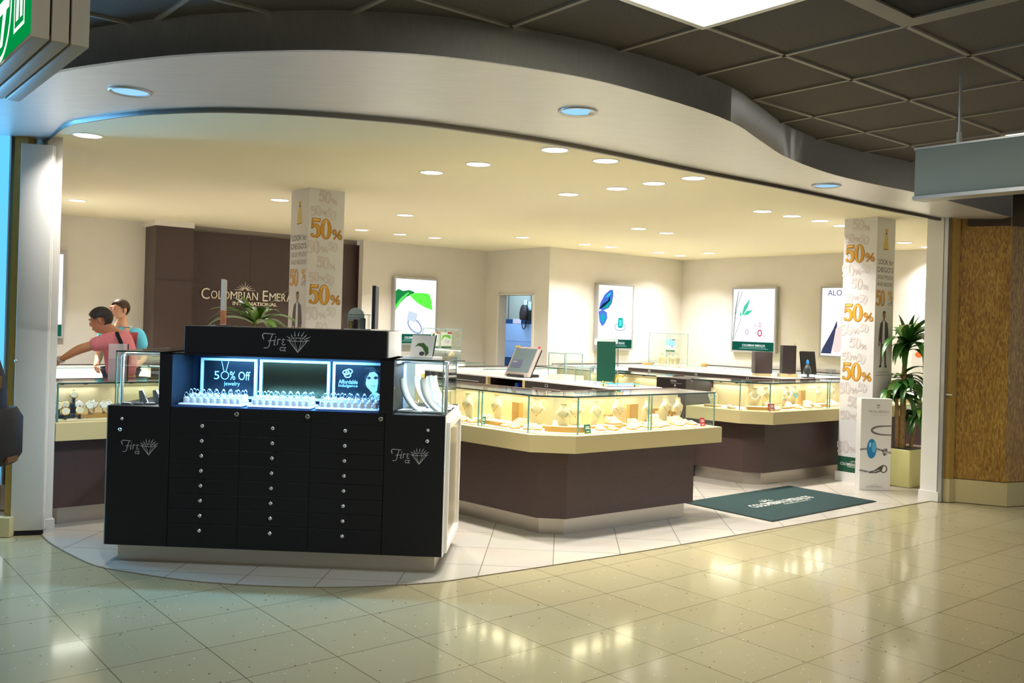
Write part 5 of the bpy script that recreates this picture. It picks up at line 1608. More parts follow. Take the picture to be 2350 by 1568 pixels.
def art_bamboo(a, T, W, H_):
    st = px(70, 100, 84, 0.7)
    a.line([(0.10, 0.97 * H_), (0.05, 0.70 * H_), (0.02, 0.30 * H_), (0.01, 0.16 * H_)], [0.010, 0.014, 0.012, 0.010], st, T)
    a.line([(0.17, 0.97 * H_), (0.08, 0.72 * H_), (0.03, 0.52 * H_)], 0.008, st, T)
    a.line([(0.02, 0.18 * H_), (0.12, 0.42 * H_), (0.15, 0.52 * H_)], 0.007, st, T)
    for p in ([(0.17, 0.58 * H_), (0.21, 0.72 * H_), (0.33, 0.85 * H_), (0.28, 0.70 * H_), (0.20, 0.585 * H_)], [(0.19, 0.575 * H_), (0.30, 0.585 * H_), (0.385, 0.66 * H_), (0.27, 0.645 * H_)], [(0.145, 0.54 * H_), (0.13, 0.59 * H_), (0.145, 0.65 * H_), (0.16, 0.58 * H_)]):
        a.poly(p, px(70, 196, 160, 0.95), T)
    pk = px(206, 170, 196, 0.9); pk2 = px(190, 90, 120, 0.85)
    for (x, y, r_, m) in ((0.28, 0.30, 0.034, pk), (0.53, 0.29, 0.045, pk2), (0.53, 0.42, 0.03, pk), (0.44, 0.41, 0.022, pk), (0.46, 0.29, 0.014, pk2), (0.61, 0.25, 0.014, pk2), (0.52, 0.48, 0.014, pk)):
        a.ring(x, y * H_, r_, r_ * 1.3, r_ * 0.55, r_ * 0.8, m, T, 18)
    a.ring(0.54, 0.19 * H_, 0.06, 0.02, 0.05, 0.014, px(200, 196, 206, 0.9), T, 18)
def art_alor(a, T, W, H_):
    a.text('ALOR', px(70, 60, 120, 0.8), T @ Matrix.Translation((0.09, 0.93 * H_, 0.0004)), height=0.085, align='LEFT')
    a.poly([(0.0, 0.03), (0.02, 0.09 * H_), (0.12, 0.26 * H_), (0.20, 0.40 * H_), (0.235, 0.48 * H_), (0.255, 0.52 * H_), (0.26, 0.44 * H_), (0.24, 0.36 * H_), (0.17, 0.03)], px(70, 78, 110, 0.7), T)
    sk = px(246, 206, 200, 1.0)
    a.poly([(0.19, 0.10 * H_), (0.22, 0.05 * H_), (0.30, 0.05 * H_), (0.34, 0.10 * H_), (0.34, 0.38 * H_), (0.31, 0.44 * H_), (0.24, 0.40 * H_)], sk, T @ Matrix.Translation((0, 0, 0.0006)))
    a.poly([(0.37, 0.06 * H_), (0.46, 0.05 * H_), (0.50, 0.10 * H_), (0.48, 0.56 * H_), (0.42, 0.70 * H_), (0.38, 0.58 * H_)], sk, T @ Matrix.Translation((0, 0, 0.0006)))
    a.line([(0.355, 0.06 * H_), (0.36, 0.36 * H_), (0.34, 0.44 * H_)], 0.012, px(180, 50, 60, 0.8), T, z=0.001)
    for k in range(5):
        a.line([(0.32, (0.42 + 0.035 * k) * H_), (0.48, (0.44 + 0.035 * k) * H_)], 0.008, px(110, 90, 120, 0.7), T, z=0.0012)
light_box('lit poster of a bright green leaf and diamond ring, on the back wall', 7.57, 12.148, 1.18, 0.82, 1.065, 0, art_leaf)
light_box('lit poster of a blue butterfly wing and emerald ring, on the white wall block', 10.40, 10.548, 1.178, 0.86, 1.085, 0, art_wing)
light_box('lit poster of bamboo leaves and pink jewels, on the right wall', 12.548, 9.40, 1.205, 0.86, 1.065, -PI / 2, art_bamboo)
light_box('lit poster of hands with bracelets, half hidden by the right sale column', 12.548, 7.76, 1.19, 0.86, 1.08, -PI / 2, art_alor, False)
light_box('lit poster at the far left, mostly hidden by the white jamb', 2.15, 12.478, 1.21, 0.80, 1.085, 0, lambda a, T, W, H_: a.line([(0.1, 0.4 * H_), (0.3, 0.7 * H_)], 0.02, px(90, 180, 120, 0.9), T))
# papers and blue map seen inside the stockroom
stk = [('pinned_sheet', 'large pale blue planner sheet on the stockroom wall', 12.76, 13.54, 1.24, 1.565, rgb(176, 206, 246)),
       ('pinned_sheet', 'second pale blue planner sheet below the first one', 12.76, 13.54, 0.93, 1.235, rgb(170, 200, 244)),
       ('pinned_notice', 'white notice with red text above the planner sheet', 13.06, 13.30, 1.57, 1.66, rgb(240, 220, 224)),
       ('pinned_notice', 'narrow white notice on the cupboard, left one of the pair', 12.90, 12.98, 1.81, 2.01, rgb(226, 236, 250)),
       ('pinned_notice', 'narrow white notice on the cupboard, right one of the pair', 12.78, 12.87, 1.82, 1.98, rgb(226, 236, 250)),
       ('pinned_notice', 'small white sheet at the left edge of the stockroom wall', 13.62, 13.78, 1.35, 1.57, rgb(214, 228, 250)),
       ('pinned_notice', 'lowest small white sheet at the left of the stockroom wall', 13.58, 13.78, 1.16, 1.32, rgb(214, 228, 250))]
for nm, lb, r0, r1, z0, z1, c_ in stk:
    tag(MB().box(-0.006, -(r1 - r0), 0, 0, 0, z1 - z0, mat('sheet_%d' % int(c_[0] * 999), c_, 0.8)).build(nm, None, P(10.988, r1, z0), ANG), lb, 'notice')
t = thing('handbag', 'dark handbag hanging by its straps in the stockroom doorway', 'bag', P(10.90, 12.88, 1.64), ANG)
b_ = MB(); loft(b_, [(0.0, 0, 0.05, 0.085), (0.02, 0, 0.062, 0.11), (0.12, 0, 0.06, 0.12), (0.22, 0, 0.045, 0.10), (0.28, 0, 0.02, 0.06)], mat('bag_brown', rgb(46, 34, 32), 0.5)); b_.build('body', t)
MB().tube([(0.0, 0.06 * math.cos(a_), -0.02 - 0.15 * math.sin(a_)) for a_ in [PI * k / 10 for k in range(11)]], 0.008, M['rubber']).build('strap', t)
MB().tube([(0.05, 0, 0.28), (0.135, 0, 0.32)], 0.004, M['alu']).build('hook', t)
# ================================================================ PEOPLE
def skin_mesh(name, joints, edges, m, parent, sub=2, root=0):
    names = list(joints)
    me = bpy.data.meshes.new(name)
    me.from_pydata([joints[n][0] for n in names], [(names.index(a), names.index(b)) for a, b in edges], [])
    o = bpy.data.objects.new(name, me)
    COL.objects.link(o)
    o.modifiers.new('Skin', 'SKIN')
    sk = me.skin_vertices[0].data if me.skin_vertices else None
    if sk is None:
        me.attributes.new('skin_vertices', 'FLOAT', 'POINT')
    for i, n in enumerate(names):
        r_ = joints[n][1]
        sk[i].radius = r_ if isinstance(r_, tuple) else (r_, r_)
        sk[i].use_root = (i == root)
    s = o.modifiers.new('Sub', 'SUBSURF')
    s.levels = sub; s.render_levels = sub
    o.modifiers['Skin'].use_smooth_shade = True
    me.materials.append(m)
    # freeze to a plain mesh
    dg = bpy.context.evaluated_depsgraph_get()
    new = bpy.data.meshes.new_from_object(o.evaluated_get(dg))
    new.materials.clear(); new.materials.append(m)
    new.polygons.foreach_set('use_smooth', [True] * len(new.polygons))
    bpy.data.objects.remove(o)
    o = bpy.data.objects.new(name, new)
    COL.objects.link(o)
    o.parent = parent
    return o
def person(label, loc, J, fwd, m_skin, m_hair, m_shirt, m_pant, head, age_grey=False, hair_cut=0.25):
    """J: joint positions relative to loc. head: centre of the skull; fwd: where the face looks."""
    t = thing('person', label, 'person', loc)
    f = Vector(fwd).normalized(); side = f.cross(Vector((0, 0, 1))).normalized(); up = side.cross(f).normalized()
    hc = Vector(head)
    jt = {}
    def put(n, p, r): jt[n] = (tuple(p), r)
    put('pelvis', J['pelvis'], (0.13, 0.095)); put('waist', J['waist'], (0.118, 0.085)); put('chest', J['chest'], (0.125, 0.09)); put('neck', J['neck'], (0.062, 0.062))
    put('nape', hc - up * 0.085 - f * 0.015, (0.052, 0.056))
    put('jaw', hc - up * 0.050 + f * 0.012, (0.064, 0.074)); put('skull', hc + up * 0.010, (0.073, 0.090)); put('brow', hc + up * 0.055 - f * 0.004, (0.068, 0.084)); put('crown', hc + up * 0.072 - f * 0.010, (0.044, 0.054))
    put('nose', hc + f * 0.104 - up * 0.018, 0.013)
    put('chin', hc + f * 0.074 - up * 0.088, 0.024)
    ed = [('pelvis', 'waist'), ('waist', 'chest'), ('chest', 'neck'), ('neck', 'nape'), ('nape', 'jaw'), ('jaw', 'skull'), ('skull', 'brow'), ('brow', 'crown'), ('skull', 'nose'), ('jaw', 'chin')]
    for s in ('l', 'r'):
        put('sh' + s, J['sh' + s], 0.043); put('el' + s, J['el' + s], 0.044); put('wr' + s, J['wr' + s], (0.029, 0.024)); put('pa' + s, J['pa' + s], (0.038, 0.018))
        ed += [('chest', 'sh' + s), ('sh' + s, 'el' + s), ('el' + s, 'wr' + s), ('wr' + s, 'pa' + s)]
        d = (Vector(J['pa' + s]) - Vector(J['wr' + s])).normalized()
        w_ = Vector(J.get('hand' + s, (0, 1, 0))).normalized()
        w_ = (w_ - d * w_.dot(d)).normalized()
        nn = d.cross(w_)
        pa = Vector(J['pa' + s])
        for k, (o_, ln) in enumerate(((-0.027, 0.068), (-0.009, 0.080), (0.009, 0.075), (0.026, 0.060))):
            a = pa + w_ * o_ + d * 0.038; b = a + d * ln * 0.55 + nn * 0.006; c = b + d * ln * 0.4 + nn * 0.022
            put('f%s%da' % (s, k), a, 0.0095); put('f%s%db' % (s, k), b, 0.0085); put('f%s%dc' % (s, k), c, 0.0075)
            ed += [('pa' + s, 'f%s%da' % (s, k)), ('f%s%da' % (s, k), 'f%s%db' % (s, k)), ('f%s%db' % (s, k), 'f%s%dc' % (s, k))]
        a = pa - w_ * 0.040 + d * 0.002; b = a - w_ * 0.014 + d * 0.035 + nn * 0.012
        put('t%sa' % s, a, 0.011); put('t%sb' % s, b, 0.009)
        ed += [('pa' + s, 't%sa' % s), ('t%sa' % s, 't%sb' % s)]
        put('hp' + s, J['hp' + s], 0.092); put('kn' + s, J['kn' + s], 0.060); put('an' + s, J['an' + s], 0.040); put('to' + s, J['to' + s], (0.042, 0.028))
        ed += [('pelvis', 'hp' + s), ('hp' + s, 'kn' + s), ('kn' + s, 'an' + s), ('an' + s, 'to' + s)]
    skin_mesh('body', jt, ed, m_skin, t)
    def grow(names, g): return {n: (jt[n][0], tuple(x + g for x in jt[n][1]) if isinstance(jt[n][1], tuple) else jt[n][1] + g) for n in names}
    sj = grow(['pelvis', 'waist', 'chest', 'shl', 'shr'], 0.046)
    sj['shl'] = (sj['shl'][0], 0.080); sj['shr'] = (sj['shr'][0], 0.080)
    sj['collar'] = (tuple(Vector(J['neck']) - Vector((0, 0, 0.015))), 0.086)
    for s in 'lr':
        a, b = Vector(J['sh' + s]), Vector(J['el' + s])
        sj['slv' + s] = (tuple(a + (b - a) * 0.68), 0.060)
    for s in 'lr':
        sj['mid' + s] = (tuple((Vector(J['chest']) * 0.45 + Vector(J['sh' + s]) * 0.55)), 0.115)
    shirt = skin_mesh('t_shirt', sj, [('pelvis', 'waist'), ('waist', 'chest'), ('chest', 'collar'), ('chest', 'midl'), ('chest', 'midr'), ('midl', 'shl'), ('midr', 'shr'), ('shl', 'slvl'), ('shr', 'slvr')], m_shirt, t)
    pj = grow(['pelvis', 'hpl', 'hpr', 'knl', 'knr', 'anl', 'anr'], 0.014)
    skin_mesh('trousers', pj, [('pelvis', 'hpl'), ('pelvis', 'hpr'), ('hpl', 'knl'), ('hpr', 'knr'), ('knl', 'anl'), ('knr', 'anr')], m_pant, t)
    for s in 'lr':
        a, b = Vector(J['an' + s]), Vector(J['to' + s])
        d = (b - a); d.z = 0; d.normalize()
        sh = MB()
        Tm = Matrix.Translation((a.x, a.y, 0)) @ Matrix.Rotation(math.atan2(d.y, d.x), 4, 'Z')
        sh.bbox(-0.09, -0.048, 0.0, 0.20, 0.048, 0.085, M['rubber'], Tm, b=0.03, seg=3)
        sh.build('shoe', t)
    # head details in the head's own axes: x side, y forward, z up
    HM = Matrix((side, f, up)).transposed().to_4x4(); HM.translation = hc
    eb = MB(); wh = flat(236, 232, 226); ir = flat(40, 30, 26)
    for sx in (-1, 1):
        eb.ball((sx * 0.031, 0.070, 0.010), 0.012, wh, HM, u=10, v=8)
        eb.ball((sx * 0.031, 0.0795, 0.009), 0.006, ir, HM, u=8, v=6)
    eb.build('eyes', t)
    bb = MB()
    for sx in (-1, 1):
        bb.tube([(sx * 0.014, 0.083, 0.028), (sx * 0.030, 0.082, 0.034), (sx * 0.048, 0.070, 0.030)], [0.003, 0.0045, 0.003], m_hair, HM, n=6)
    bb.build('eyebrows', t)
    mo = MB().tube([(-0.022, 0.082, -0.056), (0, 0.092, -0.054), (0.022, 0.082, -0.056)], [0.002, 0.005, 0.002], flat(170, 92, 84), HM, n=6)
    mo.build('mouth', t)
    for sx in (-1, 1):
        er = MB()
        er.ball((sx * 0.075, -0.008, -0.002), 0.030, m_skin, HM, u=10, v=8, s=(0.32, 0.62, 1.0))
        er.build('ear', t)
    # hair cap: part of an ellipsoid shell
    hb = MB(); vs, fs = [], []
    nu, nv = 28, 16
    for j in range(nv + 1):
        th = PI * j / nv
        for i in range(nu):
            ph = 2 * PI * i / nu
            vs.append((0.077 * math.sin(th) * math.cos(ph), -0.008 + 0.098 * math.sin(th) * math.sin(ph), 0.020 + 0.092 * math.cos(th)))
    def ok(v):
        x, y, z = v
        front = max(0.0, (y + 0.02) / 0.1)
        lim = -0.055 + 0.125 * min(1, front) if y > -0.02 else -0.060
        if abs(x) > 0.06 and -0.045 < y < 0.03: lim = 0.012
        return z > lim
    for j in range(nv):
        for i in range(nu):
            q = [j * nu + i, j * nu + (i + 1) % nu, (j + 1) * nu + (i + 1) % nu, (j + 1) * nu + i]
            if all(ok(vs[k]) for k in q):
                fs.append(q)
    hb.add(vs, fs, m_hair, HM, True)
    h = hb.build('hair', t)
    so = h.modifiers.new('Thick', 'SOLIDIFY'); so.thickness = 0.006; so.offset = -0.6
    return t
L0 = Vector((-3.42, 7.98, 0))
def rel(d, o): return {k: (Vector(v) - o if k[:4] != 'hand' else Vector(v)) for k, v in d.items()}
man = rel(dict(pelvis=(-3.40, 8.0, 0.95), waist=(-3.41, 8.0, 1.08), chest=(-3.42, 7.99, 1.25), neck=(-3.485, 7.965, 1.385),
               shl=(-3.43, 7.80, 1.315), ell=(-3.65, 7.71, 1.235), wrl=(-3.79, 7.69, 1.145), pal=(-3.845, 7.69, 1.10), handl=(0.1, -1, 0.1),
               shr=(-3.44, 8.18, 1.31), elr=(-3.45, 8.28, 1.05), wrr=(-3.54, 8.23, 0.84), par=(-3.56, 8.22, 0.76), handr=(0, 1, 0),
               hpl=(-3.39, 7.90, 0.90), knl=(-3.42, 7.88, 0.50), anl=(-3.38, 7.88, 0.09), tol=(-3.53, 7.87, 0.045),
               hpr=(-3.39, 8.10, 0.90), knr=(-3.42, 8.12, 0.50), anr=(-3.38, 8.12, 0.09), tor=(-3.53, 8.13, 0.045)), L0)
M['hairgrey'] = mat('greying_hair', rgb(62, 56, 56), 0.6, noise=0.5, nscale=40)
mp_ = person('dark-haired man in a pink t-shirt leaning over the watch showcase, arm stretched out', L0, man, (-0.90, -0.16, -0.36), mat('skin_tan', rgb(214, 150, 112), 0.5), M['hairgrey'], M['pink'], M['denim'], Vector((-3.572, 7.93, 1.485)) - L0)
st = MB()
st.tube([Vector(p) - L0 for p in ((-3.38, 7.815, 1.385), (-3.33, 7.79, 1.30), (-3.315, 7.80, 1.20), (-3.33, 7.82, 1.08))], 0.016, M['rubber'], n=6)
st.build('shoulder_strap', mp_)
wt_ = MB(); dd = (man['pal'] - man['wrl']).normalized()
wt_.tube([man['wrl'] - dd * 0.012, man['wrl'] + dd * 0.012], 0.036, M['chrome'], n=14)
wt_.build('wristwatch', mp_)
L1 = Vector((-4.12, 9.62, 0))
yg = rel(dict(pelvis=(-4.11, 9.63, 0.94), waist=(-4.11, 9.63, 1.09), chest=(-4.11, 9.62, 1.27), neck=(-4.115, 9.61, 1.415),
              shl=(-3.92, 9.63, 1.345), ell=(-3.88, 9.66, 1.08), wrl=(-3.93, 9.46, 0.98), pal=(-3.97, 9.39, 0.97), handl=(0, 0, 1),
              shr=(-4.30, 9.63, 1.345), elr=(-4.36, 9.66, 1.08), wrr=(-4.30, 9.46, 1.0), par=(-4.26, 9.39, 0.98), handr=(0, 0, -1),
              hpl=(-4.02, 9.63, 0.90), knl=(-4.00, 9.62, 0.50), anl=(-4.00, 9.65, 0.09), tol=(-3.98, 9.50, 0.045),
              hpr=(-4.20, 9.63, 0.90), knr=(-4.22, 9.62, 0.50), anr=(-4.22, 9.65, 0.09), tor=(-4.24, 9.50, 0.045)), L1)
person('young short-haired man in an aqua t-shirt standing behind the leaning man', L1, yg, (-0.50, -0.86, -0.06), M['skin2'], M['hair2'], M['aqua'], M['denim'], Vector((-4.125, 9.60, 1.585)) - L1)
# passer-by at the left edge: only the rucksack reaches into the picture
L2 = Vector((-2.02, 3.0, 0))
pb2 = rel(dict(pelvis=(-2.02, 3.0, 0.95), waist=(-2.02, 3.0, 1.10), chest=(-2.02, 3.0, 1.28), neck=(-2.03, 3.0, 1.45),
               shl=(-2.02, 2.81, 1.37), ell=(-2.0, 2.76, 1.08), wrl=(-2.12, 2.76, 0.86), pal=(-2.16, 2.76, 0.78), handl=(0, 1, 0),
               shr=(-2.02, 3.19, 1.37), elr=(-2.0, 3.24, 1.08), wrr=(-2.10, 3.24, 0.86), par=(-2.14, 3.24, 0.78), handr=(0, 1, 0),
               hpl=(-2.02, 2.91, 0.90), knl=(-2.12, 2.91, 0.50), anl=(-2.06, 2.91, 0.09), tol=(-2.22, 2.91, 0.045),
               hpr=(-2.02, 3.09, 0.90), knr=(-1.98, 3.09, 0.50), anr=(-1.95, 3.09, 0.09), tor=(-2.11, 3.09, 0.045)), L2)
person('person walking out of the left edge, wearing a navy rucksack', L2, pb2, (-1, 0, 0), M['skin'], M['hair'], M['navy'], M['denim'], Vector((-2.05, 3.0, 1.63)) - L2)
t = thing('rucksack', 'dark navy rucksack with brown patches at the far left edge', 'bag', (-1.785, 3.0, 1.02))
b_ = MB()
loft(b_, [(0.0, 0, 0.07, 0.13), (0.03, 0, 0.095, 0.155), (0.18, 0, 0.105, 0.16), (0.30, 0, 0.095, 0.155), (0.40, 0, 0.065, 0.12), (0.43, 0, 0.03, 0.07)], M['navy'], Matrix.Translation((0, 0, 0)))
b_.build('main_bag', t)
b_ = MB(); loft(b_, [(0.02, 0, 0.035, 0.10), (0.05, 0, 0.052, 0.125), (0.17, 0, 0.052, 0.125), (0.205, 0, 0.03, 0.10)], M['navy'], Matrix.Translation((0.105, 0, 0)))
b_.build('front_pocket', t)
b_ = MB()
for bb_ in ((0.13, -0.03, 0.03, 0.158, 0.03, 0.05), (0.085, -0.04, 0.27, 0.104, 0.02, 0.31)):
    MB().box(*bb_, mat('patch_brown', rgb(120, 88, 56), 0.7)).build('tan_patch', t)
for sy in (-0.11, 0.11):
    MB().tube([(-0.07, sy, 0.36), (-0.17, sy, 0.42), (-0.36, sy, 0.36), (-0.385, sy, 0.2), (-0.28, sy * 1.3, 0.06), (-0.08, sy, 0.06)], 0.014, M['navy'], n=6).build('shoulder_strap', t)

# ================================================================ PLANTS
def leaf(mb, m, base, az, el, ln, wd, droop, n=9, fold=0.25):
    p = Vector(base); vs = []
    e = el
    for i in range(n + 1):
        u = i / n
        d = Vector((math.cos(az) * math.cos(e), math.sin(az) * math.cos(e), math.sin(e)))
        sd = Vector((-math.sin(az), math.cos(az), 0))
        w_ = wd * (math.sin(PI * min(1, 0.12 + 0.88 * u) ** 0.85) ** 0.8 if u < 1 else 0.02) * 0.5
        nrm = sd.cross(d) * -1
        vs += [p + sd * w_ - nrm * w_ * fold * -1, p, p - sd * w_ - nrm * w_ * fold * -1]
        p = p + d * (ln / n)
        e -= droop / n * (0.6 + 0.8 * u)
    fs = []
    for i in range(n):
        k = 3 * i
        fs += [(k, k + 3, k + 4, k + 1), (k + 1, k + 4, k + 5, k + 2)]
    mb.add(vs, fs, m, None, True)
rnd = random.Random(3)
t = thing('potted_dracaena', 'tall leafy potted plant in a cream cube planter by the right jamb', 'plant', P(9.24, 4.75), ANG)
MB().bbox(-0.19, -0.19, 0, 0.19, 0.10, 0.385, mat('planter_cream', rgb(222, 218, 150), 0.4), b=0.012).build('planter', t)
MB().box(-0.175, -0.175, 0.36, 0.175, 0.085, 0.388, M['soil']).build('soil', t)
tr = [(-0.04, -0.02, 0.38), (-0.03, -0.02, 0.7), (0.0, 0.0, 0.95), (0.05, 0.02, 1.22), (0.09, 0.02, 1.46)]
MB().tube(tr, [0.032, 0.030, 0.028, 0.025, 0.020], M['bark'], n=10).build('trunk', t)
MB().tube([(-0.06, 0.02, 0.38), (-0.08, 0.02, 0.75), (-0.10, 0.02, 0.92)], [0.022, 0.02, 0.016], M['bark'], n=8).build('trunk', t)
MB().tube([(0.07, -0.06, 0.38), (0.09, -0.08, 0.6), (0.10, -0.09, 0.68)], [0.02, 0.018, 0.015], M['bark'], n=8).build('trunk', t)
fo = MB()
for c, n_, ln, el0 in (((0.09, 0.02, 1.44), 44, 0.64, 1.2), ((-0.10, 0.02, 0.94), 30, 0.50, 0.9), ((0.10, -0.09, 0.74), 34, 0.50, 0.8), ((0.03, 0.02, 1.12), 16, 0.50, 0.6)):
    for k in range(n_):
        az = k * 2.4 + rnd.uniform(-0.3, 0.3)
        ln_ = ln * (0.3 if 70 < math.degrees(az) % 360 < 174 else 1.0)
        leaf(fo, M['leaf'] if rnd.random() < 0.85 else M['leaf2'], (c[0], c[1], c[2] + rnd.uniform(-0.06, 0.03)), az, rnd.uniform(0.1, el0), ln_ * rnd.uniform(0.7, 1.1), 0.078 * rnd.uniform(0.8, 1.2), rnd.uniform(1.5, 3.2))
for az, el_, ln_ in ((3.15, 0.5, 0.62), (3.35, 0.2, 0.60), (3.6, 0.9, 0.6), (3.9, 0.3, 0.55)):
    leaf(fo, M['leaf'], (0.07, -0.02, 1.45), az, el_, ln_, 0.08, 1.6)
    leaf(fo, M['leaf'], (-0.02, -0.06, 1.05), az + 0.1, el_ * 0.6, ln_ * 0.75, 0.075, 1.9)
for az in (1.2, 4.1, 5.6):
    leaf(fo, M['leaf'], (0.09, 0.02, 1.45), az, 1.35, 0.36, 0.06, 0.5)
fo.build('foliage', t)
t = thing('potted_plant', 'small leafy potted plant behind the kiosk header, before the sale column', 'plant', P(3.25, 7.37, ZG), ANG)
MB().lathe([(0.06, 0), (0.085, 0.16), (0.09, 0.17), (0.08, 0.17), (0.078, 0.155)], mat('pot_brown', rgb(120, 84, 60), 0.6), n=20).build('pot', t)
MB().lathe([(0.0005, 0.155), (0.078, 0.155)], M['soil'], n=20, caps=False).build('soil', t)
MB().tube([(0, 0, 0.15), (0.0, 0, 0.46)], 0.012, M['bark'], n=8).build('stem', t)
fo = MB()
for k in range(24):
    leaf(fo, M['leaf2'] if k % 3 else M['leaf'], (0, 0, 0.44 + 0.02 * rnd.random()), k * 2.4, rnd.uniform(0.35, 1.0), rnd.uniform(0.32, 0.48), 0.07, rnd.uniform(1.0, 2.0))
leaf(fo, M['leaf2'], (0, 0, 0.45), -0.35, 1.05, 0.46, 0.05, 0.7)
leaf(fo, M['leaf2'], (0, 0, 0.45), 2.1, 1.25, 0.34, 0.06, 0.9)
leaf(fo, M['leaf2'], (0, 0, 0.45), 2.9, 1.0, 0.38, 0.05, 2.0)
fo.build('foliage', t)

# ================================================================ LOOSE THINGS
# green entrance mat with the shop name
mt = thing('door_mat', 'dark green entrance mat with cream lettering before the far showcase', 'mat', P(6.42, 4.375, 0.0), ANG)
MB().bbox(0, 0, 0.0005, 1.62, 0.92, 0.009, mat('mat_green', rgb(12, 44, 42), 0.95, noise=0.25, nscale=160), b=0.003, seg=1).build('pile', mt)
MB().box(-0.012, -0.012, 0.0005, 1.632, 0.932, 0.005, M['rubber']).build('border', mt)
a = MB(); Tm_ = Matrix.Translation((0.80, 0.45, 0.0095))
wtm = flat(196, 196, 186)
a.text('COLOMBIAN EMERALDS', wtm, Tm_, width=0.92, height=0.10, bold=0.01)
a.text('INTERNATIONAL', wtm, Tm_ @ Matrix.Translation((0.12, -0.085, 0)), width=0.40, height=0.03)
for k in range(7):
    an = R(15 + 150 * k / 6)
    a.line([(-0.10 + 0.03 * math.cos(an), 0.07 + 0.02 * math.sin(an)), (-0.10 + 0.11 * math.cos(an), 0.07 + 0.085 * math.sin(an))], [0.012, 0.003], wtm, Tm_)
a.build('lettering', mt)
# white bead sign standing before the right column
sp = P(8.49, 4.80); sq = P(8.76, 4.61)
rot_s = math.atan2(sq.y - sp.y, sq.x - sp.x)
t = thing('floor_sign', 'white box floor sign with a blue bead and chain, before the right column', 'sign', (3.505, 9.10, 0), R(4))
SWd, SHt = 0.318, 0.915
MB().bbox(0, 0, 0, SWd, 0.10, SHt, mat('sign_white', rgb(228, 226, 222), 0.5), b=0.002, seg=1).build('box', t)
T = face_T((0, -0.0008, 0), (1, 0, 0))
a = MB()
g_ = flat(130, 128, 126); gd = flat(84, 80, 78); gl_ = flat(176, 172, 168)
a.ring(SWd * 0.55, 0.835, 0.016, 0.016, 0.011, 0.011, g_, T, 16)
a.poly([(SWd * 0.55 - 0.018, 0.85), (SWd * 0.55 + 0.018, 0.85), (SWd * 0.55 + 0.018, 0.856), (SWd * 0.55 - 0.018, 0.856)], g_, T)
a.text('TROLLBEADS', g_, T @ Matrix.Translation((SWd * 0.56, 0.786, 0)), width=0.215, height=0.024)
a.text('THE ORIGINAL SINCE 1976', gl_, T @ Matrix.Translation((SWd * 0.56, 0.752, 0)), width=0.17, height=0.009)
a.text('Available at', gl_, T @ Matrix.Translation((SWd * 0.5, 0.055, 0)), width=0.07, height=0.010)
a.text('COLOMBIAN EMERALDS', g_, T @ Matrix.Translation((SWd * 0.5, 0.036, 0)), width=0.17, height=0.014)
a.build('lettering', t)
a = MB()
ac = [(0.315 - 0.20 * math.sin(PI * k / 14) ** 0.7 if 0 < k < 14 else 0.315, 0.60 + 0.045 * math.cos(PI * k / 14)) for k in range(15)]
a.line(ac, [0.012 + 0.010 * math.sin(PI * k / 14) for k in range(15)], gd, T)
a.line([(x + 0.002, z + 0.002) for x, z in ac], [0.004] * 15, gl_, T, z=0.0004)
for x0, x1, z0, z1 in ((0.0, 0.075, 0.405, 0.415), (0.15, 0.318, 0.42, 0.375), (0.0, 0.085, 0.20, 0.185)):
    k_ = int((x1 - x0) / 0.016)
    for i in range(k_):
        u = (i + 0.5) / k_
        xx, zz = x0 + (x1 - x0) * u, z0 + (z1 - z0) * u
        a.ring(xx, zz, 0.013, 0.009, 0.007, 0.004, gd, T @ Matrix.Translation((0, 0, 0.0003 * (i % 2))), 12)
for k in range(7):
    a.ell(0.255 + 0.02 * math.cos(k * 0.9), 0.385 + 0.025 * math.sin(k * 0.9), 0.012, 0.015, gd if k % 2 else gl_, T @ Matrix.Translation((0, 0, 0.0006)), 10)
a.poly([(0.085, 0.183), (0.15, 0.20), (0.20, 0.235), (0.225, 0.25), (0.245, 0.245), (0.225, 0.19), (0.17, 0.172), (0.10, 0.172)], gd, T @ Matrix.Translation((0, 0, 0.0004)))
a.ring(0.245, 0.215, 0.040, 0.040, 0.028, 0.030, gd, T @ Matrix.Translation((0, 0, 0.0008)), 20)
a.poly([(0.13, 0.183), (0.20, 0.21), (0.21, 0.20), (0.15, 0.18)], gl_, T @ Matrix.Translation((0, 0, 0.0009)))
a.build('chain_print', t)
a = MB()
bl = flat(40, 130, 186); bl2 = flat(90, 176, 216)
a.ell(0.118, 0.415, 0.050, 0.098, bl, T @ Matrix.Translation((0, 0, 0.001)))
a.ell(0.140, 0.430, 0.022, 0.055, bl2, T @ Matrix.Translation((0, 0, 0.0014)))
a.ell(0.100, 0.455, 0.012, 0.026, flat(150, 206, 232), T @ Matrix.Translation((0, 0, 0.0016)))
a.build('blue_bead_print', t)

# ---- on the kiosk
zk = Zh + 0.0005
t = thing('acrylic_sign', 'slim upright white and orange sign on a clear base, left on the kiosk top', 'sign', KP(0.61, 0.28, zk), KROT + R(106))
MB().lathe([(0.085, 0), (0.085, 0.006), (0.0005, 0.008)], M['acrylic'], n=24).build('base', t)
MB().box(-0.10, -0.012, 0.007, 0.10, 0.012, 0.30, M['white']).build('panel', t)
MB().box(-0.101, -0.0125, 0.012, 0.101, 0.0125, 0.10, mat('sign_orange', rgb(226, 140, 96), 0.6, noise=0.2, nscale=14)).build('orange_print', t)
t = thing('countertop_case', 'tiny glass case with brown and white items on the kiosk top', 'display case', KP(1.41, 0.26, zk), KROT)
MB().box(0, 0, 0, 0.15, 0.10, 0.10, M['glass']).build('glass', t)
MB().box(-0.002, -0.002, 0.097, 0.152, 0.102, 0.101, M['glassedge']).build('top_edge', t)
MB().box(-0.002, -0.002, 0, 0.152, 0.102, 0.006, M['white']).build('base', t)
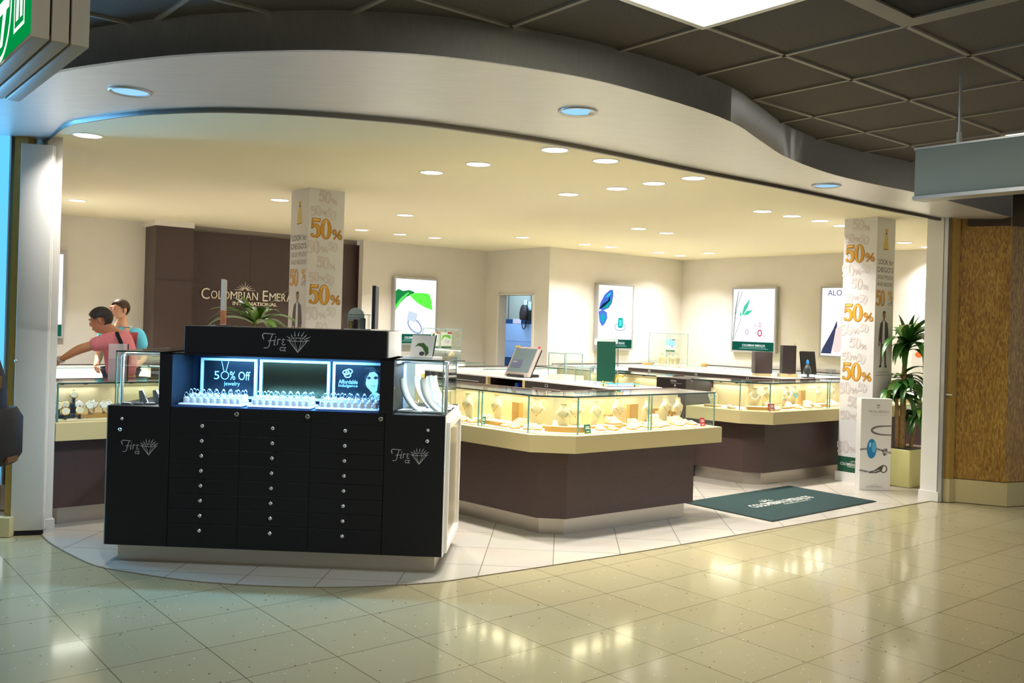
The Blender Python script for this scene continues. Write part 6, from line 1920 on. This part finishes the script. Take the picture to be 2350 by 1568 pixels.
for k, (x, m_, nm) in enumerate(((0.03, M['bark'], 'brown'), (0.065, M['dark'], 'dark'), (0.11, M['grey'], 'grey'))):
    tag(MB().bbox(-0.014, -0.02, 0, 0.014, 0.02, 0.05 + 0.01 * k, m_, b=0.004).build('trinket_box', None, KP(1.41 + x, 0.31, zk + 0.0065), KROT), 'small %s trinket box inside the tiny glass case on the kiosk' % nm, 'box', 'trinket boxes')
t = thing('arch_card', 'white arched card standing behind the tiny glass case on the kiosk', 'card', KP(1.455, 0.40, zk), KROT)
MB().prism([(-0.055, 0), (0.055, 0)] + [(0.055 * math.cos(PI * k / 12), 0.09 + 0.055 * math.sin(PI * k / 12)) for k in range(13)], -0.004, 0.004, M['white'], Matrix.Rotation(PI / 2, 4, 'X')).build('card', t)
MB().box(-0.06, -0.02, 0, 0.06, 0.02, 0.006, M['white']).build('foot', t)
t = thing('slim_display', 'slim dark upright display on a base at the right of the kiosk top', 'display', KP(1.60, 0.30, zk), KROT + R(96))
MB().box(-0.13, -0.011, 0.008, 0.13, 0.011, 0.285, mat('display_navy', rgb(44, 46, 66), 0.4)).build('panel', t)
MB().lathe([(0.075, 0), (0.075, 0.007), (0.0005, 0.009)], M['acrylic'], n=24).build('base', t)
t = thing('picture_stand', 'tilted white leaf picture in a glass stand on the right kiosk case', 'picture', KP(1.83, 0.30, Zt + 0.0005), KROT + R(-22))
MB().box(-0.02, -0.05, 0, 0.20, 0.08, 0.012, M['white']).build('base', t)
Tt = Matrix.Translation((0, 0.0, 0.012)) @ Matrix.Rotation(R(-16), 4, 'X')
MB().box(0, 0, 0, 0.17, 0.004, 0.14, M['white'], Tt).build('picture', t)
a = MB(); Tq = Tt @ face_T((0, -0.0006, 0), (1, 0, 0))
a.poly([(0.03, 0.06), (0.05, 0.085), (0.09, 0.09), (0.13, 0.06), (0.14, 0.02), (0.12, 0.0), (0.11, 0.03), (0.085, 0.06), (0.055, 0.07)], flat(66, 104, 48), Tq)
a.ell(0.09, 0.018, 0.02, 0.014, flat(80, 70, 78), Tq @ Matrix.Translation((0, 0, 0.0004)))
a.build('leaf_print', t)
MB().box(0.171, -0.001, 0, 0.176, 0.006, 0.145, M['glassdark'], Tt).build('glass_edge', t)
# acrylic brochure holder on the watch showcase
t = thing('brochure_holder', 'clear acrylic brochure holder on the watch showcase before the leaning man', 'holder', P(2.03, 7.22, ZG + 0.0005), ANG - 0.45)
fa = mat('frosted_acrylic', rgb(226, 222, 224), 0.5)
fa.node_tree.nodes['Principled BSDF'].inputs['Alpha'].default_value = 0.35
MB().box(0, 0, 0, 0.14, 0.004, 0.28, fa).build('back', t)
MB().box(0, -0.035, 0, 0.14, -0.031, 0.17, M['acrylic']).build('front', t)
MB().box(0, -0.035, 0, 0.14, 0.004, 0.004, M['acrylic']).build('foot', t)
MB().box(0.139, -0.035, 0, 0.142, 0.004, 0.28, M['rubber']).build('side_edge', t)

# ---- on the staff counter behind the corner showcase (top at 1.025)
zt1 = 1.0205
t = thing('till_screen', 'tilted grey touch screen till standing on the staff counter', 'till', P(5.97, 7.07, zt1), ANG)
MB().bbox(-0.10, -0.12, 0, 0.14, 0.12, 0.03, M['blackplain'], b=0.008).build('base', t)
MB().tube([(0.02, 0, 0.03), (0.05, 0, 0.16)], 0.022, M['blackplain'], n=10).build('neck', t)
Tp = Matrix.Translation((-0.075, 0, 0.012)) @ Matrix.Rotation(R(27), 4, 'Y')
MB().bbox(0, -0.19, 0, 0.035, 0.19, 0.335, mat('till_bezel', rgb(170, 158, 150), 0.45), Tp, b=0.012).build('bezel', t)
MB().bbox(0.034, -0.18, 0.01, 0.055, 0.18, 0.325, M['blackplain'], Tp, b=0.008).build('rear_shell', t)
MB().box(-0.0015, -0.162, 0.045, 0.0, 0.162, 0.310, mat('till_screen_glass', rgb(96, 112, 116), 0.2, emit=rgb(90, 110, 116), strength=0.25), Tp).build('screen', t)
a = MB()
a.box(-0.0022, -0.02, 0.09, -0.0016, 0.14, 0.18, mat('till_window', rgb(84, 90, 112), 0.3, emit=rgb(74, 82, 108), strength=0.2), Tp)
a.box(-0.0028, 0.06, 0.15, -0.0023, 0.13, 0.165, flat(150, 156, 164), Tp)
a.build('screen_window', t)
MB().box(-0.004, 0.12, 0.318, 0.006, 0.19, 0.338, flat(206, 196, 110), Tp).build('sticky_note', t)
MB().box(-0.004, -0.19, 0.318, 0.006, -0.165, 0.338, flat(206, 70, 76), Tp).build('red_tab', t)
zr = 0.8005
tag(loft(MB(), [(0, 0, 0.07, 0.09), (0.03, 0, 0.08, 0.10), (0.08, 0, 0.06, 0.08), (0.12, 0, 0.02, 0.03)], mat('pouch_dark', rgb(84, 52, 44), 0.7)).build('pouch', None, P(5.92, 7.25, zr), ANG), 'dark red brown pouch in the open shelf under the till', 'pouch')
tag(MB().bbox(-0.03, -0.09, 0, 0.03, 0.09, 0.10, mat('orange_plastic', rgb(214, 110, 40), 0.5), b=0.02).build('orange_case', None, P(5.86, 7.06, zr), ANG), 'orange case lying in the open shelf under the till', 'case')
tag(MB().bbox(-0.03, -0.025, 0, 0.03, 0.025, 0.17, mat('blue_plastic', rgb(20, 70, 190), 0.4), b=0.008).build('blue_box', None, P(5.85, 6.97, zr), ANG), 'small blue box at the right end of the open shelf', 'box')
# mirror-like dark green plaque with a clear sheet
t = thing('green_plaque', 'dark green rectangular plaque with clear sheet standing on the staff counter', 'plaque', P(6.02, 5.92, zt1), ANG - R(38))
MB().box(-0.085, 0, 0.03, 0.085, 0.012, 0.40, M['green'], Matrix.Rotation(R(-6), 4, 'X')).build('plaque', t)
MB().box(-0.11, 0.016, 0.0, 0.11, 0.020, 0.43, M['acrylic'], Matrix.Rotation(R(-6), 4, 'X')).build('clear_sheet', t)
MB().box(0.108, 0.012, 0.0, 0.113, 0.022, 0.43, M['glassdark'], Matrix.Rotation(R(-6), 4, 'X')).build('sheet_edge', t)
MB().box(-0.11, -0.03, 0, 0.11, 0.07, 0.012, M['acrylic']).build('foot', t)
t = thing('glass_tray', 'blue glass tray on gold studs with a gold tap arm, near the green plaque', 'tray', P(6.00, 5.72, zt1), ANG - R(30))
MB().box(-0.17, -0.06, 0.022, 0.17, 0.06, 0.028, mat('blue_glass', rgb(60, 150, 190), 0.15)).build('plate', t)
for x, y in ((-0.15, -0.045), (0.15, -0.045), (-0.15, 0.045), (0.15, 0.045)):
    MB().lathe([(0.010, 0), (0.010, 0.022), (0.013, 0.028), (0.013, 0.036), (0.004, 0.044)], M['gold'], Matrix.Translation((x, y, 0)), n=12).build('stud', t)
MB().tube([(-0.06, -0.02, 0.028), (-0.05, -0.02, 0.08), (-0.015, -0.03, 0.10), (0.012, -0.045, 0.092)], [0.012, 0.011, 0.013, 0.015], M['gold'], n=10).build('tap_arm', t)
def glass_tower(label, s, r, z, w_, d_, h, base=0.0, rot=0.0, group=None):
    t = thing('glass_case', label, 'display case', P(s, r, z), ANG + rot, group)
    g = 0.006
    b_ = MB()
    b_.box(0, 0, base, w_, g, h, M['glass']); b_.box(0, d_ - g, base, w_, d_, h, M['glass'])
    b_.box(0, g, base, g, d_ - g, h, M['glass']); b_.box(w_ - g, g, base, w_, d_ - g, h, M['glass'])
    b_.build('panes', t)
    MB().box(0, 0, h, w_, d_, h + g, M['glass']).build('top_pane', t)
    e = MB()
    for x in (0, w_ - g):
        for y in (0, d_ - g):
            e.box(x, y, base, x + g, y + g, h, mat('case_edge', rgb(150, 176, 182), 0.3))
    for y in (0, d_ - g): e.box(0, y - 0.001, h - 0.002, w_, y + g, h + g + 0.001, mat('case_edge', rgb(150, 176, 182), 0.3))
    for x in (0, w_ - g): e.box(x - 0.001, 0, h - 0.002, x + g, d_, h + g + 0.001, mat('case_edge', rgb(150, 176, 182), 0.3))
    e.build('edges', t)
    if base:
        MB().box(-0.01, -0.01, 0, w_ + 0.01, d_ + 0.01, base, mat('case_base', rgb(222, 206, 186), 0.5)).build('base', t)
    else:
        MB().box(0.002, 0.002, 0, w_ - 0.002, d_ - 0.002, 0.005, M['white']).build('floor_plate', t)
    return t
glass_tower('small square glass case on a pale base, right of the till', 5.98, 6.42, zt1, 0.22, 0.26, 0.26, 0.05)
glass_tower('low square glass case right of the small pale based one', 6.02, 6.14, zt1, 0.20, 0.20, 0.14)
# ---- towers on the wall showcases
zA = 0.9305
glass_tower('tall glass case with two small posters under the leaf poster', 7.95, 11.38, zA, 0.44, 0.44, 0.52)
def poster_card(label, s, r, z, w_, h, art, rot=0.0):
    t = thing('poster_card', label, 'poster', P(s, r, z), ANG + rot)
    MB().box(0, 0, 0, w_, 0.004, h, M['white']).build('card', t)
    a = MB(); art(a, Matrix.Translation((0, -0.0006, 0)) @ Matrix.Rotation(PI / 2, 4, 'X'), w_, h); a.build('print', t)
    MB().box(0, -0.012, 0, w_, 0.016, 0.003, M['acrylic']).build('foot', t)
    return t
def mini(a, T, w_, h, kind):
    a.poly([(0, 0), (w_, 0), (w_, h * 0.13), (0, h * 0.13)], flat(60, 110, 70), T)
    a.poly([(w_ * 0.6, h * 0.9), (w_, h * 0.9), (w_, h), (w_ * 0.6, h)], flat(200, 50, 60), T)
    if kind == 'leaf':
        a.poly([(0, h * 0.45), (w_ * 0.12, h * 0.8), (w_ * 0.45, h * 0.84), (w_ * 0.85, h * 0.82), (w_ * 0.9, h * 0.58), (w_ * 0.55, h * 0.68), (w_ * 0.3, h * 0.72)], flat(96, 190, 40), T)
        a.ring(w_ * 0.55, h * 0.42, w_ * 0.2, h * 0.09, w_ * 0.14, h * 0.06, flat(160, 170, 196), T)
    elif kind == 'wing':
        a.poly([(w_ * 0.02, h * 0.25), (w_ * 0.02, h * 0.7), (w_ * 0.3, h * 0.92), (w_ * 0.42, h * 0.88), (w_ * 0.35, h * 0.6), (w_ * 0.2, h * 0.35)], flat(46, 84, 70), T)
        a.ring(w_ * 0.65, h * 0.46, w_ * 0.2, h * 0.07, w_ * 0.15, h * 0.05, flat(196, 190, 170), T)
    else:
        a.poly([(0, h * 0.5), (w_, h * 0.5), (w_, h), (0, h)], flat(150, 206, 226), T)
        a.ring(w_ * 0.7, h * 0.42, w_ * 0.14, h * 0.09, w_ * 0.08, h * 0.05, flat(60, 110, 180), T)
poster_card('small butterfly wing poster card inside the tall glass case', 7.975, 11.62, zA + 0.22, 0.16, 0.25, lambda a, T, w_, h: mini(a, T, w_, h, 'wing')).children[2].scale = (1, 1, 1)
poster_card('small green leaf poster card inside the tall glass case', 8.165, 11.62, zA + 0.22, 0.20, 0.25, lambda a, T, w_, h: mini(a, T, w_, h, 'leaf'))
for nm, s_, wd in (('left', 7.975, 0.16), ('right', 8.165, 0.20)):
    tag(MB().box(0, 0, 0, wd, 0.05, 0.2135, M['acrylic']).build('card_riser', None, P(s_, 11.60, zA + 0.0055), ANG), 'clear block under the %s poster card in the tall glass case' % nm, 'riser')
bust(P(8.27, 11.48, zA + 0.006), ANG, 'white bust standing in the tall glass case under the leaf poster', 0.19, group='busts on the wall showcases')
glass_tower('tall glass case with a blue card and white busts in the back corner', 11.55, 9.92, 0.9505, 0.46, 0.46, 0.52)
poster_card('small blue and white poster card inside the corner glass case', 11.80, 10.22, 0.9505 + 0.22, 0.15, 0.21, lambda a, T, w_, h: mini(a, T, w_, h, 'sea'), -PI / 4)
tag(MB().box(0, 0, 0, 0.15, 0.05, 0.2135, M['acrylic']).build('card_riser', None, P(11.79, 10.20, 0.956), ANG - PI / 4), 'clear block under the poster card in the corner glass case', 'riser')
for k, (s_, r_) in enumerate(((11.60, 10.12), (11.69, 10.03), (11.78, 9.97))):
    bust(P(s_, r_, 0.9565), ANG - PI / 4, 'white bust in the corner glass case, ' + ('left', 'middle', 'right')[k] + ' of the three', 0.18, group='busts in the corner glass case')
tag(MB().lathe([(0.05, 0), (0.05, 0.05), (0.046, 0.052)], M['tan'], n=20).build('jar', None, P(12.05, 9.60, 0.9505)), 'short tan round jar right of the corner glass case', 'jar')
tag(MB().bbox(-0.09, -0.05, 0, 0.09, 0.05, 0.02, M['tan'], b=0.004).build('tray', None, P(11.45, 10.3, 0.9505), ANG), 'flat tan tray left of the corner glass case', 'tray')
rd = random.Random(11)
for k in range(6):
    tag(MB().bbox(-0.03, -0.02, 0, 0.03, 0.02, 0.05, M['cream'] if k % 2 else M['tan'], b=0.004).build('gift_box', None, P(9.75 + 0.30 * k, 10.15, 0.7005), ANG + rd.uniform(-0.3, 0.3)), 'small box inside the wall showcase under the butterfly wing poster', 'box', 'boxes in the wing poster showcase')
for k in range(12):
    tag(MB().bbox(-0.03, -0.02, 0, 0.03, 0.02, 0.05 + 0.02 * (k % 3), M['cream'] if k % 2 else M['tan'], b=0.004).build('gift_box', None, P(12.15, 9.6 - 0.42 * k, 0.7005), ANG + rd.uniform(-0.3, 0.3)), 'small box inside the long right wall showcase', 'box', 'boxes in the right wall showcase')
for k in range(4):
    tag(MB().bbox(-0.03, -0.02, 0, 0.03, 0.02, 0.06, mat('yellow_box', rgb(220, 206, 110), 0.5) if k in (1, 2) else M['cream'], b=0.004).build('gift_box', None, P(7.45 + 0.36 * k, 11.58, 0.7005), ANG), 'small box inside the wall showcase under the leaf poster', 'box', 'boxes in the leaf poster showcase')
# ---- on the far staff counter (top at 0.985)
zb2 = 0.9855
BXM = mat('display_brown', rgb(70, 58, 58), 0.5)
t = thing('display_plinth', 'brown box display left of the taller dark one, before the bamboo poster', 'display', P(9.92, 6.98, zb2), ANG - R(39))
MB().bbox(-0.11, -0.09, 0.035, 0.11, 0.09, 0.31, BXM, b=0.004).build('box', t)
MB().box(-0.10, -0.085, 0, 0.10, 0.085, 0.035, M['deck']).build('base', t)
t = thing('display_plinth', 'taller dark faceted display in a pale frame, right of the brown box', 'display', P(10.08, 6.70, zb2), ANG - R(39))
MB().prism([(-0.085, -0.05), (0.0, -0.09), (0.085, -0.05), (0.085, 0.07), (-0.085, 0.07)], 0.045, 0.40, M['dark']).build('box', t)
MB().box(-0.11, -0.07, 0, 0.11, 0.085, 0.045, M['deck']).build('base', t)
fr_ = MB(); fr_.box(0.095, 0.06, 0.045, 0.107, 0.072, 0.43, M['acrylic']); fr_.box(0.095, 0.058, 0.02, 0.100, 0.074, 0.42, M['deck'])
fr_.build('frame', t)
t = thing('monitor', 'dark monitor seen from behind, right of the faceted display', 'monitor', P(10.22, 6.48, zb2), ANG - R(20))
MB().bbox(-0.10, 0, 0.05, 0.12, 0.03, 0.34, M['blackplain'], Matrix.Rotation(R(-10), 4, 'X'), b=0.006).build('shell', t)
MB().bbox(-0.06, -0.03, 0, 0.07, 0.08, 0.012, M['blackplain'], b=0.004).build('foot', t)
MB().tube([(0.0, 0.03, 0.01), (0.0, 0.03, 0.10)], 0.015, M['blackplain']).build('neck', t)
t = thing('water_bottle', 'clear plastic bottle with a blue cap on the far staff counter', 'bottle', P(9.95, 6.34, zb2), 0)
MB().lathe([(0.040, 0), (0.044, 0.01), (0.044, 0.11), (0.034, 0.15), (0.016, 0.175), (0.015, 0.185)], glass('bottle_plastic', (0.72, 0.82, 0.9), 0.3), n=18).build('body', t)
MB().lathe([(0.018, 0.185), (0.018, 0.215), (0.010, 0.235), (0.0005, 0.24)], mat('cap_blue', rgb(30, 130, 200), 0.4), n=14).build('cap', t)
t = thing('card_stand', 'small clear card stand with a grey squiggle on the far staff counter', 'card', P(9.95, 6.02, zb2), ANG - R(60))
MB().box(-0.06, 0, 0.03, 0.06, 0.004, 0.14, M['acrylic']).build('card', t)
MB().bbox(-0.07, -0.04, 0, 0.07, 0.05, 0.04, M['white'], b=0.012).build('base', t)
a = MB(); a.line([(-0.015, 0.115), (0.01, 0.12), (0.012, 0.10), (-0.012, 0.085), (-0.01, 0.07), (0.015, 0.072)], 0.008, M['grey'], face_T((0, -0.001, 0), (1, 0, 0))); a.build('print', t)
# colourful display behind the plant, on the right wall showcase
t = thing('bright_display', 'white stand with a blue ball and bright shapes behind the leafy plant', 'display', P(12.16, 5.90, 0.9505), ANG - PI / 2)
MB().box(-0.25, 0, 0, 0.25, 0.02, 0.52, M['white']).build('panel', t)
MB().ball((0.0, -0.03, 0.60), 0.085, mat('ball_blue', rgb(24, 96, 220), 0.3)).build('ball', t)
a = MB(); F_ = face_T((0, -0.001, 0), (1, 0, 0))
for (x, z, r_, c_) in ((-0.15, 0.35, 0.05, (236, 120, 60)), (0.02, 0.28, 0.07, (40, 170, 130)), (0.15, 0.38, 0.05, (40, 130, 220)), (-0.05, 0.42, 0.05, (110, 60, 90)), (0.15, 0.15, 0.06, (230, 90, 90))):
    a.ell(x, z, r_, r_ * 0.8, flat(*c_), F_)
a.build('print', t)
t = thing('orange_card', 'orange and red card in the showcase behind the plant trunk', 'card', P(11.98, 5.55, 0.7005), ANG - PI / 2)
MB().box(-0.30, 0.02, 0.0, 0.30, 0.025, 0.20, mat('card_orange', rgb(236, 150, 110), 0.6)).build('card', t)
MB().box(0.20, 0.018, 0.0, 0.25, 0.02, 0.20, RED).build('red_stripe', t)
